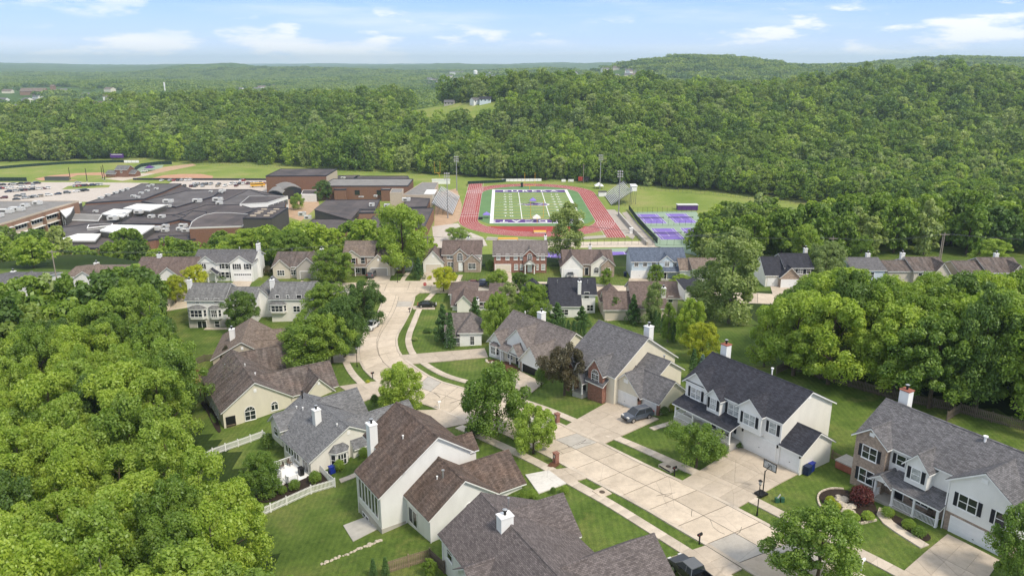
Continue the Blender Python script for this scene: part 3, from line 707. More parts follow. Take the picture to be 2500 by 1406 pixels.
    def door(s, face, p, u, z, w=1.0, h=2.1, mat='shutter'):
        f = MB(); f.box(-w/2-.1, -w/2, -.06, 0, 0, h+.1).box(w/2, w/2+.1, -.06, 0, 0, h+.1).box(-w/2, w/2, -.06, 0, h, h+.1)
        g = MB().box(-w/2, w/2, -.03, 0, 0, h)
        for zz in (.2, .9, 1.5): g.box(-w/2+.12, -.06, -.045, -.03, zz, zz+.5).box(.06, w/2-.12, -.045, -.03, zz, zz+.5)
        o = g.build('door', M[mat], s.root); f.build('door_frame', M['white'], o); s.place(o, face, p, u, z)
        MB().box(w/2-.16, w/2-.08, -.1, -.045, .95, 1.1).build('handle', M['metal'], o); return o
    def slider(s, face, p, u, z, w=1.8, h=2.05):
        f = MB(); 
        for x in (-w/2, 0, w/2): f.box(x-.05, x+.05, -.06, 0, 0, h)
        f.box(-w/2, w/2, -.055, 0, h-.08, h).box(-w/2, w/2, -.055, 0, 0, .1)
        o = f.build('patio_door', M['white'], s.root); s.place(o, face, p, u, z); MB().face([(-w/2, -.02, 0), (w/2, -.02, 0), (w/2, -.02, h), (-w/2, -.02, h)]).build('pane', M['glass'], o); return o
    def garage(s, face, p, u, z, w=4.88, h=2.15, mat='garage', lites=False):
        d = MB().box(-w/2, w/2, -.04, .0, 0, h); n = max(2, round(w/.61)); 
        for i in range(4):
            for j in range(n):
                x0 = -w/2+w*j/n+.07; x1 = -w/2+w*(j+1)/n-.07; z0 = h*i/4+.08; z1 = h*(i+1)/4-.08
                if not (lites and i == 3): d.box(x0, x1, -.055, -.04, z0, z1)
        for i in range(1, 4): d.box(-w/2, w/2, -.045, -.04, h*i/4-.012, h*i/4+.012)
        f = MB().box(-w/2-.14, -w/2, -.07, 0, 0, h+.16).box(w/2, w/2+.14, -.07, 0, 0, h+.16).box(-w/2, w/2, -.07, 0, h, h+.16)
        o = d.build('garage_door', M[mat], s.root); f.build('door_frame', M['white'], o); s.place(o, face, p, u, z)
        MB().box(-.08, .08, -.075, -.055, .8, .86).build('handle', M['black'], o)
        if lites:
            g = MB()
            for j in range(n): g.box(-w/2+w*j/n+.09, -w/2+w*(j+1)/n-.09, -.058, -.04, h*.79, h*.95)
            g.build('pane', M['glass'], o)
        return o
    def chimney(s, x0, x1, y0, y1, zb, zt, mat='side_white', cap='white', brickcap=False):
        o = s.box(x0, x1, y0, y1, zb, zt, mat, 'chimney'); e_ = .07
        MB().box(x0-e_, x1+e_, y0-e_, y1+e_, zt, zt+.12).build('chimney_cap', M['chim_brick'] if brickcap else M[cap], o)
        cx, cy_ = (x0+x1)/2, (y0+y1)/2
        f = MB().tube((cx, cy_, zt+.12), (cx, cy_, zt+.55), .14, n=10).tube((cx, cy_, zt+.55), (cx, cy_, zt+.72), .24, n=12); f.build('flue', M['black'], o)
        MB().tube((cx, cy_, zt+.72), (cx, cy_, zt+.8), .26, .1, n=12).build('flue_cap', M['metal'], o); return o
    def vent(s, x, y, z, h=.5, r=.06, mat='metal'):
        o = MB().tube((x, y, z-.3), (x, y, z+h), r, n=8).build('vent_pipe', M[mat], s.root); MB().tube((x, y, z+h), (x, y, z+h+.12), r*2, n=8).build('vent_cap', M[mat], o); return o
    def lantern(s, face, p, u, z):
        o = MB().box(-.07, .07, -.2, 0, 0, .3).box(-.1, .1, -.23, -.02, .3, .36).build('wall_lantern', M['black'], s.root); return s.place(o, face, p, u, z)
    def gvent(s, face, p, u, z, w=.5, h=.6):
        o = MB().box(-w/2, w/2, -.05, 0, 0, h)
        for i in range(5): o.box(-w/2+.05, w/2-.05, -.065, -.05, .06+i*h/6, .1+i*h/6)
        return s.place(o.build('gable_vent', M['white'], s.root), face, p, u, z)
    def rail(s, pts, z, h=.95, step=.14, mat='white', post=False):
        """railing along points, in local coordinates"""
        r = MB(); 
        for a, b in zip(pts, pts[1:]):
            za = a[2] if len(a) > 2 else z; zb = b[2] if len(b) > 2 else z
            r.bar((a[0], a[1], za+h), (b[0], b[1], zb+h), .09, .06).bar((a[0], a[1], za+.12), (b[0], b[1], zb+.12), .05, .06)
        o = r.build('railing', M[mat], s.root)
        k_ = ('bal', h, mat)
        if k_ not in _cache: _cache[k_] = MB().box(-.022, .022, -.022, .022, .14, h-.02).mesh('baluster', M[mat])
        for a, b in zip(pts, pts[1:]):
            za = a[2] if len(a) > 2 else z; zb = b[2] if len(b) > 2 else z
            l = math.hypot(b[0]-a[0], b[1]-a[1]); n = int(l/step)
            for i in range(1, n): t = i/n; link('baluster', _cache[k_], o, (a[0]+(b[0]-a[0])*t, a[1]+(b[1]-a[1])*t, za+(zb-za)*t))
            if post:
                for p in (a, b): MB().box(p[0]-.06, p[0]+.06, p[1]-.06, p[1]+.06, (p[2] if len(p) > 2 else z), (p[2] if len(p) > 2 else z)+h+.12).build('post', M[mat], o)
        return o
    def column(s, x, y, z0, z1, w=.18, mat='white'):
        return MB().box(x-w/2, x+w/2, y-w/2, y+w/2, z0, z1).box(x-w*.7, x+w*.7, y-w*.7, y+w*.7, z0, z0+.12).box(x-w*.7, x+w*.7, y-w*.7, y+w*.7, z1-.12, z1).build('column', M[mat], s.root)
    def gutter(s, x, y, z0, z1): MB().box(x-.05, x+.05, y-.05, y+.05, z0, z1).build('downspout', M['white'], s.root)
    def bay(s, face, p, u, z0, z1, w, d, rz, wall=None):
        """canted bay window on a wall; built facing -y then placed"""
        c = d*.8; tmp = {}
        class _P: pass
        q0 = s.place(_P(), face, p, u, 0); bl, br = q0.location, q0.rotation_euler[2]
        def put(ob): ob.location = bl; ob.rotation_euler = (0, 0, br); return ob
        o = put(MB().prism([(w/2, .05), (w/2, 0), (w/2-c, -d), (-w/2+c, -d), (-w/2, 0), (-w/2, .05)], z0, z1).build('bay_wall', s.mat(wall, s.w), s.root))
        e_ = .2; Q = [(-w/2-e_, 0), (-w/2+c-e_*.5, -d-e_), (w/2-c+e_*.5, -d-e_), (w/2+e_, 0)]; T_ = [(-w/4, .02, rz), (w/4, .02, rz)]
        r = MB()
        for q in ([(*Q[0], z1), (*Q[1], z1), T_[0]], [(*Q[1], z1), (*Q[2], z1), T_[1], T_[0]], [(*Q[2], z1), (*Q[3], z1), T_[1]]): r.face(q)
        rf = put(r.build('bay_roof', s.r, s.root))
        MB().prism([(w/2+e_, .03), (w/2-c+e_*.5, -d-e_), (-w/2+c-e_*.5, -d-e_), (-w/2-e_, .03)], z1-.16, z1-.003).build('bay_fascia', s.t, rf)
        hw = (z1-z0)*.62; zz = z0+(z1-z0)*.24; cb_, sb_ = math.cos(br), math.sin(br)
        L_ = math.hypot(c, d); ang = math.degrees(math.atan2(d, c))
        for xm, ym, an, ww, cols in ((0, -d, 0, w-2*c-.3, 1 if w-2*c < 1.3 else 3), (-w/2+c/2, -d/2, -ang, L_*.55, 1), (w/2-c/2, -d/2, ang, L_*.55, 1)):
            q = s.win('front', 0, 0, 0, round(ww, 2), round(hw, 2), cols, 2); q.location = (bl[0]+xm*cb_-ym*sb_, bl[1]+xm*sb_+ym*cb_, zz); q.rotation_euler = (0, 0, br+R(an))
        return o
# ------------------------------------------------------------------ near houses, right side of the street
# charcoal roof house with long porch
h = House(24.67, 98.33, 36, -56.4, 'white two-storey house with charcoal roof, long railed porch and three-car garage', 'side_offwhite', 'roof_charcoal')
W, Dp, He, Hr = 15.82, 10.15, 5.89, 8.58
h.gable(0, W, 0, Dp, -1.5, He, Hr)
h.gable(0.0, 3.9, -.32, 4.0, 2.7, He, 7.55, 'y', wall='side_white', o1=0)
h.gable(4.7, 6.9, -1.1, 3.2, 2.9, 5.6, 6.7, 'y', wall='side_white', o1=0, oh=.3)
h.gable(9.7, 13.3, -.75, 4.2, 2.75, He, 7.4, 'y', wall='side_white', o1=0, oh=.35)
h.box(0.02, W-.02, -.03, 0, -.5, He-.3, 'side_white', 'front_siding')
h.gable(W, W+3.1, .07, 6.13, -1.5, 2.86, 4.73, oh=.35, o0=0, rp=3.1)
h.garage('front', -.035, 12.86, 0.02); h.garage('front', .06, W+1.6, .02, 2.6)
h.win('front', -.33, 1.95, 3.5, 1.75, 1.5, 2, 2, 1, light=True); h.win('front', -1.11, 5.8, 3.65, .95, 1.5, 1, 2, 1, grid=2, light=True)
h.win('front', -.035, 8.35, 3.5, 1.75, 1.5, 2, 2, 1, light=True); h.win('front', -.76, 11.5, 3.6, 1.75, 1.5, 2, 2, 1, light=True); h.win('front', -.035, 14.6, 3.5, 1.0, 1.5, 1, 2, 1, light=True)
h.box(-.1, 9.9, -2.25, -.035, -.9, .45, 'foundation', 'porch_floor'); h.shed(-.1, 9.9, -2.55, -.03, 2.62, 3.45, o=.2)
for x in (0.05, 3.3, 6.5, 9.7): h.column(x, -2.1, .45, 2.58)
h.rail([(0.05, -2.1), (3.3, -2.1)], .45); h.rail([(6.5, -2.1), (9.7, -2.1)], .45); h.rail([(.05, -2.1), (.05, -.1)], .45)
h.win('front', -.035, 2.3, 1.1, 1.7, 1.4, 2, 2, 1, grid=1); h.door('front', -.035, 5.2, .46, 1.0, 2.05); h.win('front', -.035, 7.7, 1.1, 1.7, 1.4, 2, 2, 1, grid=1)
h.chimney(.7, 1.75, 5.5, 6.5, 6, 9.95, brickcap=True); h.vent(9.0, 6.3, 8.0, .9, .1, 'white')
for x in (10.15, 15.6): h.lantern('front', -.035, x, 2.0)
h.lantern('front', .06, W+3.0, 2.0); h.gutter(W+.06, -.05, 0, 5.6); h.gvent('right', W, Dp/2, 7.4)
HR2 = h
# brick and white house at the right edge
h = House(41.42, 81.3, 36, -59, 'two-storey house with tan brick corner, grey shingle roof and covered front porch', 'side_white', 'roof_midgrey')
W, Dp, He, Hr = 18.2, 9.32, 6.48, 9.37; wb, yb, xg, yg = 3.9, -.93, 11.6, -1.47
h.gable(0, W, 0, Dp, -1.6, He, Hr)
h.gable(0, wb, yb, 4.2, -1.6, He, 7.94, 'y', wall='brick_tan', o1=0); h.box(-.03, wb+.03, yb-.03, yb+2, -1.8, -.45, 'foundation', 'foundation')
h.gable(xg, W, yg, 4.4, 2.6, He, 8.75, 'y', o1=0); h.box(xg, W, yg, 1, -1, 2.6, 'brick_tan', 'brick_base')
h.gable(6.6, 9.1, -1.35, 3.4, 3.5, 6.1, 7.5, 'y', o1=0, oh=.35)
h.garage('front', yg-.01, 14.75, .02)
h.win('front', yb-.01, 1.95, 3.85, 1.75, 1.5, 2, 2, 1); h.win('front', yb-.01, 1.95, .75, 1.75, 1.6, 2, 2, 1)
h.win('front', -.01, 5.25, 4.3, 1.0, 1.25, 1, 2, 1); h.win('front', -1.36, 7.85, 4.15, 1.0, 1.4, 1, 2, 1, light=True)
h.win('front', yg-.01, 13.6, 3.6, 1.8, 1.55, 2, 2, 1); h.win('front', yg-.01, 16.9, 3.6, 1.0, 1.5, 1, 2, 1)
h.gvent('front', yb-.01, 1.95, 6.75, .6, .45); h.gvent('front', yg-.01, 14.8, 7.4, .7, .5)
h.box(3.6, 11.5, -2.2, -.01, -1.0, .25, 'foundation', 'porch_floor')
h.shed(5.3, 11.4, -2.55, -.01, 2.85, 3.75); h.gable(3.5, 5.9, -2.55, .4, 2.6, 2.85, 3.75, 'y', walls=False, oh=.25, o1=0)
MB().face([(3.6, -2.5, 2.72), (5.8, -2.5, 2.72), (4.7, -2.5, 3.5)]).build('porch_gable', M['white'], h.root)
for x in (3.85, 6.0, 8.5, 11.1): h.column(x, -2.0, .25, 2.8, .22)
h.rail([(6.0, -2.0), (8.5, -2.0), (11.1, -2.0)], .25); h.rail([(11.1, -2.0), (11.1, -1.5)], .25); h.rail([(3.85, -2.0), (3.85, -1.0)], .25)
h.box(3.95, 11.5, -.05, 0, .2, 3.2, 'brick_tan', 'brick_panel'); h.door('front', -.06, 5.6, .26, 1.0, 2.1); h.win('front', -.06, 8.2, .9, 1.6, 1.5, 2, 2, 1)
h.chimney(.8, 1.95, 5.2, 6.2, 7, 10.8, brickcap=True); h.vent(11.5, 4.2, 9.1, .5, .13, 'white'); h.gutter(11.5, yg-.08, 0, 6)
HR1 = h
# grey roof house with red brick arched window
h = House(15.73, 110.24, 33, -51.02, 'grey roofed cream house with red brick arched window and white double garage', 'side_cream', 'roof_midgrey')
gw, g3, y3, He = 5.9, 3.23, .51, 2.94
h.gable(-8.83, 1.5, -1.0, 13.4, -1.5, 5.0, 9.62, rp=6.05, ze2=4.7)
h.gable(0, gw, 0, 4.5, -1, He, 5.63, 'y', o1=0)
h.gable(0, gw+g3, y3, 6.8, -1.5, He, 5.34, rp=3.69)
h.gable(-1, gw, 3.2, 9.6, -1, 4.9, 6.93, rp=6.34)
for x in (0, gw-.35): h.box(x, x+.42, -.06, .3, -.3, 2.5, 'brick_red', 'brick_pier')
h.box(gw+g3-.45, gw+g3+.04, y3-.05, y3+.4, -.3, 2.5, 'brick_red', 'brick_pier')
h.garage('front', -.01, 2.9, .02, 4.7); h.garage('front', y3-.01, gw+1.5, .02, 2.5); h.gvent('front', -.01, 2.95, 3.9, .9, .6)
# entry and arched brick bay
h.gable(-3.4, -.2, -1.9, 5, -1, 5.0, 7.0, 'y', wall='brick_red', o1=0, oh=.35); h.win('front', -1.91, -1.8, 2.6, 1.5, 2.4, 2, 2, arch=True, grid=1)
h.gable(-6.2, -4.0, -2.6, 3, 2.4, 2.9, 5.3, 'y', wall='side_cream', o1=0, oh=.3); h.box(-6.2, -4.0, -2.6, -1.05, -1, .2, 'foundation', 'porch_floor')
for x in (-6.1, -4.1): h.column(x, -2.5, .2, 2.6, .2)
h.gable(-8.83, -6.4, -1.5, 3, -1, 3.0, 4.7, 'y', wall='brick_red', o1=0, oh=.3); h.win('front', -1.51, -7.6, .7, 1.3, 1.9, 1, 2, arch=True, grid=1)
h.door('front', -1.02, -5.1, .2); h.shed(-3.6, 0.2, -2.3, -1.0, 2.9, 3.9, o=.1)
h.chimney(-.9, .25, 8.0, 9.1, 4, 10.3); h.vent(4, 7.5, 6.2, .6, .09, 'metal'); h.lantern('front', -.07, gw-.15, 1.9)
# brown-grey roof house with big triangular dormer
h = House(-4.18, 137.8, 30, -49.7, 'brown-grey roofed house with white triangular dormer and open garage', 'side_white', 'roof_greybrown')
W, yr, He, Hr = 16.75, 6.17, 3.06, 7.62
h.gable(0, W, 0, 12.3, -1.5, He, Hr, wall='side_cream')
h.gable(0, 4.15, -.35, 3.5, -1.2, He, 5.24, 'y', o1=0, wall='side_white'); h.bay('front', -.36, 2.05, .3, 2.5, 2.4, .6, 3.1)
h.gable(4.6, 10.4, .35, 6.1, 3.0, 4.4, 7.1, 'y', o1=0, oh=.25)
h.gable(7.3, 9.7, -1.3, 3, 2.4, He, 4.6, 'y', o1=0, oh=.25)
gx, gy, gw, Hg = 11.04, -1.88, 5.58, 6.1
h.gable(gx, gx+gw, gy, 5, -1.2, He, Hg, 'y', o1=0); h.box(gx-.03, gx+.5, gy-.04, gy+.3, -.5, 2.3, 'brick_tan', 'brick_pier'); h.box(gx+gw-.5, gx+gw+.03, gy-.04, gy+.3, -.5, 2.3, 'brick_tan', 'brick_pier')
o = h.garage('front', gy-.01, gx+gw/2, .02, 4.3); o.data.materials[0] = M['black']  # black door slab stands in for the shaded inside of the open garage
h.door('front', -.02, 8.2, .1); h.win('front', -.02, 6.0, .8, 1.3, 1.5, 1, 2, arch=True); h.box(4.2, 10.6, -1.2, -.02, -.6, .1, 'foundation', 'porch_floor')
for x in (4.5, 7.2, 9.8): h.column(x, -1.05, .1, 2.8, .2)
h.shed(4.2, 10.6, -1.5, 0, 2.75, 3.2)
h.chimney(6.3, 7.5, 6.4, 7.6, 6, 8.7); h.vent(2.2, 7, 7.3, .3, .08, 'white'); h.gvent('front', gy-.01, gx+gw/2, 4.4, .6, .5)
# small hip-roofed house
h = House(-10.8, 146.7, 27.5, 1.2, 'small cream hip-roofed house with side porch beside the long driveway', 'side_white', 'roof_greybrown')
h.hip(0, 4.5, 0, 7.4, -1.2, 3.75, 6.5); h.gable(-2.85, 2, 2.2, 7.2, -1.2, 3.75, 6.4, o1=0)
h.win('front', -.01, 2.6, 1.0, .8, 1.8, 1, 2, grid=1); h.box(-2.85, 0, .1, 2.2, -1, .35, 'foundation', 'porch_floor'); h.column(-2.7, .25, .35, 2.7)
h.rail([(-2.7, .25), (-.05, .25)], .35); h.rail([(-2.7, .25), (-2.7, 2.1)], .35); h.shed(-2.9, .0, -.15, 2.4, 2.8, 3.6); h.door('front', 2.19, -1.4, .36); h.vent(3, 2.4, 5.5, .25)
# ------------------------------------------------------------------ near houses, left side of the street (backs towards the camera)
h = House(-8.81, 69.01, 34, -61.37, 'house with mottled grey-brown shingle roof and square white chimney at the bottom edge', 'side_white', 'roof_l1')
W, yr, yn, He, Hr, Yf, Hf = 17.6, 6.44, 1.62, 2.34, 5.59, 13.5, 2.5
h.gable(0, W, yn, Yf, -3.4, He, Hr, rp=yr, ze2=Hf)
h.gable(.1, 6.9, 6.6, 14.1, -2, Hf, 5.25, 'y', o0=0); h.gable(10.7, 17.5, 6.6, 18.1, -2, Hf, 5.25, 'y', o0=0)
h.gable(5.9, 10.3, yn-.9, 5.2, -3.4, 2.2, 3.75, 'y', o1=0)
h.chimney(5.4, 6.45, 5.3, 6.7, 3.5, 6.45); h.vent(2.6, 8.2, 5.0, .9, .07, 'metal')
h.win('front', yn-.02, 1.9, .2, 1.2, 1.5, 1, 2); h.win('front', yn-.02, 4.2, -2.6, 1.5, 1.4, 2, 2); h.win('front', yn-.92, 7.9, -.1, 2.2, 1.6, 2, 2); h.slider('front', yn-.92, 8.0, -3.0)
h.gutter(.1, yn-.08, -3, 2.1); h.win('left', -.01, 4.2, .2, 1.2, 1.5, 1, 2)
# dark brown roof house
h = House(-21.43, 88.3, 30.75, -56.6, 'white sided house with dark brown roof and tall clapboard chimney', 'side_white', 'roof_brown')
W, xe, yr, yn, yu, y2, He, Hr, He2 = 11.1, 4.06, 7.43, -.3, 2.83, 12.06, 4.65, 10.1, 6.92
kk = (Hr-He)/(yr-yn); Hu = He+kk*(yu-yn)
h.gable(0, W, yu, y2, -3.2, Hu, Hr, rp=yr, ze2=He2)
h.slabroof([[(xe-.05, yn-.4, He-kk*.4+.02), (W+.4, yn-.4, He-kk*.4+.02), (W+.4, yu, Hu+.02), (xe-.05, yu, Hu+.02)]], h.r)
MB().prism([(xe, yn), (W, yn), (W, yu), (xe, yu)], -3.2, [He-.25, He-.25, Hu-.25, Hu-.25]).build('wall', h.w, h.root)
h.box(xe-.04, W+.04, yn-.04, yu, -3.4, -.1, 'foundation', 'foundation').location = (0, 0, 0)
w2, y2r, H2r, y2n, H2e, y2f, H2f = 6.2, 7.55, 7.19, 3.06, 3.83, 11.85, 4.18
h.gable(W, W+w2, y2n, y2f, -2.2, H2e, H2r, rp=y2r, ze2=H2f, o0=0)
h.gable(8.9, 16.2, 7.6, 16.5, -2, 3.5, 6.05, 'y', o0=0); h.gable(6.9, 9.9, 8.5, 13.6, 3, 6.2, 7.6, 'y', o0=0, oh=.3)
for i in range(6): h.win('front', yn-.05, 5.0+i*1.0, 1.0, .72, 2.9, 1, 1, trim='white')
h.win('front', yn-.05, 6.2, -2.3, 1.8, 1.5, 2, 3); h.slider('front', yn-.05, 9.3, -3.0, 1.8)
h.slider('front', y2n-.02, W+1.7, .2, 2.2, 2.1); h.win('right', W+w2+.01, 8.3, 1.2, 1.5, 2.6, 2, 1, arch=True)
h.chimney(2.2, 3.4, yu-.9, yu+.15, 1, 9.5); h.vent(6.6, 5.0, 8.4, .35, .07, 'white'); h.vent(W+3.3, 6.4, 6.3, .9, .1); h.vent(W+2.7, 5.9, 5.9, .35, .06, 'white')
h.gutter(xe-.06, yn-.06, -3, He-.4); h.gutter(W+w2+.06, y2n-.02, -1, H2e-.3)
HL2 = h
# grey roof house with white deck
h = House(-38.35, 106.73, 28, -50.12, 'grey roofed cream house with white back deck and bay window', 'side_offwhite', 'roof_grey')
W, yr, yn, He, Hr = 14.24, 6.94, .73, 2.2, 5.67
h.gable(5.0, W, yn, 13.2, -2.2, He, Hr, rp=yr); h.gable(0, 5.2, 2.6, 13.2, -2.2, 3.25, Hr, rp=yr, ze2=He, o1=0)
h.gable(-.3, 3.6, 1.1, 6, -.3, 2.95, 4.6, 'y', o1=0)
h.gable(-.44, 6.0, 7.1, 14.3, -2, 2.5, 5.5, 'y', o0=0); h.gable(8.4, 15.0, 7.1, 18.5, -2, 2.4, 5.3, 'y', o0=0)
h.chimney(8.0, 9.0, 4.3, 5.3, 3.5, 6.6); h.vent(.6, 6.2, 5.5, .9, .1, 'black'); h.vent(1.8, 4.6, 4.4, .3, .07, 'white'); h.vent(3.2, 5.0, 4.6, .3, .07, 'white'); h.vent(12.6, 6.0, 5.1, .3, .07, 'white'); h.vent(14.2, 11, 4.4, .2, .12, 'black')
h.bay('right', W+.01, 5.2, -.4, 2.3, 3.0, .9, 3.2); h.gvent('right', W+.01, 6.94, 4.1)
for i in range(5): h.win('front', yn-.02, 6.3+i*.95, .2, .7, 1.75, 1, 1)
h.slider('front', yn-.02, 12.6, -.4, 1.8, 2.0); h.win('front', 1.08, 1.6, .9, 1.3, 1.3, 1, 2); h.win('front', 2.58, 4.4, 1.1, .8, 1.1, 1, 2)
h.win('front', yn-.02, 7.0, -2.0, 1.2, 1.3, 1, 2)
# deck
dk = empty('back_deck', h.o, h.rot, 'white raised back deck with railing and steps behind the grey roofed house', 'deck')
hd = h.root; h.root = dk
h.box(8.6, W-.2, -2.6, .6, -.62, -.45, 'white', 'deck_floor')
h.rail([(8.6, .6), (8.6, -2.6), (11.6, -2.6)], -.45, post=True); h.rail([(13.2, -2.6), (14.0, -2.6), (14.0, -1.2)], -.45, post=True)
for x in (8.7, 11.4, 13.8): h.box(x-.08, x+.08, -2.55, -2.39, -2.6, -.6, 'white', 'post')
for i in range(6): h.box(11.7, 13.1, -2.9-i*.28, -2.6-i*.28, -.8-i*.19, -.62-i*.19, 'white', 'step')
h.rail([(11.65, -2.6, -.5), (11.65, -4.3, -1.7)], -.5, post=True); h.rail([(13.15, -2.6, -.5), (13.15, -4.3, -1.7)], -.5, post=True)
h.root = hd
HL3 = h
# long brown roofs, cream gable with arched windows
h = House(-60.17, 130.26, 24, -58.6, 'cream house with long weathered brown roofs and two arched windows in its gable', 'side_cream', 'roof_weathered')
W, yr, yn, He, Hr, Yf, Hf = 17.5, 8.2, 2.6, 4.04, 8.09, 14.15, 4.25
h.gable(0, W, yn, Yf, -2.5, He, Hr, rp=yr, ze2=Hf); h.gable(-1.6, 4.2, 8.3, 16.6, -1, Hf, 7.8, 'y', o0=0); h.gable(8.4, 16.9, 8.3, 22.6, -1.5, Hf-.1, 7.2, 'y', o0=0)
h.gable(12.6, 18.8, 16.2, 21.6, -1, Hf-.2, 6.9, 'x', o0=0)
h.box(W-.02, W+.06, 4.6, Yf-.1, -3, .6, 'foundation', 'foundation'); h.box(W-.4, W+.04, yn+.35, 4.55, -2.4, -.05, 'black', 'porch_shade_fill'); h.box(W-.4, W+.04, yn+.35, 4.55, .45, 2.7, 'black', 'porch_shade_fill')  # solid black boxes on the wall stand in for shade inside the porch
h.rail([(W+.1, yn+.3), (W+.1, 4.6)], .2, .95, .16, 'wood_fence'); h.box(W-.1, W+.12, yn+.2, 4.65, .02, .22, 'wood_fence', 'porch_beam')
h.win('right', W+.07, 7.0, 1.3, 1.7, 2.4, 2, 2, arch=True); h.win('right', W+.02, 11.2, 2.1, 1.1, 1.5, 2, 1, arch=True); h.gvent('right', W+.02, yr, 6.1); h.gvent('right', 18.82, 18.9, 5.5)
for i in range(5): h.win('front', yn-.02, 3+i*2.4, .6, 1.5, 1.7, 2, 2)
for i in range(4): h.slider('front', yn-.02, 5+i*2.9, -2.3, 1.8)
h.vent(9, 8.6, 7.9, .3, .06, 'white'); h.vent(12.6, 9.5, 7.3, .25, .08, 'white'); h.vent(4, 6, 6.5, .4, .06)
HL4 = h
# further tan roof
h = House(-64.21, 155.31, 23, -78.7, 'tan roofed house with low white chimney behind the brown roofed house', 'side_tan', 'roof_tan')
h.gable(0, 14.43, 1.46, 12.2, -1.5, 4.6, 7.83, rp=7.3); h.gable(3, 9, 7.4, 16.5, -1, 4.4, 7.1, 'y', o0=0); h.gable(9.5, 14.2, 7.4, 19, -1, 4.4, 6.9, 'y', o0=0); h.gable(-3, 3, 3.6, 10, -1, 4.2, 6.6, o1=0)
h.chimney(8.2, 9.2, 4.2, 5.2, 5, 8.5, cap='white'); h.gvent('right', 14.45, 7.3, 6)
# ------------------------------------------------------------------ rows along the cross street
def fr(x0, x1, yb, z0, eave, ridge, depth, rot=0):
    a = at(x0, yb, z0); b = at(x1, yb, z0); W = b[0]-a[0]
    def hh(y, pyt):
        lo, hi = 0., 25.
        for _ in range(40):
            m = (lo+hi)/2
            if proj(a[0], y, z0+m)[1] > pyt: lo = m
            else: hi = m
        return lo
    return a[0], a[1], W, hh(a[1]-.3, eave), hh(a[1]+depth/2, ridge), W/(x1-x0)
def H_(x0, x1, yb, z0, eave, ridge, depth, *args, **k_):
    ox, oy, W, He, Hr, s_ = fr(x0, x1, yb, z0, eave, ridge, depth); h = House(ox, oy, z0, 0, *args, **k_); h.W, h.He, h.Hr, h.s, h.x0 = W, He, Hr, s_, x0
    h.X = lambda px: (px-x0)*s_
    h.Zp = lambda py, y=0: (lambda lo, hi: [None for _ in range(1)])(0, 1)
    return h
G1 = 'houses in the far row facing the street'
h = H_(330, 470, 700, 27, 672, 627, 13, 'brown roofed white ranch house with dark open garage at the row left end', 'side_white', 'roof_rose', group=G1)
W, He, Hr, X = h.W, h.He, h.Hr, h.X
h.gable(0, W, 0, 13, -1, He, Hr); h.gable(X(336), X(372), -.5, 5, -1, He, He+2.2, 'y', o1=0); h.gable(X(392), X(452), -1.6, 5, -1, He, He+2.7, 'y', o1=0)
o = h.garage('front', -1.61, X(422), 0, 4.3); o.data.materials[0] = M['black']; h.door('front', -.02, X(384), 0); h.win('front', -.51, X(354), .8, 1.4, 1.5, 2, 2); h.chimney(X(366), X(376), 6, 7, 4, Hr+.6)  # closed door coloured black in place of the open garage's shaded interior
h.shed(X(372), X(392), -1.4, 0, 2.5, 3.1); h.column(X(375), -1.3, 0, 2.5)
h = H_(478, 620, 685, 27.3, 640, 608.5, 10, 'white two-storey house with black shutters, dark roof and tall white side chimney', 'side_white', 'roof_charcoal', group=G1)
W, He, Hr, X = h.W, h.He, h.Hr, h.X
h.gable(0, W, 0, 10, -1.5, He, Hr, roof='roof_midgrey'); h.gable(X(489), X(532), -.3, 4.5, 2.6, He, He+1.9, 'y', o1=0, roof='roof_midgrey'); h.gable(X(567), X(619), -.6, 4.5, -1, He, He+2.1, 'y', o1=0, roof='roof_midgrey')
h.garage('front', -.61, X(596), 0, 4.7, lites=True)
for x in (496, 547, 556, 582, 608): h.win('front', -.62 if x > 570 else (-.32 if x < 530 else -.02), X(x)+.2, 3.4, 1.1 if x in (496, 582) else .8, 1.45, 2 if x in (496, 582) else 1, 2, 1)
for x in (494, 546, 557): h.win('front', -.02, X(x), .8, .9, 1.6, 1, 2, 1)
h.gable(X(513), X(535), -1.6, 1, 2.5, 2.7, 3.8, 'y', o1=0); h.column(X(515), -1.5, 0, 2.5); h.column(X(533), -1.5, 0, 2.5); h.door('front', -.02, X(524), .1, 1.1, 2.1, 'white'); h.chimney(W, W+.75, 4.2, 5.8, -.5, Hr+1.5); h.vent(X(575), 5.4, Hr, .4, .07, 'white')
h = H_(670, 800, 677, 27.2, 649, 614, 12, 'tan ranch house with brown roof and grey garage left of the leafy tree', 'side_beige', 'roof_weathered', group=G1)
W, He, Hr, X = h.W, h.He, h.Hr, h.X
h.gable(0, W, 0, 12, -1, He, Hr); h.gable(0, X(710), -.8, 5, -1, He, He+2.1, 'y', o1=0); h.gable(X(729), X(786), -1.8, 6, -1, He, He+2.9, 'y', o1=0, wall='side_grey')
h.garage('front', -1.81, X(757), 0, 4.2, mat='garage_grey'); h.win('front', -.81, X(689), .8, 1.9, 1.4, 3, 2); h.win('front', -.02, X(717), .8, 1.2, 1.4, 2, 2, 1); h.chimney(X(772), X(780), 6, 6.8, 4, Hr+.6); h.vent(X(702), 6.3, Hr, .5)
h = H_(842, 962, 670, 27.5, 640, 594, 11, 'tan two-storey house with gabled grey garage and tall beige chimney', 'side_beige', 'roof_tan', group=G1)
W, He, Hr, X = h.W, h.He, h.Hr, h.X
h.gable(0, X(913), 0, 10, -1, He+2.0, Hr+.9); h.gable(X(905), W, -.2, 11, -1, He+.2, Hr); h.gable(X(898), X(955), -1.2, 6, -1, 3.0, 6.2, 'y', o1=0)
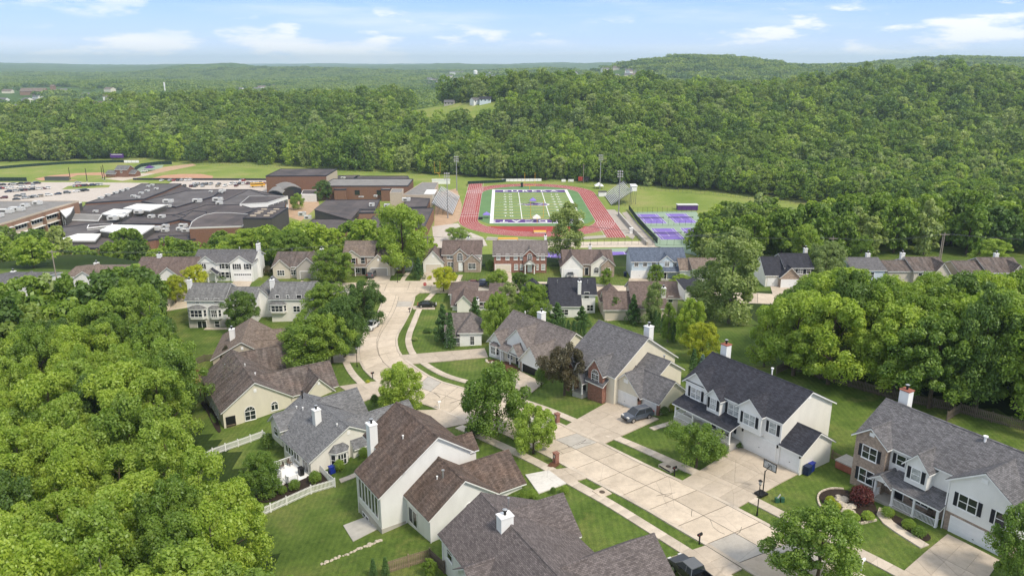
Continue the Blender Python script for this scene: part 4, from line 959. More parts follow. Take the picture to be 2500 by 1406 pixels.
h.garage('front', -1.21, X(928), 0, 4.4, mat='garage_grey'); h.gable(X(845), X(882), -.5, 5, 2.8, He+2, He+3.6, 'y', o1=0, oh=.3); h.box(X(843), X(900), -.45, 0, -.5, 2.6, 'brick_tan', 'brick_panel')
h.win('front', -.52, X(866), 3.2, 1.1, 1.6, 1, 2, 'brick_school'); h.win('front', -.02, X(888), 3.2, 1.1, 1.6, 1, 2, 'brick_school'); h.door('front', -.46, X(889), .1); h.win('front', -.46, X(874), .7, 1.3, 1.5, 2, 2)
h.shed(X(860), X(900), -1.9, -.4, 2.7, 3.2); h.column(X(871), -1.7, 0, 2.7); h.chimney(W-.1, W+.75, 4.8, 5.9, -.5, Hr+1.2, 'side_beige', 'side_beige'); h.gvent('front', -1.21, X(927), 4.2)
h = H_(1082, 1174, 661, 27.6, 620, 586, 10, 'brick fronted house with rose roof, arched window and attached double garage', 'side_offwhite', 'roof_rose', group=G1)
W, He, Hr, X = h.W, h.He, h.Hr, h.X
h.gable(0, W, 0, 10, -1, He, Hr); h.box(0.03, X(1134), -.05, 0, -.5, He-.4, 'brick_tan', 'brick_panel'); h.gable(X(1108), X(1140), -.5, 4, -.5, He+.1, He+1.7, 'y', o1=0, wall='brick_tan', oh=.25); h.gable(X(1134), X(1173), -1.0, 4, -.5, 3.2, 5.2, 'y', o1=0, wall='brick_tan', oh=.25)
h.win('front', -.52, X(1124), 3.0, 1.5, 2.3, 2, 2, arch=True, grid=1); h.win('front', -.06, X(1099), 3.6, 1.5, 1.1, 2, 2, grid=1); h.win('front', -.06, X(1100), .8, 1.4, 1.7, 2, 2, grid=1); h.win('front', -1.01, X(1153), .8, 2.0, 1.6, 2, 2, grid=1); h.door('front', -.52, X(1125), .1, 1.0, 2.3, 'white')
h.gable(X(1036), 0, .4, 9, -1, 3.2, Hr-2.3, o1=0); h.gable(X(1035), X(1084), -1.2, 5, -1, 3.2, 6.3, 'y', o1=0); h.garage('front', -1.21, X(1060), 0, 4.4, mat='garage_cream'); h.gvent('front', -1.21, X(1059), 4.2)
h.chimney(X(1138), X(1146), 5.3, 6.1, 6, Hr+.5)
h = H_(1206, 1334, 664, 27.6, 622, 587.5, 10, 'red brick two-storey house with white portico and arched centre window', 'brick_red', 'roof_tan', group=G1)
W, He, Hr, X = h.W, h.He, h.Hr, h.X
h.gable(0, W, 0, 10, -1, He, Hr, roof='roof_greybrown'); h.gable(X(1277), X(1309), -.4, 4, -.5, He, He+1.8, 'y', o1=0, wall='brick_red', oh=.25, roof='roof_greybrown')
for x in (1217, 1239, 1259, 1274, 1311, 1325): h.win('front', -.02, X(x), 3.6, .95, 1.5, 1, 2, light=True)
h.win('front', -.42, X(1293), 3.4, 1.2, 2.0, 2, 2, arch=True, grid=1)
for x in (1260, 1274, 1310, 1326): h.win('front', -.02, X(x), .7, .95, 1.5, 1, 2, light=True)
h.garage('front', -.02, X(1228), 0, 4.3, mat='garage_cream'); h.gable(X(1280), X(1306), -2.2, 0, 2.7, 2.8, 4.0, 'y', o1=0, wall='white', oh=.2)
for x in (1282, 1304): h.column(X(x), -2.05, 0, 2.7, .25)
h.door('front', -.42, X(1293), .1, 1.1, 2.1, 'white'); h.chimney(X(1330), X(1336), 5.5, 6.5, 3, Hr+1.1, 'white')
h = H_(1370, 1498, 672, 27.4, 643, 609, 12, 'low house with brown roof, white gables and pale chimney before the tennis courts', 'brick_tan', 'roof_rose', group=G1)
W, He, Hr, X = h.W, h.He, h.Hr, h.X
h.gable(X(1376), W-.4, 0, 12, -1, He, Hr); h.gable(0, X(1421), -1.6, 6, -1, He-.3, He+2.7, 'y', o1=0, wall='side_white'); h.gable(X(1442), X(1497), -.5, 6, -1, He, He+2.4, 'y', o1=0, wall='side_offwhite'); h.gable(X(1466), X(1498), -1.0, 4, -1, He-.1, He+1.6, 'y', o1=0, oh=.25)
h.garage('front', -1.61, X(1394), 0, 4.0); h.win('front', -.52, X(1455), .8, 1.3, 1.6, 1, 2, arch=True); h.win('front', -1.01, X(1482), .8, 1.4, 1.5, 2, 2); h.door('front', -.02, X(1432), .1); h.chimney(X(1441), X(1448), 6.2, 7, 4, Hr+.8)
h = H_(1541, 1670, 680, 27.4, 637, 604, 10, 'pale blue two-storey house with blue roof and full width front porch', 'side_blue', 'roof_blue', group=G1)
W, He, Hr, X = h.W, h.He, h.Hr, h.X
h.gable(0, W, 0, 10, -1.2, He, Hr); h.gable(X(1607), X(1641), -.3, 4, 3.2, He, He+1.6, 'y', o1=0, oh=.25); h.garage('front', -.02, X(1561), 0, 4.6)
for x in (1552, 1573, 1594, 1609, 1645, 1660): h.win('front', -.02, X(x), 3.5, 1.0, 1.45, 1, 2, 'side_blue', grid=1)
h.win('front', -.32, X(1626), 3.6, 1.1, 1.45, 2, 2, grid=1); h.box(X(1583), W+.5, -2, -.01, -.5, .25, 'foundation', 'porch_floor'); h.shed(X(1583), W+.3, -2.3, 0, 2.6, 3.5)
for x in (1586, 1604, 1624, 1648, 1671): h.column(X(x), -1.9, .25, 2.55)
for x in (1595, 1612, 1655): h.win('front', -.02, X(x), .8, 1.2, 1.5, 2, 2)
h.door('front', -.02, X(1625), .26); h.rail([(X(1586), -1.9), (X(1620), -1.9)], .25, step=.3); h.rail([(X(1640), -1.9), (X(1671), -1.9)], .25, step=.3)
h = H_(1690, 1760, 690, 27.5, 655, 628, 10, 'white house half hidden by the tall loose tree beside the blue house', 'side_white', 'roof_tan', group=G1)
h.gable(0, h.W, 0, 9, -1, h.He, h.Hr); h.win('front', -.02, 3, 1, 1.2, 1.5, 1, 2); h.gable(-3, 2, 1.5, 8, -1, 3.4, 5.6); h.garage('front', -.02, 6, 0, 3)
h = H_(1865, 1978, 697, 28, 652, 618, 10, 'dark roofed house with white double garage beside the dense right wood', 'side_grey', 'roof_charcoal', group=G1)
W, He, Hr, X = h.W, h.He, h.Hr, h.X
h.gable(X(1913), W, 0, 10, -1, He, Hr); h.gable(0, X(1915), -.8, 9, -1, 3.4, 6.9, o1=0, wall='side_offwhite'); h.gable(X(1897), X(1942), -2.2, 5, -1, 3.2, 5.6, 'y', o1=0, wall='brick_tan'); h.garage('front', -2.21, X(1919), 0, 4.3); h.garage('front', -.82, X(1882), 0, 2.4)
h.win('front', -.02, X(1950), 3.3, 1.2, 1.5, 2, 2, 1, grid=1); h.win('front', -.02, X(1950), .7, 1.4, 1.6, 2, 2, 1, grid=1); h.win('front', -.02, X(1970), 3.3, 1.0, 1.5, 1, 2, 1); h.door('front', -.02, X(1966), .1); h.chimney(X(1975), X(1983), 5.5, 6.5, 3, Hr+1)
for x0, x1, yb, ev, rd, w_, r_, cx_, lb in [(2078, 2156, 692, 658, 628, 'side_paleblue', 'roof_midgrey', 2138, 'pale blue house with grey roof showing above the right wood'), (2170, 2308, 694, 660, 627, 'side_beige', 'roof_weathered', 2224, 'beige house with pinkish brown roof near the wooden utility pole'), (2345, 2492, 694, 664, 628, 'side_tan', 'roof_weathered', 2458, 'brown roofed house with stone bay at the far right end')]:
    h = H_(x0, x1, yb, 28, ev, rd, 11, lb, w_, r_, group=G1); W, He, Hr, X = h.W, h.He, h.Hr, h.X
    if x0 == 2078: h.gable(0, W, 0, 11, -1, He, Hr); a_ = [2098, 2111, 2126]
    else: m_ = x0+(x1-x0)*.42; h.gable(X(m_), W, 0, 11, -1, He, Hr); h.gable(0, X(m_), 1, 10, -1, He-.3, Hr-.9); h.gable(X(x1-34), W, -.8, 5, -1, He-.2, He+2.2, 'y', o1=0); a_ = [m_+15, m_+32]
    for x in a_: h.win('front', -.02, X(x), He-2.2, .95, 1.3, 1, 2)
    h.chimney(X(cx_-4.5), X(cx_+4.5), 6, 7, 3, Hr+.75)
h = H_(165, 300, 695, 26, 674, 650, 12, 'tan roofed house with white chimney behind the left trees', 'side_white', 'roof_tan', group=G1); h.gable(0, h.W, 0, 12, -1, h.He, h.Hr); h.gable(3, 9, -2, 6, -1, h.He, h.He+2, 'y', o1=0); h.chimney(h.X(206), h.X(216), 6, 7, 4, h.Hr+.8); h.win('front', -.02, 12, .8, 1.4, 1.4, 2, 2)
h = H_(-40, 88, 715, 26, 694, 671, 12, 'grey roofed house at the left edge behind the trees', 'side_white', 'roof_midgrey', group=G1); h.gable(0, h.W, 0, 12, -1, h.He, h.Hr); h.gable(h.W-7, h.W-1, -1, 6, -1, h.He, h.He+2, 'y', o1=0); h.chimney(4, 5, 6, 7, 4, h.Hr+.8); h.win('front', -.02, 9, .8, 1.4, 1.4, 2, 2)
# near side of the cross street (backs)
G2 = 'houses backing towards the camera along the cross street'
h = H_(464, 548, 803, 23.2, 731, 690, 9.5, 'white house with two bay windows and stone walkout basement', 'side_white', 'roof_far_grey', group=G2)
W, He, Hr, X = h.W, h.He, h.Hr, h.X; W += .6
h.gable(0, W, 0, 9.5, -1, He, Hr); h.box(-.03, W+.03, -.04, 3, -1, 2.5, 'foundation', 'stone_base'); h.bay('front', -.01, X(488), 2.7, 5.3, 4.4, .9, 5.9); h.bay('front', -.01, X(531), 2.7, 5.3, 3.0, .9, 5.9)
h.win('front', -.02, X(490), 6.3, .8, 1.3, 1, 2, light=True); h.win('front', -.02, X(512), 6.9, .5, .7, 1, 2); h.win('front', -.02, X(537), 6.6, 1.1, 1.0, 1, 1); h.slider('front', -.05, X(495), 0, 2.2); h.win('front', -.05, X(532), .5, 1.1, 1.5, 1, 2)
h.gable(W, W+7.0, 1.6, 8.5, -1, He-.2, Hr-1.1, o0=0); h.gable(W+4.2, W+10.2, 4.5, 15, 1, He-1.5, He+1.6, 'y', oh=.3); h.win('front', 1.58, W+2.6, 6.0, .8, 1.4, 1, 2); h.chimney(-.75, .05, 3, 4.3, 0, Hr+.9)
h = H_(665, 757, 786, 24.6, 728, 687.5, 10, 'off-white house with grey roof and white chimney behind street trees', 'side_offwhite', 'roof_far_grey', group=G2)
W, He, Hr, X = h.W, h.He, h.Hr, h.X; W += 1
h.gable(0, W, 0, 10, -1, He, Hr); h.bay('front', -.01, X(682), 2.4, 4.6, 4.2, .8, 5.2); h.win('front', -.02, X(683), 5.4, .8, 1.3, 1, 2); h.win('front', -.02, X(708), 6.0, .5, .7, 1, 2); h.win('front', -.02, X(735), 5.8, 1.1, 1.0, 1, 1); h.win('front', -.02, X(727), 2.6, 1.5, 1.4, 2, 2); h.chimney(-.8, 0.05, 3, 4.4, 0, Hr+.8); h.gable(W, W+6, 2, 9, -1, He-1.8, He+1.2, o0=0)
h = H_(1105, 1232, 760, 26.5, 745, 710, 11, 'low brown roofed house with pale chimney between dark conifers', 'side_offwhite', 'roof_rose', group=G2)
W, He, Hr, X = h.W, h.He, h.Hr, h.X
h.gable(0, W, 0, 11, -1, He, Hr); h.hip(-1, 5.5, 5, 14.5, -1, 3, Hr+.9); h.hip(X(1195), W+1, 5, 14, -1, 3, Hr+.3); h.gable(1.2, 4.4, -1.2, 5, -1, 2.9, 4.6, 'y', o1=0); h.chimney(X(1163), X(1170), -.7, .1, 0, Hr-.6); h.win('front', -.02, X(1180), .8, 1.8, 1.5, 2, 2)
h = H_(1343, 1452, 767, 26.8, 717, 677.5, 9, 'white house with dark saltbox roof and tall white chimney', 'side_white', 'roof_charcoal', group=G2)
W, He, Hr, X = h.W, h.He, h.Hr, h.X
h.gable(0, W, 0, 9, -1, He, Hr); kq = (Hr-He)/4.5
h.slabroof([[(-.3, -3.6, He-kq*3.6+.04), (X(1417), -3.6, He-kq*3.6+.04), (X(1417), .2, He+kq*.2+.04), (-.3, .2, He+kq*.2+.04)]], h.r); h.box(0, X(1415), -3.2, 0, -1, He-kq*3.2-.3, 'side_white')
h.gable(-5.5, 0, 1, 8, -1, 3.2, 6.2, o1=0); h.hip(-6.5, -1.5, 5.5, 12, -1, 3.2, 6.4); h.chimney(X(1409), X(1417), -.4, .6, 3, Hr+.2); h.win('front', -.02, X(1431), 4.0, 1.1, 1.5, 1, 2); h.win('front', -.02, X(1440), .9, 1.4, 1.4, 2, 2); h.win('front', -3.22, X(1375), .9, 1.8, 1.3, 2, 2); h.vent(X(1361), 2.5, Hr-.6, .4); h.vent(X(1435), 2.5, Hr-.6, .4)
h = H_(1540, 1652, 778, 27.4, 725, 686.5, 9, 'beige house with brown saltbox roof and white chimney beside the paved side yard', 'side_beige', 'roof_rose', group=G2)
W, He, Hr, X = h.W, h.He, h.Hr, h.X
h.gable(0, W, 0, 9, -1, He, Hr); kq = (Hr-He)/4.5
h.slabroof([[(-.3, -3.4, He-kq*3.4+.04), (X(1622), -3.4, He-kq*3.4+.04), (X(1622), .2, He+kq*.2+.04), (-.3, .2, He+kq*.2+.04)]], h.r); h.box(0, X(1620), -3.0, 0, -1, He-kq*3.0-.3, 'side_beige')
h.gable(-6.2, 0, -1.2, 6.5, -1, 3.0, 5.9, o1=0); h.hip(-6.4, -1.6, 4, 11, -1, 3, 6.2); h.chimney(X(1611), X(1621), -.5, .6, 3, Hr-.4); h.win('front', -.02, X(1634), 4.0, 1.0, 1.4, 1, 2); h.slider('front', -3.02, X(1580), .1, 1.8)
h = H_(1672, 1712, 735, 27.5, 711, 694, 9, 'white gabled garage end with dark roof beside the tall loose tree', 'side_white', 'roof_charcoal', group=G2); h.gable(0, h.W, 0, 9, -1, h.He+.4, h.Hr, 'x'); h.win('front', -.02, h.W/2, .9, 1.2, 1.4, 1, 2); h.gable(1, 5, 2, 12, -1, 3, h.Hr-.4, 'y', oh=.3)
# ------------------------------------------------------------------ school
M['flatroof_mid'] = plain('weathered_membrane_roof', (.115, .105, .105), .9, .25, .12)
sch = empty('school_building', at(560, 540, 0), 0, 'sprawling brick school with flat dark roofs left of the stadium', 'school')
SO = sch.location.copy()
def spoly(px, z): return [(at(x, y, z)[0]-SO[0], at(x, y, z)[1]-SO[1]) for x, y in px]
def orderccw(P):
    a = sum(P[i][0]*P[(i+1)%len(P)][1]-P[(i+1)%len(P)][0]*P[i][1] for i in range(len(P))); return P if a > 0 else P[::-1]
def grow(P, d):
    c = [sum(p[i] for p in P)/len(P) for i in (0, 1)]; o = []
    for p in P:
        l = math.hypot(p[0]-c[0], p[1]-c[1]); o.append((c[0]+(p[0]-c[0])*(1+d/l), c[1]+(p[1]-c[1])*(1+d/l)))
    return o
def block(px, z, wall='brick_school', roof='flatroof', par='parapet', zb=0, ph=.5, name='wing'):
    P = orderccw(spoly(px, z)); Q = grow(P, -.45)
    w = MB().prism(P, zb-.5, z-.3).build(name, M[wall], sch)
    MB().prism(Q, z-.3, z-.1).build('roof', M[roof], w)
    mb = MB(); n = len(P); O = grow(P, .04)
    for i in range(n):
        j = (i+1) % n
        mb.face([(*O[i], z-.6), (*O[j], z-.6), (*O[j], z+ph-.3), (*O[i], z+ph-.3)]); mb.face([(*O[i], z+ph-.3), (*O[j], z+ph-.3), (*Q[j], z+ph-.3), (*Q[i], z+ph-.3)]); mb.face([(*Q[j], z-.1), (*Q[i], z-.1), (*Q[i], z+ph-.3), (*Q[j], z+ph-.3)])
    mb.build('parapet', M[par], w); return w, P
block([(112,606),(120,584),(215,494),(345,452),(440,452),(470,463),(612,463),(700,480),(690,525),(600,560),(470,585),(380,584),(240,606)], 5.0)
block([(208,496),(318,462),(345,449),(443,449),(400,468),(352,486)], 6.2, roof='flatroof_mid')
block([(345,492),(455,466),(545,462),(520,480),(430,506)], 5.6, roof='flatroof_mid')
block([(500,512),(560,485),(608,463),(655,478),(585,500)], 6.0, roof='flatroof_mid')
block([(420,527),(505,500),(585,500),(625,512),(560,535),(470,537)], 6.3)
block([(288,547),(318,531),(440,523),(470,528),(398,546)], 6.4)
block([(150,556),(238,544),(262,560),(215,575),(130,590)], 5.6, roof='flatroof_mid')
block([(440,535),(470,515),(505,517),(498,530),(468,541)], 7.0)
for px, z in (([(301,508),(334,497.7),(405,499.6),(365,514)], 8.2), ([(248,521.7),(278,510),(322,513),(300,529)], 8.2), ([(244,562),(272,548.6),(378,550.5),(336,577)], 8.4), ([(134,587),(190,570.6),(246,570.6),(232,587)], 6.8)):
    block(px, z, 'panel_dark', 'white_roof', 'white_roof', ph=.35)
# three-storey classroom wing at the far left
w, P = block([(-60,562),(27,540),(140,505.4),(192,491),(-20,491),(-80,510)], 11.5, 'brick_schoolL', 'flatroof_grey', 'beige_panel')
def facade(par, pxa, pxb, z, rows, n, ww, wh, shade=True, mat='glass'):
    a = at(*pxa, z); b = at(*pxb, z); dx_, dy_ = b[0]-a[0], b[1]-a[1]; l = math.hypot(dx_, dy_); an = math.atan2(dy_, dx_)
    for zz in rows:
        for i in range(n):
            t = (i+.5)/n; o = MB().box(-ww/2, ww/2, -.08, .05, 0, wh).build('window', M[mat], par, (a[0]+dx_*t-SO[0]-0, a[1]+dy_*t-SO[1], zz), an)
            f = MB()
            for q in range(5): x = -ww/2+ww*q/4; f.box(x-.08, x+.08, -.12, 0, 0, wh)
            f.box(-ww/2, ww/2, -.115, 0, wh-.1, wh+.1).box(-ww/2, ww/2, -.115, 0, -.1, .1); f.build('frame', M['white'], o)
            if shade:
                MB().box(-ww/2-.5, ww/2+.5, -1.5, -.1, wh+.2, wh+.45).build('sunshade', M['white_roof'], o); MB().box(-ww/2, ww/2, -.09, 0, -1.9, -.2).build('spandrel', M['beige_panel'], o)
facade(w, (27,540), (140,505.4), 11.5, (2.4, 6.6), 3, 9.0, 2.0); facade(w, (-60,562), (27,540), 11.5, (2.4, 6.6), 2, 9, 2.0)
# glazed atrium
w2_, P2 = block([(140,507),(180,494),(200,494),(182,500),(172,520),(160,530)], 9.5, 'panel_dark', 'white_roof', 'white_roof', ph=.4); 
facade(w2_, (142,508), (160,531), 9.5, (0.8, 4.2), 3, 2.6, 3.0, False)
w3_, P3 = block([(160,536),(180,522),(250,524),(240,538)], 5.8, 'panel_dark', 'flatroof_grey', 'white_roof', ph=.3); facade(w3_, (160,536), (240,538), 5.8, (1.4,), 9, 2.2, 3.2, False)
w4_, P4 = block([(212,556),(275,549),(275,545),(216,548)], 6.6, 'panel_dark', 'flatroof', 'white', ph=.3); facade(w4_, (213,557), (275,550), 6.6, (2.6,), 8, 1.6, 3.0, False)
# auditorium, stage tower
block([(462,556),(593,551.8),(609,523),(560,519),(527,519),(500,524),(480,533),(468,542)], 10.5, 'brick_school', 'flatroof', 'rtu', ph=.35, name='auditorium')
w, P = block([(592.5,533),(663.6,533),(703.6,507.3),(629.8,507)], 15.5, 'panel_dark', name='stage_tower')
for x, y in ((645,512),(675,512),(636,518),(667,518),(629,522),(660,522),(618,528),(651,528)):
    a = at(x, y, 15.5); MB().box(-1.3, 1.3, -.6, .6, 0, .5).build('skylight', M['beige_panel'], w, (a[0]-SO[0], a[1]-SO[1], 15.5))
block([(463,556),(505,553),(505,570),(463,572)], 4.5, 'brick_school'); block([(386,577),(460,574),(460,592),(400,590)], 5.2, 'brick_school')
# gymnasiums and right wings
w, P = block([(648.5,430),(796,429),(822.7,413),(685,412.8)], 12, 'brick_school', name='gymnasium'); 
a, b, c_ = at(796,429,12), at(822.7,413,12), 0
MB().face([(a[0]-SO[0]+.06, a[1]-SO[1], 0), (b[0]-SO[0]+.06, b[1]-SO[1], 0), (b[0]-SO[0]+.06, b[1]-SO[1], 11.3), (a[0]-SO[0]+.06, a[1]-SO[1], 11.3)]).build('side_panel', M['beige_panel'], w)
w, P = block([(784,454.4),(996,454),(1009,437.5),(813,437)], 9, 'brick_school', 'flatroof_grey')
for x in (864, 919):
    a = at(x, 478, 4.5); 
    MB().box(-1.6, 1.6, -.12, 0, 0, 3).build('window', M['glass'], w, (a[0]-SO[0], at(860,454.2,9)[1]-SO[1]-.05, 3.2))
block([(815,463),(844.5,463),(847,457),(818,457)], 7.5); block([(930,463),(953,463),(957,457),(935,457)], 7.5, 'brick_school', 'flatroof_grey'); block([(951.7,471),(981,471),(985,461),(957,461)], 10, 'beige_panel', 'flatroof_grey', 'beige_panel')
w, P = block([(981.4,477),(1054,477),(1070,446),(1031,445.7)], 7.2, 'beige_panel', 'flatroof_grey', 'beige_panel')
block([(772,512),(796,489),(927,487.6),(917,511)], 6.0); block([(985,507),(992,482),(1050,485),(1042,505)], 6.2); block([(860,437),(1000,437),(996,430),(870,430)], 5, 'brick_school'); block([(820,436),(870,436),(878,428),(826,429)], 5, 'brick_school')
wR, P = block([(735,560),(762,536),(905,536),(925,511),(1058,508),(1035,556)], 6.6)
A, B = at(1058,508,6.6), at(1035,556,6.6)
for i in range(9):
    t = (i+.5)/9; x, y = A[0]+(B[0]-A[0])*t-SO[0], A[1]+(B[1]-A[1])*t-SO[1]; MB().box(-.2, .45, -.9, .9, -.3, 6.1).build('pilaster', M['brick_schoolL'], wR, (x, y, 0))
block([(876,520),(960,518),(968,512),(880,513)], 8.2, 'brick_schoolL')
# wedge roof
Pz = spoly([(768.6,519.7),(855.4,533),(876.6,508),(796.8,497)], 8); mb = MB(); zt = [9.6, 6.9, 6.9, 9.6]
mb.prism(Pz, 4, zt); wd = mb.build('wedge_wing', M['panel_dark'], sch); mb = MB(); mb.prism(grow(Pz, .3), [z+.02 for z in zt], [z+.3 for z in zt]); mb.build('roof', M['flatroof'], wd)
# curved entrance canopies and bright-edged roof
def vault(px, z, rise, name='entrance_canopy'):
    P = spoly(px, z); n = 8; mb = MB(); r0, r1 = [], []
    for i in range(n+1):
        t = i/n; h_ = z+rise*math.sin(math.pi*t); a_ = lerp(P[0], P[1], t); b_ = lerp(P[3], P[2], t); r0.append((*a_, h_)); r1.append((*b_, h_))
    for i in range(n):
        mb.face([r0[i], r0[i+1], r1[i+1], r1[i]]); mb.face([(r0[i][0], r0[i][1], r0[i][2]-.6), (r0[i+1][0], r0[i+1][1], r0[i+1][2]-.6), r0[i+1], r0[i]])
    w_ = MB()
    for i in range(n): w_.face([(r0[i][0], r0[i][1]+.5, 0), (r0[i+1][0], r0[i+1][1]+.5, 0), (r0[i+1][0], r0[i+1][1]+.5, r0[i+1][2]-.5), (r0[i][0], r0[i][1]+.5, r0[i][2]-.5)])
    o = mb.build(name, M['flatroof_grey'], sch); w_.build('glazing', M['glass'], o); return o
vault([(690,462),(735,459),(720,450),(672,452)], 7, 1.8); vault([(655,468),(690,472),(700,462),(665,458)], 6, 1.4)
w, P = block([(585,498),(653,494.5),(702.7,478.5),(608,479)], 7.4, 'white', 'flatroof', 'rtu', ph=.3); facade(w, (653,494.5), (702,479), 7.4, (2.5,), 4, 5, 3.2, False)
block([(735,474),(772,474),(775,464),(740,464)], 5, 'rtu', 'flatroof', 'white', ph=.3)
# rooftop units: each a thing of its own
_ru = {}
def rtu(px, py, z, sx, sy, sz, v=0):
    a = at(px, py, z); sx, sy, sz = sx*.78, sy*.8, sz*.75
    o = MB().box(-sx/2, sx/2, -sy/2, sy/2, .25, sz).box(-sx/2+.2, sx/2-.2, -sy/2+.2, sy/2-.2, 0, .25).box(-sx/2-.05, sx/2+.05, -sy/2-.05, sy/2+.05, sz, sz+.08).build('rooftop_unit', M['rtu'], None, (a[0], a[1], z+.0), 0)
    MB().box(-sx*.3, sx*.1, -sy/2-.06, -sy/2, sz*.35, sz*.8).build('louvre', M['panel_dark'], o); MB().tube((sx*.2, 0, sz+.08), (sx*.2, 0, sz+.3), min(sx, sy)*.28, n=10).build('fan_guard', M['metal'], o)
    tag(o, '%s metal rooftop unit on the school %s, %s' % ('small' if sx < 2.8 else 'medium' if sx < 4 else 'large', 'left classroom wing' if z > 11 else 'back left wing' if px < 400 and py < 490 else 'right wings' if px > 700 else 'front roofs' if py > 540 else 'centre roofs', ('far left', 'left', 'middle', 'right', 'far right')[int(min(.99, max(0, (px+10)/1010))*5)]+' '+('back', 'upper', 'lower', 'front')[int((py-436)/131*3.99)]), 'rooftop unit', 'rooftop units on the school'); return o
for q in [(15,520,11.5,9,4,2.6),(42,515,11.5,9,4,2.6),(62,506,11.5,5,3.5,2.3),(92,500,11.5,5.5,3.5,2.4),(-5,530,11.5,6,4,2.4),(246,486,6.2,3.6,2.6,1.6),(263,479,6.2,3.6,2.6,1.6),(282,473,6.2,3.6,2.6,1.6),(297,468,6.2,3.6,2.6,1.6),(310,464,6.2,3.6,2.6,1.6),(326,481,6.2,3.4,2.6,1.5),(337,484,6.2,3,2.4,1.5),(345,474,6.2,3.4,2.4,1.5),(360,468,6.2,3.2,2.4,1.5),(382,463,6.2,3,2.4,1.5),(372,454,6.2,3,2.4,1.5),(362,457,6.2,2.6,2.4,1.4),
          (411,495,5.6,7,4,2.4),(412,506,5.6,3.4,3,1.8),(482,494,5.0,6.5,3.6,2.6),(532,491,6.0,7,4,2.6),(536,500,6.0,4.5,3,2.2),(540,471,5.6,3,2.4,1.4),(515,470,5.6,2.6,2.2,1.4),(543,468,5.6,5,3.4,1.6),(370,532,6.4,4,3,2),(396,532,6.4,4,3,2),(234,519,5.0,3,2.4,1.6),(300,530,6.4,6.5,4,2.6),(340,521,6.4,6,4,2.2),(277,537,6.4,6.5,4,2.6),(405,556,5.0,4,3,2),(378,562,6.0,7,4,2.4),(352,564,6.0,6,4,2),(404,566,5.2,4,3,2),(448,555,5.0,5,3,2.2),(455,566,5.2,5,3,2),(440,563,5.2,4,3,2),
          (908,504,6.4,3.6,3,2.4),(945,505,6.4,4,3,2),(992,491,6.2,6,4,2.4),(738,527,5,5,3,2.6),(752,535,5,4.5,3,2.4),(990,454,7.2,6,3,1.6),(838,436,5,4,2.4,1.4),(917,481,6,2.6,2,1.4),(882,482,6,4,1.6,.7)]:
    rtu(*q)
# ------------------------------------------------------------------ stadium
FL = [at(1196,545.6,0), at(1426.8,545.6,0), at(1385,463.5,0), at(1201.4,463.5,0)]
fc = (sum(p[0] for p in FL)/4, sum(p[1] for p in FL)/4)
fax = ((FL[1][0]-FL[0][0]+FL[2][0]-FL[3][0])/2, (FL[1][1]-FL[0][1]+FL[2][1]-FL[3][1])/2); la = math.hypot(*fax); fu = (fax[0]/la, fax[1]/la); fay = ((FL[3][0]-FL[0][0]+FL[2][0]-FL[1][0])/2, (FL[3][1]-FL[0][1]+FL[2][1]-FL[1][1])/2); ly = math.hypot(*fay); fv = (fay[0]/ly, fay[1]/ly)
def F2(u, v, z=0): return (fc[0]+fu[0]*u+fv[0]*v, fc[1]+fu[1]*u+fv[1]*v, z)
HWf, HLf = la/2, ly/2
def rrect(hw, hl, r, n=14, hl2=None):
    P = []
    for cx_, cy_, a0 in ((hw-r, (hl2 or hl)-r, 0), (-hw+r, (hl2 or hl)-r, 90), (-hw+r, -hl+r, 180), (hw-r, -hl+r, 270)):
        for i in range(n+1): t = R(a0+90*i/n); P.append((cx_+r*math.cos(t), cy_+r*math.sin(t)))
    return P
def flat(name, uvs, mat, z, parent=None):
    mb = MB()
    for P in uvs: mb.face([F2(u, v, z) for u, v in P])
    o = mb.build(name, M[mat], parent); 
    if not parent: tag(o, kind='structure')
    return o
def ring(Pi, Po): return [[Pi[i], Po[i], Po[(i+1) % len(Po)], Pi[(i+1) % len(Pi)]] for i in range(len(Pi))]
TI, TO = (33.0, 80.5, 32.0), (43.5, 92.0, 42.0)
def trr(a): return rrect(a[0], a[1], a[2], 14, a[1]-6.5)
trk = flat('running_track', ring(trr(TI), trr(TO)), 'track', .06)
flat('track_chute', [[(-43.5, 40), (-33.6, 40), (-33.6, 88), (-43.5, 88)], [(33.6, -94), (43.5, -94), (43.5, -30), (33.6, -30)]], 'track', .064, trk)
for i in range(9):
    f = i/8; a_ = [TI[j]+(TO[j]-TI[j])*f for j in range(3)]; b_ = [x-.09 if j < 2 else x for j, x in enumerate(a_)]
    flat('lane_line', ring(trr(b_), trr(a_)), 'line', .072, trk); x = 33.0+10.5*f
    flat('lane_line', [[(-x, 30), (-x+.12, 30), (-x+.12, 88), (-x, 88)], [(x-.12, -94), (x, -94), (x, -25), (x-.12, -25)]], 'line', .076, trk)
for v in (-38, -30, 46, 52): flat('lane_mark', [[(-43.5, v), (-33.2, v), (-33.2, v+.5), (-43.5, v+.5)]], 'line', .08, trk)
flat('lane_mark', [[(-42+i*1.3, v), (-41.1+i*1.3, v), (-41.1+i*1.3, v+.35), (-42+i*1.3, v+.35)] for i in range(5) for v in range(-26, 44, 4)], 'line', .08, trk)
flat('infield_turf', [rrect(33.0, 68, 26, 14, 73)], 'turf_dark', .05); flat('sprint_zone', [[(-14, -80), (14, -80), (26, -75), (31, -66), (-31, -66), (-26, -75)]], 'track_red', .054)
fld = flat('football_field', [[(-HWf, -HLf), (HWf, -HLf), (HWf, HLf), (-HWf, HLf)]], 'line', .062)
hw, hl = HWf-2.0, HLf-1.6
flat('playing_turf', [[(-hw, -hl), (hw, -hl), (hw, hl), (-hw, hl)]], 'turf', .07, fld)
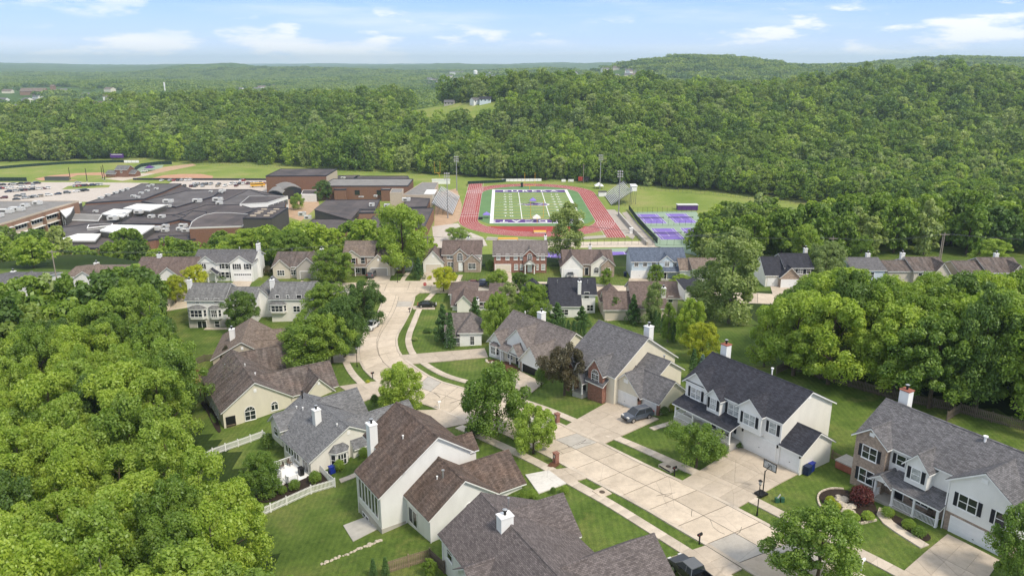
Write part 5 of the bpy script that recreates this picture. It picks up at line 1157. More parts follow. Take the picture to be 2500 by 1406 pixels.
for s_ in (-1, 1): flat('end_zone', [[(-hw, s_*hl), (hw, s_*hl), (hw, s_*(hl-9.6)), (-hw, s_*(hl-9.6))]], 'purple', .078, fld)
gl = hl-9.6
for i in range(21): v = -gl+2*gl*i/20; flat('yard_line', [[(-hw, v-.09), (hw, v-.09), (hw, v+.09), (-hw, v+.09)]], 'line' if i % 20 == 0 or 1 else 'line', .08, fld)
flat('alternate_band', [[(-hw, -gl+2*gl*i/20), (hw, -gl+2*gl*i/20), (hw, -gl+2*gl*(i+1)/20), (-hw, -gl+2*gl*(i+1)/20)] for i in range(0, 20, 2)], 'field_grass', .074, fld)
for u in (-8, 8): flat('hash_line', [[(u-.22, -gl), (u+.22, -gl), (u+.22, gl), (u-.22, gl)]], 'line', .083, fld)
def text(body, size, u, v, z, rot, mat, parent, sx=1.0, name='lettering'):
    c = bpy.data.curves.new(name, 'FONT'); c.body = body; c.size = size; c.align_x = 'CENTER'; c.align_y = 'CENTER'; c.fill_mode = 'FRONT'; c.offset = .06*size/6
    o = bpy.data.objects.new(name, c); COL.objects.link(o); bpy.context.view_layer.update()
    me = bpy.data.meshes.new_from_object(o); bpy.data.objects.remove(o); me.materials.clear(); me.materials.append(M[mat])
    q = link(name, me, parent); p = F2(u, v, z); q.location = p; q.rotation_euler = (0, 0, rot+math.atan2(fu[1], fu[0])); q.scale = (sx, 1, 1); return q
text('E U R E K A', 8.2, 0, hl-4.8, .09, 0, 'line', fld, .92); text('W I L D C A T S', 8.2, 0, -hl+4.8, .09, math.pi, 'line', fld, .92)
for s_ in (-1, 1):
    for i, n_ in enumerate((1, 2, 3, 4, 5, 4, 3, 2, 1)): text('%d 0' % n_, 4.2, s_*15.6, -gl+2*gl*(i+1)/10, .09, 0 if s_ > 0 else 0, 'line', fld, 1.1, 'yard_number')
# midfield emblem: purple animal head with a white outline
em = [(-9,.5),(-6,2.2),(-3,1.4),(-1,3.4),(2,5.2),(5,4.6),(8,3.2),(9.5,.5),(8.5,-2.2),(6,-3.6),(3,-3.2),(1,-1.8),(-1,-2.6),(-4,-3.4),(-5,-2),(-3,-1.4),(-6,-.6)]
flat('emblem_outline', [[(u*1.12, v*1.16) for u, v in em]], 'line', .094, fld); flat('emblem', [em], 'purple', .1, fld); flat('emblem_eye', [[(3, 1), (5.5, 2), (6, .6)], [(-3, .3), (0, -.6), (-.4, .5)], [(2, -1.2), (6, -1.6), (4, -2.4)]], 'line', .106, fld)
def goalpost(u, v, s_):
    o = MB(); m = MB(); p = F2(u, v); e_ = empty('goal_post', (p[0], p[1], 0), math.atan2(fu[1], fu[0]), 'yellow football goal post in the %s end zone' % ('far' if v > 0 else 'near'), 'goal post', 'goal posts')
    MB().tube((0, 2*s_, 0), (0, 2*s_, 2.2), .14, n=8).tube((0, 2*s_, 2.2), (0, 0, 3.05), .12, n=8).build('post', M['yellow'], e_); MB().tube((-3.55, 0, 3.05), (3.55, 0, 3.05), .12, n=8).build('crossbar', M['yellow'], e_)
    for x in (-3.55, 3.55): MB().tube((x, 0, 3.05), (x, 0, 12.2), .1, n=8).build('upright', M['yellow'], e_)
goalpost(0, HLf-2, 1); goalpost(0, -HLf+2, -1)
# bleachers
def bleacher(name, origin, rz, length, rows, label, press=False, gap=None, rise=.42, run=.75):
    e_ = empty(name, origin, rz, label, 'bleacher')   # local: x along rows, rows climb in +y
    for i in range(rows):
        y, z = i*run, .5+i*rise
        segs = [(-length/2, length/2)] if not gap else [(-length/2, gap-1.2), (gap+1.2, length/2)]
        for a_, b_ in segs:
            MB().box(a_, b_, y, y+.32, z+.42, z+.48).build('seat_plank', M['bench'], e_); MB().box(a_, b_, y+.28, y+run+.02, z, z+.06).build('foot_plank', M['metal'], e_)
    f = MB()
    for k_ in range(int(length/4)+1):
        x = -length/2+k_*4; f.bar((x, 0, .2), (x, rows*run, .2+rows*rise), .12, .25)
        for i in range(0, rows+1, 4): f.box(x-.06, x+.06, i*run-.06, i*run+.06, 0, .3+i*rise)
    f.build('frame', M['chain'], e_)
    r = MB(); yb_, zb_ = rows*run, .5+rows*rise; r.bar((-length/2, yb_, zb_+1), (length/2, yb_, zb_+1), .06, .06)
    for x in (-length/2, length/2): r.bar((x, 0, 1.4), (x, yb_, zb_+1), .05, .05)
    for k_ in range(int(length/2)+1): x = -length/2+2*k_; r.box(x-.03, x+.03, yb_-.03, yb_+.03, zb_-.3, zb_+1)
    r.build('railing', M['metal'], e_)
    if press:
        b_ = MB().box(length/2-12, length/2-4, yb_+.2, yb_+3.4, zb_-.6, zb_+2.4).build('press_box', M['white'], e_); MB().box(length/2-12.4, length/2-3.6, yb_-.1, yb_+3.8, zb_+2.4, zb_+2.65).build('press_roof', M['white_roof'], b_); MB().box(length/2-11.5, length/2-4.5, yb_+.1, yb_+.2, zb_+.6, zb_+1.7).build('pane', M['glass'], b_)
        for x in (length/2-11.5, length/2-4.5):
            for y in (yb_+.6, yb_+3): MB().box(x-.1, x+.1, y-.1, y+.1, 0, zb_-.6).build('stilt', M['chain'], b_)
    return e_
au = math.atan2(fu[1], fu[0])
p = F2(-47.5, -4); bleacher('home_bleacher', (p[0], p[1], 0), au+math.pi/2, 62, 16, 'long silver bleacher beside the track home straight', gap=14)
p = F2(48.5, 16); bleacher('visitor_bleacher', (p[0], p[1], 0), au-math.pi/2, 40, 17, 'smaller silver bleacher with white press box beyond the track', True, rise=.5)
p = F2(-64, 4); o = MB().box(-3, 3, -8, 8, 4, 7.2).build('press_box', M['rtu'], None, (p[0], p[1], 0), au); MB().box(-3.3, 3.3, -8.3, 8.3, 7.2, 7.45).build('roof', M['white_roof'], o); MB().box(3, 3.06, -7, 7, 5, 6.4).build('pane', M['glass'], o)
[MB().box(x-.15, x+.15, y-.15, y+.15, 0, 4).build('stilt', M['chain'], o) for x in (-2.5, 2.5) for y in (-7, 0, 7)]; tag(o, 'grey press box on stilts behind the long bleacher', 'press box')
# floodlight masts
def mast(px, pyb, pyt, label, z=0):
    a = at(px, pyb, z); lo, hi = 0, 60
    for _ in range(40):
        m_ = (lo+hi)/2
        if proj(a[0], a[1], z+m_)[1] > pyt: lo = m_
        else: hi = m_
    e_ = empty('floodlight_mast', a, 0, label, 'floodlight', 'stadium floodlight masts'); MB().tube((0, 0, 0), (0, 0, lo), .38, .2, 10).build('pole', M['pole'], e_)
    for i, zz in enumerate((lo-.5, lo-2.0, lo-3.4)):
        MB().box(-1.6, 1.6, -.1, .1, zz-.1, zz+.1).build('crossarm', M['pole'], e_)
        for x in (-1.2, 0, 1.2):
            l_ = MB().tube((x, -.1, zz+.1), (x, -.75, zz-.15), .2, .45, 10).build('lamp', M['rtu'], e_)
mast(1093.5, 533, 421, 'floodlight mast in front of the long bleacher'); mast(1115.5, 466, 381, 'tall floodlight mast at the far end of the long bleacher'); mast(1464.5, 462, 377, 'tall floodlight mast behind the visitor bleacher'); mast(1510, 527, 416, 'floodlight mast beside the concrete retaining wall')
# field-side things
def tent(px, py, w, hgt, mat, label, z=0, leg=2.1):
    a = at(px, py, z); e_ = empty('canopy_tent', a, 0, label, 'tent')
    c = MB(); P = [(-w, -w, leg), (w, -w, leg), (w, w, leg), (-w, w, leg)]
    for i in range(4): c.face([P[i], P[(i+1) % 4], (0, 0, hgt)]); c.face([(P[i][0], P[i][1], leg-.35), (P[(i+1) % 4][0], P[(i+1) % 4][1], leg-.35), P[(i+1) % 4], P[i]])
    c.build('canopy', M[mat], e_)
    for x in (-w, w):
        for y in (-w, w): MB().box(x-.06, x+.06, y-.06, y+.06, 0, leg).build('leg', M['metal'], e_)
tent(1188, 532, 2.0, 3.6, 'purple_tent', 'lavender pop-up canopy on the field left sideline'); tent(1301, 497, 2.0, 3.8, 'purple_tent', 'lavender pop-up canopy standing at midfield'); tent(1310, 540, 2.2, 3.9, 'white', 'white canopy behind the near goal post'); tent(1462, 460, 3, 4.2, 'white', 'pale pink-white canopy beside the far track bend')
def boxthing(name, px, py, z, sx, sy, sz, mat, label, cat, roof=None, rz=0, group=None, trim=None):
    a = at(px, py, z); o = MB().box(-sx/2, sx/2, -sy/2, sy/2, 0, sz).build(name, M[mat], None, a, rz); tag(o, label, cat, group)
    if roof: MB().box(-sx/2-.3, sx/2+.3, -sy/2-.3, sy/2+.3, sz, sz+.25).build('roof', M[roof], o)
    if trim: MB().box(-sx/2-.02, sx/2+.02, -sy/2-.05, -sy/2, sz*.25, sz*.75).build('panel', M[trim], o)
    return o
boxthing('storage_shed', 1470.5, 479, 0, 5, 4, 3, 'white', 'small white shed with dark roof beside the visitor bleacher', 'shed', 'panel_dark')
boxthing('portable_toilet', 1540.5, 570, 0, 1.4, 1.4, 2.6, 'white', 'white portable toilet by the track corner', 'toilet', 'white_roof')
boxthing('equipment_case', 1173, 536, 0, 2.4, 1.6, 1.4, 'black', 'black equipment case at the left sideline', 'case', trim='parapet')
boxthing('speaker_stack', 1274, 457, 0, 1.6, 1.2, 3.2, 'fence_green', 'dark green padded post behind the far end zone', 'pad', trim='parapet')
boxthing('storage_container', 408, 603, 0, 6.5, 2.6, 2.8, 'rtu', 'white storage container against the school brick wall', 'container', 'white_roof')
# high-jump mats
for px, py, sx, lb in ((1318, 568, 6.5, 'yellow-orange high jump mat on the near track end'), (1240, 586, 10, 'long yellow vaulting mat behind the brick house roof')):
    a = at(px, py, 0); o = MB().box(-sx/2, sx/2, -1.6, 1.6, .2, .9).build('landing_mat', M['yellow'], None, a); MB().box(-sx/2+.3, sx/2-.3, -1.68, -1.6, .2, .6).build('side_panel', M['white'], o); MB().tube((-sx/2, 0, .9), (-sx/2, 0, 2.6), .05, n=6).tube((sx/2, 0, .9), (sx/2, 0, 2.6), .05, n=6).build('upright', M['metal'], o); tag(o, lb, 'mat')
# fence helper: posts + rails + fabric
def cfence(name, pxs, z, h_, label, mat='chain', step=3.0, fabric=None, group=None, ground=False):
    P = [at(x, y, z)[:2] for x, y in pxs] if not ground else [G(x, y)[:2] for x, y in pxs]
    P = resample(P, step); o0 = P[0]; zz = [z]*len(P) if not ground else [t1(*p) for p in P]
    e_ = empty(name, (o0[0], o0[1], 0), 0, label, 'fence', group); k_ = ('post', h_, mat)
    if k_ not in _cache: _cache[k_] = MB().tube((0, 0, 0), (0, 0, h_), .06, n=6).mesh('post', M[mat])
    for p, q in zip(P, zz): link('post', _cache[k_], e_, (p[0]-o0[0], p[1]-o0[1], q))
    for f in (.97, .05):
        r = MB()
        for a, b, za, zb in zip(P, P[1:], zz, zz[1:]): r.bar((a[0]-o0[0], a[1]-o0[1], za+h_*f), (b[0]-o0[0], b[1]-o0[1], zb+h_*f), .06, .06)
        r.build('rail', M[mat], e_)
    if fabric:
        g_ = MB()
        for a, b, za, zb in zip(P, P[1:], zz, zz[1:]): g_.bar((a[0]-o0[0], a[1]-o0[1], za+h_*.5), (b[0]-o0[0], b[1]-o0[1], zb+h_*.5), .025, h_*.9)
        g_.build('windscreen', M[fabric], e_)
    return e_
cfence('track_fence', [(1142,455),(1142,450),(1225,446),(1240,443)], 0, 2.2, 'dark green screened fence along the far track end', fabric='fence_green')
cfence('banner_fence', [(1225,444),(1322,443)], 0, 2.2, 'fence hung with white sponsor banners behind the far end zone', fabric='white')
cfence('boundary_fence', [(1322,443),(1410,447),(1450,452),(1560,462),(1760,478),(1905,495),(2010,503),(2050,515)], 0, 1.8, 'long chain-link fence between the practice field and the wood')
for x, w_ in ((1376, 3), (1394, 4)): 
    a = at(x, 446, 0); o = MB().box(-w_/2, w_/2, 0, .1, .6, 2.4).build('sign_board', M['white'], None, a); MB().box(-w_/2, -w_/2+.1, .1, .2, 0, 2.4).box(w_/2-.1, w_/2, .1, .2, 0, 2.4).build('post', M['chain'], o); tag(o, 'small white sign board on the far fence right of the banners, %s one' % ('narrower' if w_ == 3 else 'wider'), 'sign')
a = at(1424, 447, 0); o = empty('scoreboard', a, 0, 'scoreboard on poles at the far right end of the track', 'scoreboard'); MB().box(-3.8, -.6, -.2, .2, 1.6, 4.6).build('panel', M['track_red'], o); MB().box(.6, 3.8, -.2, .2, 1.6, 4.6).build('panel', M['parapet'], o); MB().tube((0, .4, 0), (0, .4, 14), .25, .18, 8).build('pole', M['wood_pole'], o); MB().box(-3, -2.8, .2, .4, 0, 2).box(2.8, 3, .2, .4, 0, 2).build('leg', M['chain'], o)
# tennis courts
pts = [at(x, y, 1.0)[:2] for x, y in ((1545,517),(1718,516),(1770,597),(1640,600),(1605,600))]
tcx, tcy = at(1600, 545, .3)[:2]
def tsheet(name, px, z, mat):
    P = [at(x, y, z)[:2] for x, y in px]; o = MB().face([(*p, z) for p in P]).build(name, M[mat]); tag(o, kind='structure'); return o
tsheet('tennis_court_surround', [(1548,518),(1700,516),(1765,640),(1600,600),(1590,565)], .25, 'court_green'); tsheet('lower_court_surround', [(1290,612),(1600,604),(1620,700),(1290,700)], .2, 'court_green')
def court(px, py, z, label, W_=12.2, L__=27):
    a = at(px, py, z); e_ = empty('tennis_court', (a[0], a[1], 0), R(1), label, 'tennis court', 'purple tennis courts'); z += .02
    MB().face([(-W_/2, -L__/2, z), (W_/2, -L__/2, z), (W_/2, L__/2, z), (-W_/2, L__/2, z)]).build('surface', M['court_purple'], e_)
    l_ = MB(); t = .16
    def ln(x0, x1, y0, y1): l_.face([(x0, y0, z+.01), (x1, y0, z+.01), (x1, y1, z+.01), (x0, y1, z+.01)])
    for x in (-W_/2, W_/2, -W_/2+1.37, W_/2-1.37): ln(x-t/2, x+t/2, -L__/2, L__/2)
    for y in (-L__/2, L__/2, -5.4, 5.4): ln(-W_/2, W_/2, y-t/2, y+t/2)
    ln(-t/2, t/2, -5.4, 5.4); l_.build('court_lines', M['line'], e_)
    MB().box(-W_/2-.9, W_/2+.9, -.03, .03, z+.1, z+1.0).build('net', M['net'], e_)
    for x in (-W_/2-.9, W_/2+.9): MB().tube((x, 0, z), (x, 0, z+1.1), .08, n=6).build('net_post', M['black'], e_)
court(1590, 534, .25, 'purple tennis court, upper left of the group'); court(1662, 533, .25, 'purple tennis court, upper right of the group'); court(1630, 571, .25, 'purple tennis court, lower left of the group'); court(1703, 570, .25, 'purple tennis court half hidden by trees'); court(1345, 632, .2, 'purple tennis court seen between the brick house and low brown house'); court(1508, 632, .2, 'purple tennis court seen beside the blue house')
cfence('tennis_fence', [(1545,520),(1700,518)], .2, 3.2, 'tall dark fence along the far side of the tennis courts', 'black'); cfence('tennis_fence', [(1535,512),(1558,545),(1605,595)], .2, 3.0, 'fence with dark windscreen beside the retaining wall', 'black', fabric='fence_green'); cfence('tennis_fence', [(1575,552),(1715,550)], .2, 3.0, 'dark post fence between the two rows of courts', 'black', 3.2)
cfence('tennis_fence', [(1340,600),(1450,598),(1560,597),(1680,600)], .2, 3.0, 'dark post fence along the lane behind the far houses', 'black', 3.4); cfence('tennis_fence', [(1325,672),(1500,672)], 2, 3.0, 'dark post fence before the lower purple courts', 'black', 3.4)
o = boxthing('tennis_pavilion', 1677, 512, 0, 12, 4.5, 3.0, 'purple', 'open pavilion with pale roof and purple sides above the courts', 'pavilion', 'rtu')
# retaining wall and ramp beside the courts
P = [at(x, y, 0)[:2] for x, y in ((1510,525),(1540,560),(1580,600))]; mb = MB()
for a, b in zip(P, P[1:]): mb.bar((a[0], a[1], .9), (b[0], b[1], .9), .6, 1.8)
o = mb.build('retaining_wall', M['gravelpath'], None); tag(o, 'grey concrete retaining wall along the ramp right of the track', 'wall'); MB().bar((P[0][0], P[0][1], 1.85), (P[1][0], P[1][1], 1.85), .8, .12).bar((P[1][0], P[1][1], 1.85), (P[2][0], P[2][1], 1.85), .8, .12).build('coping', M['foundation'], o)
for nm, px, z, m_ in (('ramp_path', [(1518,520),(1530,517),(1605,598),(1582,602)], .03, 'gravelpath'), ('stadium_path', [(1070,470),(1115,460),(1128,500),(1120,540),(1090,552),(1060,552),(1062,500)], .02, 'gravel'), ('stadium_apron', [(1055,553),(1118,545),(1130,560),(1180,580),(1190,600),(1060,610)], .025, 'asphalt_lot'), ('track_path', [(1185,586),(1340,594),(1420,585),(1530,576),(1530,570),(1420,578),(1340,588),(1190,578)], .03, 'gravelpath'), ('lane_behind_houses', [(1330,592),(1600,588),(1610,603),(1330,606)], .028, 'walk'), ('corner_pavement', [(1478,512),(1500,512),(1560,560),(1545,585),(1515,565)], .026, 'gravelpath'),
                       ('parking_lot', [(-120,505),(-100,446),(180,445),(365,447),(345,452),(215,493),(110,492)], .03, 'asphalt_lot'), ('parking_lot', [(400,455),(430,438),(650,437),(660,470),(420,475)], .032, 'asphalt_lot'), ('service_yard', [(90,612),(240,607),(400,604),(470,604),(480,640),(60,645)], .03, 'asphalt_lot'), ('courtyard', [(690,480),(770,470),(780,500),(735,540),(690,525)], .03, 'gravel'),
                       ('baseball_infield', [(85,437),(120,429),(190,423),(250,421),(262,425),(255,433),(180,441),(100,441)], .03, 'dirt'), ('softball_infield', [(368,436),(400,428),(440,425),(490,425),(520,430),(518,438),(470,440),(400,440)], .03, 'dirt'), ('bullpen_turf', [(318,424),(345,405),(400,403),(395,410),(350,421)], .03, 'court_green'), ('rocky_bank', [(350,424),(400,408),(470,400),(480,404),(420,416),(380,424)], .04, 'gravel'), ('field_lane', [(255,437),(340,424),(380,420),(380,424),(300,442)], .034, 'walk')):
    tsheet(nm, px, z, m_)
tsheet('infield_grass', [(160,437),(190,428),(245,428),(250,433),(190,440)], .045, 'field_grass'); tsheet('parking_island', [(165,455),(200,450),(270,452),(265,458),(150,463)], .045, 'field_grass')
cfence('outfield_fence', [(-60,418),(60,408),(160,401),(300,397),(303,398)], 0, 2.4, 'dark green outfield fence curving round the baseball field', fabric='fence_green'); cfence('sponsor_fence', [(303,398),(340,398)], 0, 2.4, 'outfield fence section with white and yellow banners', fabric='white')
cfence('ballpark_fence', [(-40,443),(66,443)], 0, 3, 'dark green fence between the baseball field and the parking lot', fabric='fence_green'); cfence('softball_fence', [(325,440),(660,441)], 0, 1.6, 'low dark fence between the softball field and the parking lot', fabric='parapet'); cfence('softball_fence', [(480,403),(560,404),(690,410)], 0, 2, 'fence on the far side of the softball field'); cfence('batting_cage_fence', [(318,424),(345,408),(390,402),(420,402)], 0, 3, 'green screened fence round the batting cages', fabric='fence_green')
for i, (x, yb, yt) in enumerate(((172,440,410),(213,444,412),(251,438,408),(256,441,404))): 
    a = at(x, yb, 0); hh_ = (yb-yt)*a[1]/FPX*1.03; o = MB().tube((0, 0, 0), (0, 0, hh_), .28, .2, 8).build('backstop_pole', M['black'], None, a); MB().box(-.5, .5, -.5, .5, 0, .4).build('footing', M['foundation'], o); tag(o, 'tall black backstop pole at the baseball diamond, %s from the left' % ('first', 'second', 'third', 'fourth')[i], 'pole', 'backstop poles')
o = boxthing('dugout', 140, 441, 0, 17, 3, 2.6, 'chain', 'long dark dugout beside the baseball infield', 'dugout', 'panel_dark')
h = House(*at(263, 432, 0)[:2], 0, -8, 'small two-storey brick concession building with grey roofs by the ball fields', 'brick_school', 'roof_far_grey', name='concession_building', cat='building'); h.gable(0, 8, -2, 6, -.5, 2.8, 5); h.gable(7, 17, 0, 9, -.5, 6, 8.6); h.gable(15, 22, 2, 9, -.5, 3, 5.2); h.win('front', -.02, 12, 3.4, 1.5, 1.4, 2, 2)
a = at(287, 392, 0); o = MB().box(-6, 6, -.2, .2, 2.4, 6.0).build('scoreboard', M['purple'], None, a); MB().box(-5, -4.6, .2, .5, 0, 5).box(4.6, 5, .2, .5, 0, 5).build('post', M['chain'], o); MB().box(-5, 5, -.26, -.2, 5.1, 5.5).build('panel', M['white'], o); tag(o, 'purple scoreboard behind the baseball outfield fence', 'scoreboard')
tent(366, 417, 3, 4.5, 'purple', 'dark purple canopy beside the batting cages', 0, 2.6)
for px in ((1077, 449, 'white team trailer beside the school and home bleacher', 13, 'white'),): boxthing('trailer', px[0], px[1], 0, px[3], 2.6, 3, px[4], px[2], 'trailer', 'white_roof')
# practice-field goal on the left of the stadium
a = at(1068, 432, 0); o = empty('practice_goal_post', a, 0, 'yellow gooseneck goal post on the practice grass left of the stadium', 'goal post'); MB().tube((1.5, 0, 0), (1.5, 0, 2), .14, n=8).tube((1.5, 0, 2), (0, 0, 3.1), .14, n=8).build('post', M['yellow'], o); MB().tube((-2.2, 0, 3.1), (2.2, 0, 3.1), .12, n=8).build('crossbar', M['yellow'], o); MB().tube((-2.2, 0, 3.1), (-2.2, 0, 12), .09, n=8).tube((2.2, 0, 3.1), (2.2, 0, 12), .09, n=8).build('upright', M['yellow'], o)
# ------------------------------------------------------------------ trees
def leafmesh(name, clumps, nper, size, seed, mat, up=.35, flat_=0.0, shell=.72, aspect=.62):
    """many small leaf-spray faces on the shells of clumps"""
    r = np.random.default_rng(seed); C = np.array(clumps, float); n = len(C)*nper
    idx = np.repeat(np.arange(len(C)), nper)
    d = r.normal(size=(n, 3)); d[:, 2] += up; d /= np.linalg.norm(d, axis=1, keepdims=True)
    rad = C[idx, 3]*(shell+(1.08-shell)*r.random(n)**.7)
    P = C[idx, :3]+d*rad[:, None]*np.array([1, 1, 1-flat_])
    nr = d+r.normal(size=(n, 3))*.55; nr[:, 2] += .25; nr /= np.linalg.norm(nr, axis=1, keepdims=True)
    t = r.normal(size=(n, 3)); a = np.cross(nr, t); a /= np.linalg.norm(a, axis=1, keepdims=True); b = np.cross(nr, a)
    s = size*(.6+.8*r.random(n))[:, None]; a = a*s*.5; b = b*s*.5*aspect
    sag = nr*s*.12
    V = np.stack([P-a-sag, P+b*1.0, P+a-sag, P-b], 1).reshape(-1, 3)
    me = bpy.data.meshes.new(name); me.vertices.add(4*n); me.vertices.foreach_set('co', V.ravel())
    me.loops.add(4*n); me.loops.foreach_set('vertex_index', np.arange(4*n, dtype=np.int32)); me.polygons.add(n); me.polygons.foreach_set('loop_start', np.arange(0, 4*n, 4, dtype=np.int32))
    ct = r.random(len(C))[idx]; at_ = me.attributes.new('tint', 'FLOAT', 'POINT'); at_.data.foreach_set('value', np.repeat(np.clip(.25+.5*ct+r.normal(size=n)*.13, 0, 1), 4).astype(np.float32))
    me.materials.append(mat); me.update(calc_edges=True); return me
def clumps_broad(seed, rx, h0, h1, n, rc, taper=.5, hollow=.35, lean=0.0):
    r = random.Random(seed); o = []; tries = 0
    while len(o) < n and tries < 6000:
        tries += 1; u = r.random(); z = h0+(h1-h0)*u
        # egg-shaped outline with bulges
        w = rx*math.sqrt(max(0, 1-((u-.42)/.60)**2)); a = r.random()*6.283; q = math.sqrt(r.uniform(hollow*hollow, 1)); w *= 1+.22*math.sin(3*a+seed)+.12*math.sin(5*a+2*seed+u*6)
        x, y = w*q*math.cos(a)+lean*u, w*q*math.sin(a); rr = rc*r.uniform(.5, 1.4)*(1-.25*u)
        if any((x-c[0])**2+(y-c[1])**2+(z-c[2])**2 < (.62*(rr+c[3])/2*1.25)**2 for c in o): continue
        o.append((x, y, z, rr))
    return o
def trunkmesh(name, h, r0, branches, seed, mat, spread=.3, crown0=.35):
    r = random.Random(seed); mb = MB(); P = [(0, 0, -.6)]; n = 5
    for i in range(1, n+1): P.append((r.uniform(-.02, .02)*h*i/n, r.uniform(-.02, .02)*h*i/n, h*i/n))
    for i in range(n): mb.tube(P[i], P[i+1], r0*(1-.82*i/n), r0*(1-.82*(i+1)/n), 7, caps=False)
    for k_ in range(branches):
        t = crown0+(.92-crown0)*k_/max(1, branches-1); z = h*t; j = min(n-1, int(t*n)); f = t*n-j; b = [P[j][i]+(P[j+1][i]-P[j][i])*f for i in range(3)]
        a = k_*2.4+r.uniform(-.4, .4); l = h*spread*(1.15-t)*r.uniform(.8, 1.3); m1 = (b[0]+math.cos(a)*l*.55, b[1]+math.sin(a)*l*.55, b[2]+l*.35); e_ = (b[0]+math.cos(a)*l, b[1]+math.sin(a)*l, b[2]+l*.85)
        rr = r0*(1-.8*t)*.55; mb.tube(b, m1, rr, rr*.7, 5, caps=False); mb.tube(m1, e_, rr*.7, rr*.2, 5, caps=False)
        for s_ in (-.6, .6): mb.tube(m1, (m1[0]+math.cos(a+s_)*l*.45, m1[1]+math.sin(a+s_)*l*.45, m1[2]+l*.3), rr*.45, rr*.12, 4, caps=False)
    return mb.mesh(name, mat, True)
# kinds at nominal height 10 m (unit width kept in 'hw'); lods: near n, mid m
KIND = {}
def kind(key, hw, lods, trunk):
    KIND[key] = dict(hw=hw, lods=lods, trunk=trunk)
for v in range(5):
    cl = clumps_broad(v+1, 3.7, 1.9, 9.5, 92, .86)
    kind('broad%d' % v, 4.3, {'n': leafmesh('crown', cl, 290, .25, v, L['mid'], shell=.42), 'm': leafmesh('crown', cl, 36, .74, v, L['mid'])}, trunkmesh('trunk', 8, .24, 9, v, M['bark']))
for v in range(2):
    cl = clumps_broad(v+31, 3.9, 1.6, 9.3, 60, 1.15, hollow=.5); kind('round%d' % v, 4.6, {'n': leafmesh('crown', cl, 430, .27, v+9, L['mid'], shell=.5), 'm': leafmesh('crown', cl, 70, .75, v+9, L['mid'])}, trunkmesh('trunk', 8, .22, 9, v+9, M['bark'], crown0=.25))
for v in range(2):
    cl = clumps_broad(v+51, 2.5, 1.0, 9.7, 42, .95); kind('tall%d' % v, 3.1, {'n': leafmesh('crown', cl, 340, .26, v+19, L['pale'], shell=.4), 'm': leafmesh('crown', cl, 60, .7, v+19, L['pale'])}, trunkmesh('trunk', 9, .18, 10, v+19, M['bark_grey'], .22, .15))
cl = clumps_broad(71, 5.6, 3.0, 9.0, 50, 1.25, hollow=.3); kind('wide', 6.6, {'n': leafmesh('crown', cl, 430, .3, 71, L['mid'], shell=.45), 'm': leafmesh('crown', cl, 60, .85, 71, L['mid'])}, trunkmesh('trunk', 7, .26, 9, 71, M['bark'], .45))
cl = [(r_*math.cos(a), r_*math.sin(a), z, 1.0-.07*z) for z, r_, a in [(1+i*.33, max(.1, 2.3*(1-i/26)), i*2.4) for i in range(26)]]+[(0, 0, 1+i*.9, .9-.07*i) for i in range(9)]
kind('spruce', 3.0, {'n': leafmesh('crown', cl, 150, .34, 81, L['conifer'], -.1), 'm': leafmesh('crown', cl, 50, .6, 81, L['conifer'], -.1)}, trunkmesh('trunk', 9, .16, 3, 81, M['bark'], .1))
cl = [(.35*math.cos(i*2.4)*(1-i/24), .35*math.sin(i*2.4)*(1-i/24), .6+i*.39, 1.05*(1-i/26)**.6) for i in range(24)]
kind('arbor', 1.35, {'n': leafmesh('crown', cl, 110, .26, 82, L['conifer'], .1), 'm': leafmesh('crown', cl, 40, .5, 82, L['conifer'])}, trunkmesh('trunk', 8, .12, 0, 82, M['bark']))
cl = clumps_broad(91, 3.4, 2.4, 9.6, 26, .9); kind('bare', 4.0, {'n': leafmesh('crown', cl, 14, .3, 91, L['plum']), 'm': leafmesh('crown', cl, 8, .5, 91, L['plum'])}, trunkmesh('trunk', 9, .2, 16, 91, M['bark_grey'], .42, .15))
NT = [0]
def plant(x, y, H, Wd, key, mat, label, group, lod='n', name='tree', cat='tree', zoff=0):
    K = KIND[key]; NT[0] += 1; rnd_ = random.Random(NT[0]*17)
    e_ = empty(name, (x, y, t1(x, y)+zoff), rnd_.random()*6.283, label, cat, group); sz = H/10; sx = (Wd/2)/K['hw']
    t_ = link('trunk', K['trunk'], e_); t_.scale = (sz, sz, sz); c = link('crown', K['lods'][lod], e_); c.scale = (sx, sx, sz)
    c.material_slots[0].link = 'OBJECT'; c.material_slots[0].material = L[mat]; return e_
def hgt(b, pyt):
    lo, hi = 0., 60.
    for _ in range(40):
        m_ = (lo+hi)/2
        if proj(b[0], b[1], b[2]+m_)[1] > pyt: lo = m_
        else: hi = m_
    return lo
def tree(px, pyb, pyt, wpx, key, mat, label, group=None, lod='n', name='tree'):
    b = G(px, pyb); dep = b[1]*_c-(b[2]-CAM_Z)*_s; H = hgt(b, pyt); return plant(b[0], b[1], H, wpx*dep/FPX, key, mat, label, group, lod, name)
TG = 'garden and street trees'
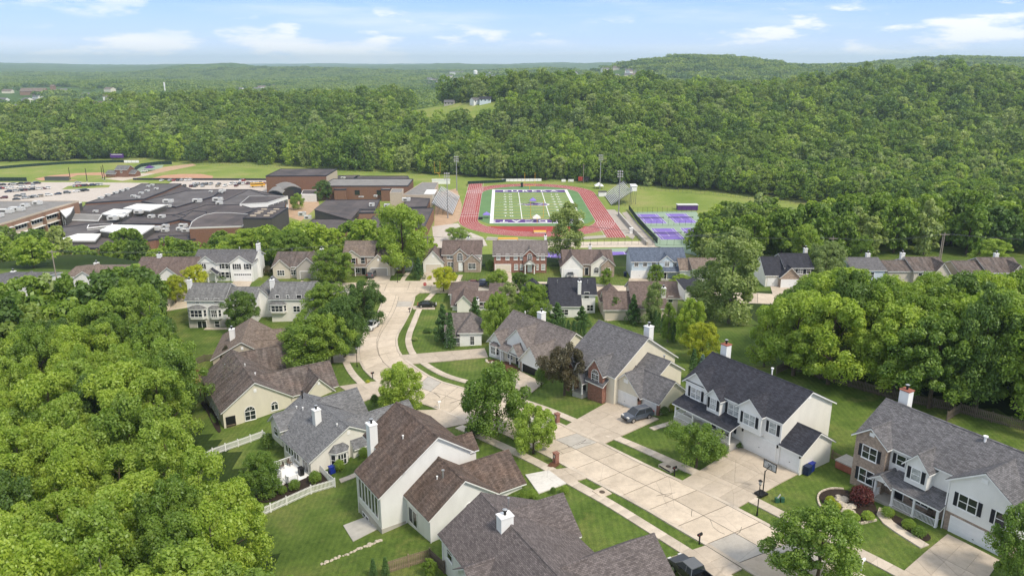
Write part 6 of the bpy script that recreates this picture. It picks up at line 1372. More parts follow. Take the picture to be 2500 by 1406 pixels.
for q in [(978,1003,888,118,'round0','bright','dense round maple on the lawn left of the street bend'),(1213,1062,892,168,'round1','mid','large spreading street tree in the verge left of the street'),(1302,1106,989,112,'round0','bright','smaller street tree right of the large verge tree'),
          (1700,1142,1030,168,'wide','mid','low wide ornamental tree before the charcoal roofed porch'),(1992,1440,1240,235,'broad2','mid','leafy tree at the bottom before the brick corner house'),(2482,1440,1232,150,'broad1','mid','tree cut by the right edge before the white garage'),
          (1378,965,836,140,'wide','plum','purple-brown plum tree before the brick arched house'),(760,892,768,168,'broad4','mid','big green tree left of the street beside the brown roofs'),(812,886,762,108,'broad1','bright','yellow-green tree right of the big street tree'),(842,872,722,118,'broad0','dark','dark green street tree above the white parked car'),(893,800,684,108,'round1','dark','rounded dark street tree near the junction'),(800,790,688,120,'broad2','mid','tree before the off-white grey roofed house'),
          (592,812,713,92,'broad3','dark','tree in front of the white bay window house'),(1083,712,652,66,'broad1','yellow','golden yellow tree at the street junction'),(1218,706,658,56,'round0','bright','bright green tree before the brick house lawn'),(1270,722,663,50,'broad2','dark','dark rounded tree between two house roofs'),
          (1385,640,497,104,'tall1','pale','tall open cottonwood standing before the football field'),(985,668,498,150,'broad0','bright','large bright tree in front of the school right wing'),(1118,592,553,72,'wide','bright','small round tree by the track corner'),(820,690,603,108,'broad4','mid','green tree hiding the tan house garage'),
          (1712,885,788,96,'broad1','yellow','yellow-green tree behind the charcoal roof chimney'),(1683,850,728,78,'broad3','bright','narrow bright tree beside the arborvitae row'),(1865,895,748,82,'tall1','bright','slim young tree in the back yard before the wood'),(1778,790,560,165,'tall1','pale','very tall loose tree in front of the far row'),(1722,770,640,90,'tall0','pale','loose tree left of the very tall one'),
          (1212,835,712,72,'broad2','bright','bright tree behind the small hip-roofed house'),(1300,795,692,92,'broad4','mid','tree between the dark roofed and brown roofed houses'),(1160,800,722,50,'spruce','conifer','dark conifer behind the small hip-roofed house'),(1082,835,738,60,'spruce','conifer','conifer beside the black parked car'),(1100,850,760,36,'arbor','conifer','column of arborvitae left of the small hip house'),(1360,800,735,60,'spruce','conifer','dark spruce in the back gardens below the saltbox roof'),(1420,800,745,54,'spruce','conifer','second dark spruce below the saltbox roof'),(1595,800,690,58,'tall1','pale','thin pale tree before the brown saltbox house'),(1545,790,715,46,'spruce','conifer','dark conifer before the beige saltbox house'),
          (1022,682,625,34,'spruce','conifer','small dark conifer beside the white picket garden'),(1560,668,612,40,'tall1','mid','young tree between the low brown house and blue house'),(1660,705,670,56,'broad3','bright','bright shrub tree at the blue house corner'),(1600,700,645,40,'broad1','mid','small tree before the blue house garage'),(640,1210,1104,106,'round1','mid','round flowering tree beside the white deck'),(580,985,870,70,'bare','twig','thin bare shrub tree by the back yard wood'),
          (560,920,845,40,'round0','plum','dark red shrub tree on the small back lawn'),(1690,930,850,32,'arbor','conifer','dark narrow conifer beside the charcoal roof'),(1712,930,862,44,'spruce','blue','blue spruce beside the charcoal roofed house'),(912,1406,1362,24,'arbor','conifer','small conifer by the bottom fence, left one'),(942,1406,1358,26,'arbor','conifer','small conifer by the bottom fence, right one'),(1050,1406,1362,36,'round0','mid','leafy shrub at the bottom fence corner'),
          (480,716,648,66,'broad1','yellow','yellow-green tree before the white shuttered house'),(430,740,672,60,'broad3','yellow','small yellow tree before the brown ranch house'),(728,512,472,36,'round1','bright','round tree in the school courtyard'),(1480,700,655,34,'tall1','mid','thin tree before the low brown house'),(1130,705,672,22,'bare','twig','tiny bare tree on the lawn strip'),(1240,760,690,56,'tall1','pale','pale tree beside the low brown roof'),
          (2012,690,588,105,'broad2','pale','spreading tree between the dark roofed and pale blue houses'),(1960,640,548,80,'broad1','bright','yellow-green tree behind the dark roofed house'),(2100,640,575,62,'round0','mid','round green tree behind the pale blue house'),(2420,650,585,90,'broad0','bright','bright tree behind the far right brown roof'),(1630,835,740,40,'tall1','mid','slim tree right of the beige saltbox house'),(1500,775,725,40,'broad3','dark','dark bush tree by the paved side yard'),(710,650,560,120,'broad2','mid','tree at the brick theatre foot'),(620,630,560,150,'broad4','bright','bright trees before the brick theatre wall'),(790,490,440,46,'broad3','dark','dark tree at the gymnasium corner')]:
    tree(*q[:6], q[6], TG)
for i in range(7): tree(1590+i*9, 800+i*6, 752+i*5, 22, 'arbor', 'conifer', 'arborvitae in the tall clipped row behind the grey chimney house', 'arborvitae row behind the grey chimney house')
for i in range(9): tree(1322+i*13, 815+i*1.5, 775+i, 18, 'arbor', 'conifer', 'arborvitae in the hedge row behind the brown-grey roof', 'arborvitae hedge behind the brown-grey roof')
BELT = []
# woods: accept spots whose crown falls in an outlined part of the view
def wood(poly, n, spacing, hr, wr, mix, label, group, lod, yr, xr, seed, avoid=(), crownf=.6, cap=999, name='tree'):
    r = np.random.default_rng(seed); pts = []; cell = {}
    names = [m_[0] for m_ in mix]; pr = np.array([m_[2] for m_ in mix]); pr = pr/pr.sum(); out_ = []
    cand = np.stack([r.uniform(*xr, 60000), r.uniform(*yr, 60000)], 1); Tz = T(cand[:, 0], cand[:, 1]); Hs = r.uniform(*hr, 60000)
    px, py = proj(cand[:, 0], cand[:, 1], Tz+Hs*crownf); ok = inpoly(px, py, poly)
    bx_, by_ = proj(cand[:, 0], cand[:, 1], Tz)
    for a in avoid: ok &= ~inpoly(bx_, by_, a)
    for i in np.nonzero(ok)[0]:
        x, y = cand[i]; c = (int(x//spacing), int(y//spacing)); bad = False
        for dx_ in (-1, 0, 1):
            for dy_ in (-1, 0, 1):
                for q in cell.get((c[0]+dx_, c[1]+dy_), ()):
                    if (q[0]-x)**2+(q[1]-y)**2 < spacing**2: bad = True
        if bad: continue
        cell.setdefault(c, []).append((x, y)); k_ = mix[r.choice(len(mix), p=pr)]; out_.append((x, y, Hs[i], k_))
        if len(out_) >= n: break
    out_.sort(key=lambda q: q[0]**2+q[1]**2)
    for x, y, H, k_ in out_[cap:]: BELT.append((x, y, t1(x, y), H))
    CN = dict(bright='yellow-green', mid='green', dark='dark green', pale='pale green', far='green', twig='bare twiggy', plum='brown')
    pp = [proj(q[0], q[1], t1(q[0], q[1])+q[2]*.6) for q in out_[:cap]]; xs_ = sorted(p[0] for p in pp); ys_ = sorted(p[1] for p in pp)
    for (x, y, H, k_), p in zip(out_[:cap], pp):
        fx, fy = xs_.index(p[0])/max(1, len(xs_)), ys_.index(p[1])/max(1, len(ys_)); mid_ = sum(hr)/2
        hp = ('far left', 'left', 'middle', 'right', 'far right')[int(fx*5)]; vp = ('back', 'upper middle', 'lower middle', 'front')[int(fy*4)]
        lb = '%s %s tree %s, %s row, %s' % ('taller' if H > mid_ else 'shorter', CN[k_[1]] if k_[0] != 'bare' else 'bare twiggy', label, vp, hp)
        plant(x, y, H, r.uniform(*wr)*(.7 if k_[0].startswith('tall') else 1), k_[0], k_[1], lb, group, lod, name)
    return len(out_)
BR = [('broad%d' % i, m_, w_) for i, (m_, w_) in enumerate((('bright', 3), ('bright', 3), ('mid', 2), ('bright', 2), ('mid', 2)))]+[('tall0', 'bright', 1), ('broad2', 'dark', .8)]
n1 = wood(LLWOOD, 115, 5.4, (13, 18), (9, 13), BR, 'in the lower left wood', 'trees of the lower left wood', 'n', (25, 215), (-190, 5), 5, cap=92, crownf=.97, avoid=[[(430,850),(640,780),(700,900),(960,960),(1300,1200),(1300,1600),(760,1600),(620,1290),(560,1090),(420,1000)], [(300,620),(700,600),(700,840),(470,860),(420,740)]])
RM = [('broad%d' % i, m_, w_) for i, (m_, w_) in enumerate((('bright', 3), ('mid', 3), ('mid', 2), ('bright', 2), ('dark', 2)))]+[('bare', 'twig', .35), ('tall1', 'mid', .8)]
n2 = wood([(1890,770),(1945,710),(2010,656),(2080,656),(2130,676),(2300,668),(2700,668),(2700,990),(2330,930),(2200,895),(1960,850),(1905,820)], 95, 5.6, (14, 20), (10, 14), RM, 'in the right wood', 'trees of the right wood', 'n', (85, 200), (30, 190), 6, cap=46, crownf=.97, avoid=[[(1600,800),(1900,800),(1935,925),(2200,985),(2700,1080),(2700,1500),(1600,1500)], [(1500,600),(2700,600),(2700,760),(1960,760),(1960,720),(1500,740)]])
CAMP = [(-200,603),(1100,560),(1330,600),(1700,600),(1760,560)]
n3 = wood([(-100,575),(90,590),(110,620),(330,610),(340,640),(160,660),(100,720),(-100,720)], 26, 7.5, (9, 14), (8, 12), BR, 'before the school left wing', 'trees before the school left wing', 'm', (215, 340), (-230, -110), 7, cap=14, avoid=[[(-100,440),(400,440),(400,603),(-100,603)]])
n4 = wood([(270,600),(330,590),(430,615),(470,620),(640,590),(700,545),(900,560),(1045,610),(1045,625),(900,600),(780,600),(650,610),(520,640),(300,640)], 34, 7, (9, 14), (8, 12), BR+[('round1', 'mid', 1)], 'on the bank below the school', 'trees on the bank below the school', 'm', (222, 330), (-130, -20), 8, cap=22, avoid=[[(440,400),(1060,400),(1060,575),(700,585),(460,600)]])
RB = [('broad0', 'mid', 2), ('broad1', 'mid', 2), ('broad2', 'dark', 1.2), ('broad3', 'bright', 1), ('broad4', 'mid', 2), ('tall0', 'pale', 1.2), ('tall1', 'mid', 1)]
n5 = wood([(1690,550),(1730,535),(1800,525),(1870,525),(1920,548),(2060,520),(2150,500),(2330,470),(2700,440),(2700,640),(2300,630),(2000,610),(1900,590),(1800,600),(1700,600)], 430, 7.2, (12, 18), (10, 14), RB, 'behind the far row right half', 'trees behind the far row right half', 'm', (235, 560), (70, 420), 9, cap=44, avoid=[[(1400,420),(1700,440),(1900,505),(1840,545),(1790,520),(1740,560),(1700,640),(1400,640)], [(1500,655),(2700,650),(2700,760),(1500,760)]])
FE = [('broad0', 'mid', 2), ('broad1', 'far', 2), ('broad2', 'mid', 1.2), ('broad3', 'bright', .6), ('broad4', 'far', 2), ('tall0', 'pale', 2), ('tall1', 'pale', 1.2), ('broad2', 'pale', .8), ('broad1', 'dark', 1)]
n6 = wood([(-100,330),(250,375),(480,395),(700,385),(1100,395),(1300,390),(1500,380),(1800,410),(2050,430),(2700,390),(2700,480),(2200,510),(2000,485),(1800,455),(1500,430),(1100,412),(700,402),(0,400)], 110, 8.5, (14, 21), (10, 15), FE, 'on the far forest edge', 'trees on the forest edge behind the fields', 'm', (520, 680), (-480, 520), 10, cap=24, avoid=[[(-300,400),(120,388),(300,388),(480,400),(1100,428),(1330,440),(1560,455),(1910,490),(2060,505),(1900,720),(-300,720)]])
print('TREES', NT[0], n1, n2, n3, n4, n5, n6)
# the forest beyond: one mass, instanced on points
def farlod(seed, rx, h1, n, rc, mat, nper=44, size=1.0): return leafmesh('forest_tree_mesh', clumps_broad(seed, rx, 2, h1, n, rc), nper, size, seed, mat, .5)
LOD = []
def lodobj(me):
    o = bpy.data.objects.new('forest_tree_source_%02d' % len(LOD), me); LOD.append(o); return o
srcs = bpy.data.collections.new('forest_sources')
for i, (m_, rx) in enumerate((('far', 5.2), ('mid', 5.6), ('dark', 5.0), ('far', 6.0), ('pale', 4.4), ('dark', 5.6), ('far', 4.8), ('mid', 6.2), ('twig', 4.0), ('bright', 5.4))):
    srcs.objects.link(lodobj(farlod(200+i, rx, 15.5, 46, 1.75, L[m_])))
clumps = bpy.data.collections.new('far_wood_sources')
for i, m_ in enumerate(('far', 'dark', 'far')):
    r = random.Random(i); cl = [(r.uniform(-22, 22), r.uniform(-22, 22), r.uniform(6, 13), r.uniform(4, 6.5)) for _ in range(34)]; clumps.objects.link(lodobj(leafmesh('far_wood_mesh', cl, 16, 4.6, 300+i, L[m_], .7)))
def grid_pts(y0, y1, sp, seed, half=.78):
    r = np.random.default_rng(seed); P = []
    ys_ = np.arange(y0, y1, sp)
    for y in ys_:
        w_ = y*half+60; xs_ = np.arange(-w_, w_, sp); P.append(np.stack([xs_+r.uniform(-.42, .42, len(xs_))*sp, np.full(len(xs_), y)+r.uniform(-.42, .42, len(xs_))*sp], 1))
    return np.concatenate(P)
def patch(x, y): return np.sin(x/61+1.3*np.sin(y/47))*np.sin(y/53+1.1*np.sin(x/71))
def scatter(name, pts, coll, smin, smax, label, seed, species):
    """instances on points; species: weights per source, low and high in the patchy mix; each point carries its own kind, size and turn"""
    pts = np.array(pts, float); r = np.random.default_rng(seed); n = len(pts)
    pt = np.clip(.5+.75*patch(pts[:, 0], pts[:, 1])+r.normal(size=n)*.22, 0, 1); lo, hi = np.array(species[0], float), np.array(species[1], float)
    Wt = lo[None]*(1-pt[:, None])+hi[None]*pt[:, None]; Wt = np.cumsum(Wt/Wt.sum(1, keepdims=True), 1); idx = (r.random(n)[:, None] > Wt).sum(1).clip(0, len(lo)-1)
    scl = smin+(smax-smin)*(r.random(n)**1.5*.75+.25*(.5+.5*patch(pts[:, 0]*1.7+40, pts[:, 1]*1.7)))
    me = bpy.data.meshes.new(name); me.from_pydata([tuple(p) for p in pts], [], [])
    me.attributes.new('kind_index', 'INT', 'POINT').data.foreach_set('value', idx.astype(np.int32))
    sv = np.stack([scl*r.uniform(.85, 1.2, n), scl*r.uniform(.85, 1.2, n), scl*r.uniform(.8, 1.15, n)], 1).astype(np.float32); me.attributes.new('size', 'FLOAT_VECTOR', 'POINT').data.foreach_set('vector', sv.ravel())
    rv = np.zeros((n, 3), np.float32); rv[:, 2] = r.random(n)*6.283; me.attributes.new('turn', 'FLOAT_VECTOR', 'POINT').data.foreach_set('vector', rv.ravel())
    o = link(name, me); tag(o, label, 'woodland', None, 'stuff')
    ng = bpy.data.node_groups.new(name, 'GeometryNodeTree'); ng.interface.new_socket('Geometry', in_out='INPUT', socket_type='NodeSocketGeometry'); ng.interface.new_socket('Geometry', in_out='OUTPUT', socket_type='NodeSocketGeometry')
    N_ = ng.nodes.new; gi, go, ip, ci = N_('NodeGroupInput'), N_('NodeGroupOutput'), N_('GeometryNodeInstanceOnPoints'), N_('GeometryNodeCollectionInfo')
    ci.inputs[0].default_value = coll; ci.inputs['Separate Children'].default_value = True; ci.inputs['Reset Children'].default_value = True; ip.inputs['Pick Instance'].default_value = True
    l_ = ng.links.new
    def na(nm, ty):
        q = N_('GeometryNodeInputNamedAttribute'); q.data_type = ty; q.inputs['Name'].default_value = nm; return q.outputs['Attribute']
    l_(na('kind_index', 'INT'), ip.inputs['Instance Index']); l_(na('size', 'FLOAT_VECTOR'), ip.inputs['Scale']); l_(na('turn', 'FLOAT_VECTOR'), ip.inputs['Rotation'])
    l_(gi.outputs[0], ip.inputs['Points']); l_(ci.outputs[0], ip.inputs['Instance']); l_(ip.outputs[0], go.inputs[0])
    md = o.modifiers.new('scatter', 'NODES'); md.node_group = ng; return o
mids = bpy.data.collections.new('belt_sources')
for kq, mq in (('broad0', 'mid'), ('broad1', 'far'), ('broad2', 'dark'), ('broad3', 'bright'), ('broad4', 'mid'), ('tall0', 'pale'), ('tall1', 'mid')):
    me = KIND[kq]['lods']['m'].copy(); me.materials[0] = L[mq]; o = lodobj(me); o.scale = (1, 1, 1); mids.objects.link(o)
P = grid_pts(400, 612, 8.5, 77, 1.0); bx_, by_ = proj(P[:, 0], P[:, 1], T(P[:, 0], P[:, 1])); ok = inpoly(bx_, by_, [(1330,440),(1570,452),(1760,468),(1912,488),(2060,506),(2090,522),(2300,540),(2900,560),(2900,380),(1330,380)]) | inpoly(bx_, by_, [(-400,380),(110,385),(290,386),(460,397),(700,405),(1090,425),(1140,436),(1330,438),(1330,380),(-400,370)])
for x, y in P[ok]: BELT.append((x, y, t1(x, y), 0))
BELT = [b for b in BELT]; bs = scatter('tree_belt', [b[:3] for b in BELT], mids, 1.35, 1.95, 'belt of mixed green trees filling the ground behind the fields and the far row', 51, ([3, 2, 2, 1, 3, 1, 1], [1, 2, 0, 2, 1, 5, 2]))
P = grid_pts(606, 1340, 12, 21); px, py = proj(P[:, 0], P[:, 1], T(P[:, 0], P[:, 1]))
CLEAR = [[(-900,480),(-900,402),(60,396),(300,389),(345,386),(480,399),(700,407),(1100,429),(1330,441),(1330,480)], [(990,296),(1005,260),(1100,254),(1265,252),(1250,284),(1180,304),(1120,318),(1060,318)], [(-900,305),(-900,180),(345,180),(345,262),(270,296)]]
keep = np.ones(len(P), bool)
for c in CLEAR: keep &= ~inpoly(px, py, c)
P = P[keep]; Z = T(P[:, 0], P[:, 1]); scatter('forest', np.column_stack([P, Z-.5]), srcs, .85, 2.1, 'dense green forest covering the slopes behind the playing fields', 31, ([3, 2, 1.6, 2, 0.3, 1.6, 2, 1, 0, 1], [2, 3, .2, 2, 3, .2, 2, 3, 0, 2.5]))
P = grid_pts(1330, 4200, 27, 22, .74); nf = np.random.default_rng(5).random(len(P)); px, py = proj(P[:, 0], P[:, 1], T(P[:, 0], P[:, 1]))
TOWN = [[(1030,195),(1110,182),(1230,182),(1230,215),(1040,222)], [(1340,190),(1480,162),(1510,166),(1600,196),(1540,215),(1350,210)], [(560,222),(690,215),(690,235),(560,236)], [(-200,208),(160,212),(330,222),(340,266),(250,290),(-200,296)], [(1200,200),(1290,196),(1290,208),(1200,210)]]
town = np.zeros(len(P), bool)
for c in TOWN: town |= inpoly(px, py, c) | inpoly(px, py-12, c)
keep = np.where(town, nf < .05, nf < .97); P = P[keep]; Z = T(P[:, 0], P[:, 1]); scatter('far_woodland', np.column_stack([P, Z-2]), clumps, .7, 1.25, 'distant wooded hills fading towards the horizon', 41, ([1, 2, 1], [2, 1, 2]))
# scrub along forest edges: understory bushes as one mass
# ------------------------------------------------------------------ shrubs
for i, (fl, mat) in enumerate(((0.15, 'mid'), (0.0, 'dark'))):
    r = random.Random(i); cl = [(math.cos(a)*q*.62, math.sin(a)*q*.62, .55+zz*.5, .42) for a, q, zz in [(j*2.4, math.sqrt((j+.5)/16), .9-.9*(j/16)) for j in range(16)]]
    kind('bush%d' % i, 1.0, {'n': leafmesh('crown', cl, 150, .13, 400+i, L[mat]), 'm': leafmesh('crown', cl, 40, .25, 400+i, L[mat])}, trunkmesh('trunk', .8, .05, 3, 400+i, M['bark']))
def shrub(px, py, w, h_, mat, label, v=0, group='shrubs'):
    b = G(px, py); NT[0] += 1; e_ = empty('shrub', b, NT[0], label, 'shrub', group); K = KIND['bush%d' % v]
    t_ = link('trunk', K['trunk'], e_); t_.scale = (h_*.6,)*3; c = link('crown', K['lods']['n'], e_); c.scale = (w/2, w/2, h_/1.35); c.material_slots[0].link = 'OBJECT'; c.material_slots[0].material = L[mat]
for q in [(720,1195,1.9,1.5,'mid','clipped green shrub left of the deck steps'),(690,1205,1.5,1.2,'mid','smaller clipped shrub left of the deck'),(660,1215,1.8,1.2,'dark','clipped shrub at the mulch bed end'),(770,1180,2.0,1.9,'mid','clipped shrub right of the deck steps'),(829,1150,1.8,1.8,'mid','rounded shrub beside the blue bin'),(888,1118,1.6,1.7,'mid','rounded shrub by the bay window'),(655,1095,2.6,2.6,'dark','dark shrub at the house corner behind the white fence'),
          (1322,945,2.6,3.6,'dark','grey-green shrub right of the open garage'),(1205,862,1.8,2.0,'dark','shrub at the brown-grey house bay'),(1400,960,1.6,.9,'mid','low shrub below the plum tree'),(1440,935,2.2,1.0,'mid','low round bed shrub before the brick entry'),(1485,958,1.8,1.2,'dark','low shrub by the garage path'),(1620,1012,1.8,1.3,'dark','green shrub beside the cream garage wall'),(1640,1003,1.6,1.3,'yellow','yellow shrub beside the cream garage wall'),(1800,1090,2.0,.9,'dark','low shrub at the porch end'),
          (2100,1232,3.0,2.3,'red','dark red laceleaf maple in the rock garden'),(2040,1245,1.3,1.0,'yellow','yellow shrub in the rock garden, left'),(2026,1230,1.2,1.0,'yellow','yellow shrub in the rock garden, upper left'),(2028,1255,1.3,1.0,'yellow','yellow shrub in the rock garden, lower left'),(2070,1264,1.3,1.0,'bright','lime green shrub in the rock garden'),(2088,1272,1.1,.9,'bright','small lime shrub at the rock garden edge'),(2117,1270,1.6,1.1,'bright','larger lime shrub at the rock garden edge'),
          (2165,1262,1.7,1.2,'mid','rounded shrub left of the front steps'),(2217,1292,1.6,1.2,'mid','rounded shrub before the porch rail'),(2243,1310,1.6,1.2,'mid','rounded shrub at the porch right end'),(2095,1208,2.4,1.0,'dark','dark low hedge at the brick wall foot'),(1278,1222,1.5,1.3,'mid','shrub beside the new driveway slab'),(1300,1215,1.5,1.1,'bright','light shrub beside the new driveway slab'),(1262,1228,1.8,.9,'dark','low shrub at the brown house garage'),(1378,1205,1.2,1.1,'bright','small shrub on the lawn near the drain'),(1350,1205,.8,.9,'dark','tiny conifer on the front lawn'),
          (1150,1065,2.2,1.7,'dark','pair shrub beside the brown roof, left'),(1168,1060,2.0,1.9,'dark','pair shrub beside the brown roof, right'),(915,990,1.6,2.0,'dark','shrub beside the grey roofed wing'),(898,935,.9,.6,'yellow','yellow flowers at the mailbox'),(1012,832,1.5,.9,'pale','pale grass clump by the sidewalk'),(1045,812,2.4,1.0,'dark','low hedge on the lawn'),(1225,905,1.5,.9,'dark','low shrub in the red mulch'),(1150,1085,1.4,2.0,'plum','brown ornamental grass by the sidewalk'),
          (545,683,4,1.8,'dark','clipped hedge before the white shuttered house'),(655,672,3.2,2.6,'plum','dark red bush at the tan house corner'),(680,672,2.6,2,'dark','dark bush at the tan house front'),(862,672,2,1.6,'mid','bush by the tan two-storey entry'),(1257,662,1.8,3.2,'dark','tall dark bush beside the brick house garage'),(1268,662,1.6,3.0,'dark','second tall bush beside the brick house garage'),(1325,664,2.2,1.8,'mid','bush at the brick house corner'),(1150,662,2.4,1.4,'dark','bush before the brick fronted house'),(1196,660,3,3,'mid','leafy bush between two far houses'),(600,795,2.4,1.8,'plum','reddish bush at the stone walkout'),(560,795,2.4,1.6,'dark','dark bush at the stone walkout'),(1480,665,1.8,1.8,'dark','bush before the low brown house'),
          (750,690,2.2,1.2,'pale','pale bush in the tan house front bed'),(975,668,1.4,1.2,'red','red bush beside the garage pier')]:
    shrub(*q[:5], q[5])
# ------------------------------------------------------------------ vehicles
def carmesh(kind_):
    L_, Wd, H = dict(sedan=(4.7, 1.82, 1.45), suv=(4.8, 1.9, 1.75), pickup=(5.7, 1.98, 1.85))[kind_]; w = Wd/2; hz = H*.56
    if kind_ == 'sedan': low = [(-2.3,.35),(-2.35,.7),(-2.1,.95),(-1.5,1.0),(1.0,.98),(1.9,.86),(2.3,.66),(2.35,.35)]; cab = [(-1.75,.98),(-1.0,1.42),(.3,1.45),(1.15,.98)]
    elif kind_ == 'suv': low = [(-2.35,.4),(-2.4,.85),(-2.25,1.08),(-1.5,1.1),(1.0,1.1),(1.95,1.0),(2.35,.8),(2.4,.4)]; cab = [(-2.2,1.08),(-1.85,1.68),(.35,1.74),(1.25,1.08)]
    else: low = [(-2.8,.5),(-2.85,.95),(-2.8,1.2),(-.6,1.2),(1.3,1.2),(2.5,1.1),(2.8,.9),(2.85,.5)]; cab = [(-.75,1.18),(-.6,1.78),(.75,1.83),(1.6,1.18)]
    def hull(prof, wb, wt, z0):
        mb = MB(); n = len(prof); zs = [p[1] for p in prof]; zt = max(zs)
        rows = []
        for sgn in (-1, 1):
            rows.append([(x, sgn*(wb if z < zt-.3 else wb+(wt-wb)*(z-(zt-.3))/.3), z) for x, z in prof])
        mb.face(rows[0]); mb.face(rows[1][::-1])
        for i in range(n): j = (i+1) % n; mb.face([rows[0][j], rows[0][i], rows[1][i], rows[1][j]])
        return mb
    b = hull(low, w, w*.93, .35); g = MB(); r_ = MB()
    tb = .93*w; tt = .74*w; c = cab
    q = lambda i, s_: (c[i][0], s_*(tb if i in (0, 3) else tt), c[i][1])
    for s_ in (-1, 1): P = [q(0, s_), q(3, s_), q(2, s_), q(1, s_)]; g.face(P if s_ < 0 else P[::-1])
    g.face([q(3, -1), q(3, 1), q(2, 1), q(2, -1)]); g.face([q(0, 1), q(0, -1), q(1, -1), q(1, 1)])
    r_.prism([(c[1][0]-.03, -tt-.02), (c[2][0]+.05, -tt-.02), (c[2][0]+.05, tt+.02), (c[1][0]-.03, tt+.02)], min(c[1][1], c[2][1])-.05, [c[1][1]+.03, c[2][1]+.03, c[2][1]+.03, c[1][1]+.03])
    for s_ in (-1, 1):
        for x0, x1 in ((0, 1), (3, 2)): r_.bar(q(x0, s_), q(x1, s_), .09, .09)
        xm = (c[1][0]+c[2][0])/2; r_.bar((xm, s_*tb, c[0][1]), (xm, s_*tt, c[1][1]), .09, .09)
    if kind_ == 'pickup': 
        b = MB(); lo = [(-.55,.5),(-.55,1.2),(1.3,1.2),(2.5,1.1),(2.8,.9),(2.85,.5)]; b = hull(lo, w, w*.95, .5); b.box(-2.85, -.56, -w, -w+.1, .5, 1.2).box(-2.85, -.56, w-.1, w, .5, 1.2).box(-2.85, -2.75, -w+.1, w-.1, .5, 1.2).box(-2.75, -.56, -w+.1, w-.1, .5, .72)
    wx = 1.45 if kind_ != 'pickup' else 1.8
    return dict(body=b, glass=g, roof=r_, wx=wx, w=w, L=L_, zr=.34 if kind_ == 'sedan' else .38, fz=.65 if kind_ == 'sedan' else .85)
CM = {}
def car(px, py, kind_, paint, rz, label, roofpaint=None, world=None, rails=False):
    if kind_ not in CM:
        d = carmesh(kind_); CM[kind_] = d; d['gm'] = d['glass'].mesh('windows', M['glass']); tm = MB().tube((0, -.12, 0), (0, .12, 0), d['zr'], n=18).mesh('tyre', M['tyre'], False); d['tm'] = tm; d['rm'] = MB().tube((0, -.13, 0), (0, .13, 0), d['zr']*.62, n=10).mesh('rim', M['rim'])
    d = CM[kind_]; b = world or G(px, py); e_ = empty('parked_car' if kind_ != 'pickup' else 'pickup_truck', (b[0], b[1], t1(b[0], b[1])+.15), R(rz), label, 'car' if kind_ != 'pickup' else 'truck')
    d['body'].build('body', PAINT[paint], e_); link('windows', d['gm'], e_); d['roof'].build('roof', PAINT[roofpaint or paint], e_)
    for x in (-d['wx'], d['wx']):
        for s_ in (-1, 1): t_ = link('wheel', d['tm'], e_, (x, s_*(d['w']-.1), d['zr'])); link('rim', d['rm'], t_)
    f = d['L']/2
    for s_ in (-1, 1):
        MB().box(f-.28, f+.0, s_*(d['w']-.32)-.2, s_*(d['w']-.32)+.2, d['fz'], d['fz']+.14).build('headlight', M['rtu'], e_); MB().box(-f-.02, -f+.15, s_*(d['w']-.2)-.14, s_*(d['w']-.2)+.14, d['fz']+.05, d['fz']+.25).build('tail_light', M['red_sign'], e_)
        MB().box(.75, .95, s_*(d['w']+.09)-.09, s_*(d['w']+.09)+.09, 1.0, 1.15).build('mirror', PAINT[paint], e_)
    MB().box(f-.04, f+.03, -.5, .5, .4, .62).build('grille', M['black'], e_)
    if rails:
        for s_ in (-1, 1): MB().bar((-1.6, s_*.6, 1.82), (.3, s_*.6, 1.82), .05, .05).build('roof_rail', M['metal'], e_)
    return e_
car(1556, 1024, 'suv', 'slate', 209, 'dark blue-grey SUV parked on the driveway before the double garage', 'slate', rails=True)
car(1690, 1416, 'pickup', 'black', 119, 'black pickup truck with open bed at the bottom edge', 'grey'); car(908, 803, 'suv', 'white', 255, 'white SUV parked on the street curve'); car(1043, 750, 'sedan', 'black', 5, 'black sedan on the driveway beside the sidewalk')
car(910, 676, 'suv', 'grey', 80, 'dark grey SUV on the driveway before the grey garage'); car(1180, 700, 'pickup', 'navy', 180, 'dark pickup truck parked on the cross street'); car(1152, 698, 'sedan', 'maroon', 180, 'dark red sedan parked behind the pickup'); car(1393, 677, 'sedan', 'grey', 260, 'dark car at the low brown house garage'); car(425, 712, 'sedan', 'white', 200, 'white car on the ranch house driveway')
car(415, 622, 'suv', 'white', 10, 'white car in the school service yard', world=at(420, 629, 0)); car(355, 419, 'suv', 'white', 15, 'white car by the batting cages', world=at(354, 420, 0))
# lot cars: small in the view, one mesh each
LOTM = {}
for kd in ('sedan', 'suv'):
    for c_ in PAINT:
        d = carmesh(kd); mb = MB()
        for src, mi_ in ((d['body'], 0), (d['roof'], 0), (d['glass'], 1)):
            for f_ in src.f: mb.face([src.v[i] for i in f_], None, mi_)
        for x in (-1.45, 1.45):
            for s_ in (-1, 1): mb.tube((x, s_*(d['w']-.22), .34), (x, s_*(d['w']+.01), .34), .34, n=8, m=2)
        LOTM[kd, c_] = mb.mesh('lot_car', [PAINT[c_], M['glass'], M['tyre']])
r = random.Random(4); cols = ['white', 'white', 'silver', 'black', 'grey', 'navy', 'black', 'white', 'grey', 'red', 'maroon', 'tan', 'silver']
nc = 0
def lotcar(x, y, rz, lab, grp):
    c_ = r.choice(cols); kd = r.choice(('sedan', 'suv', 'suv')); o = link('lot_car', LOTM[kd, c_], None, (x, y, .06), R(rz)); tag(o, '%s %s parked %s' % (c_, 'SUV' if kd == 'suv' else 'sedan', lab), 'car', grp)
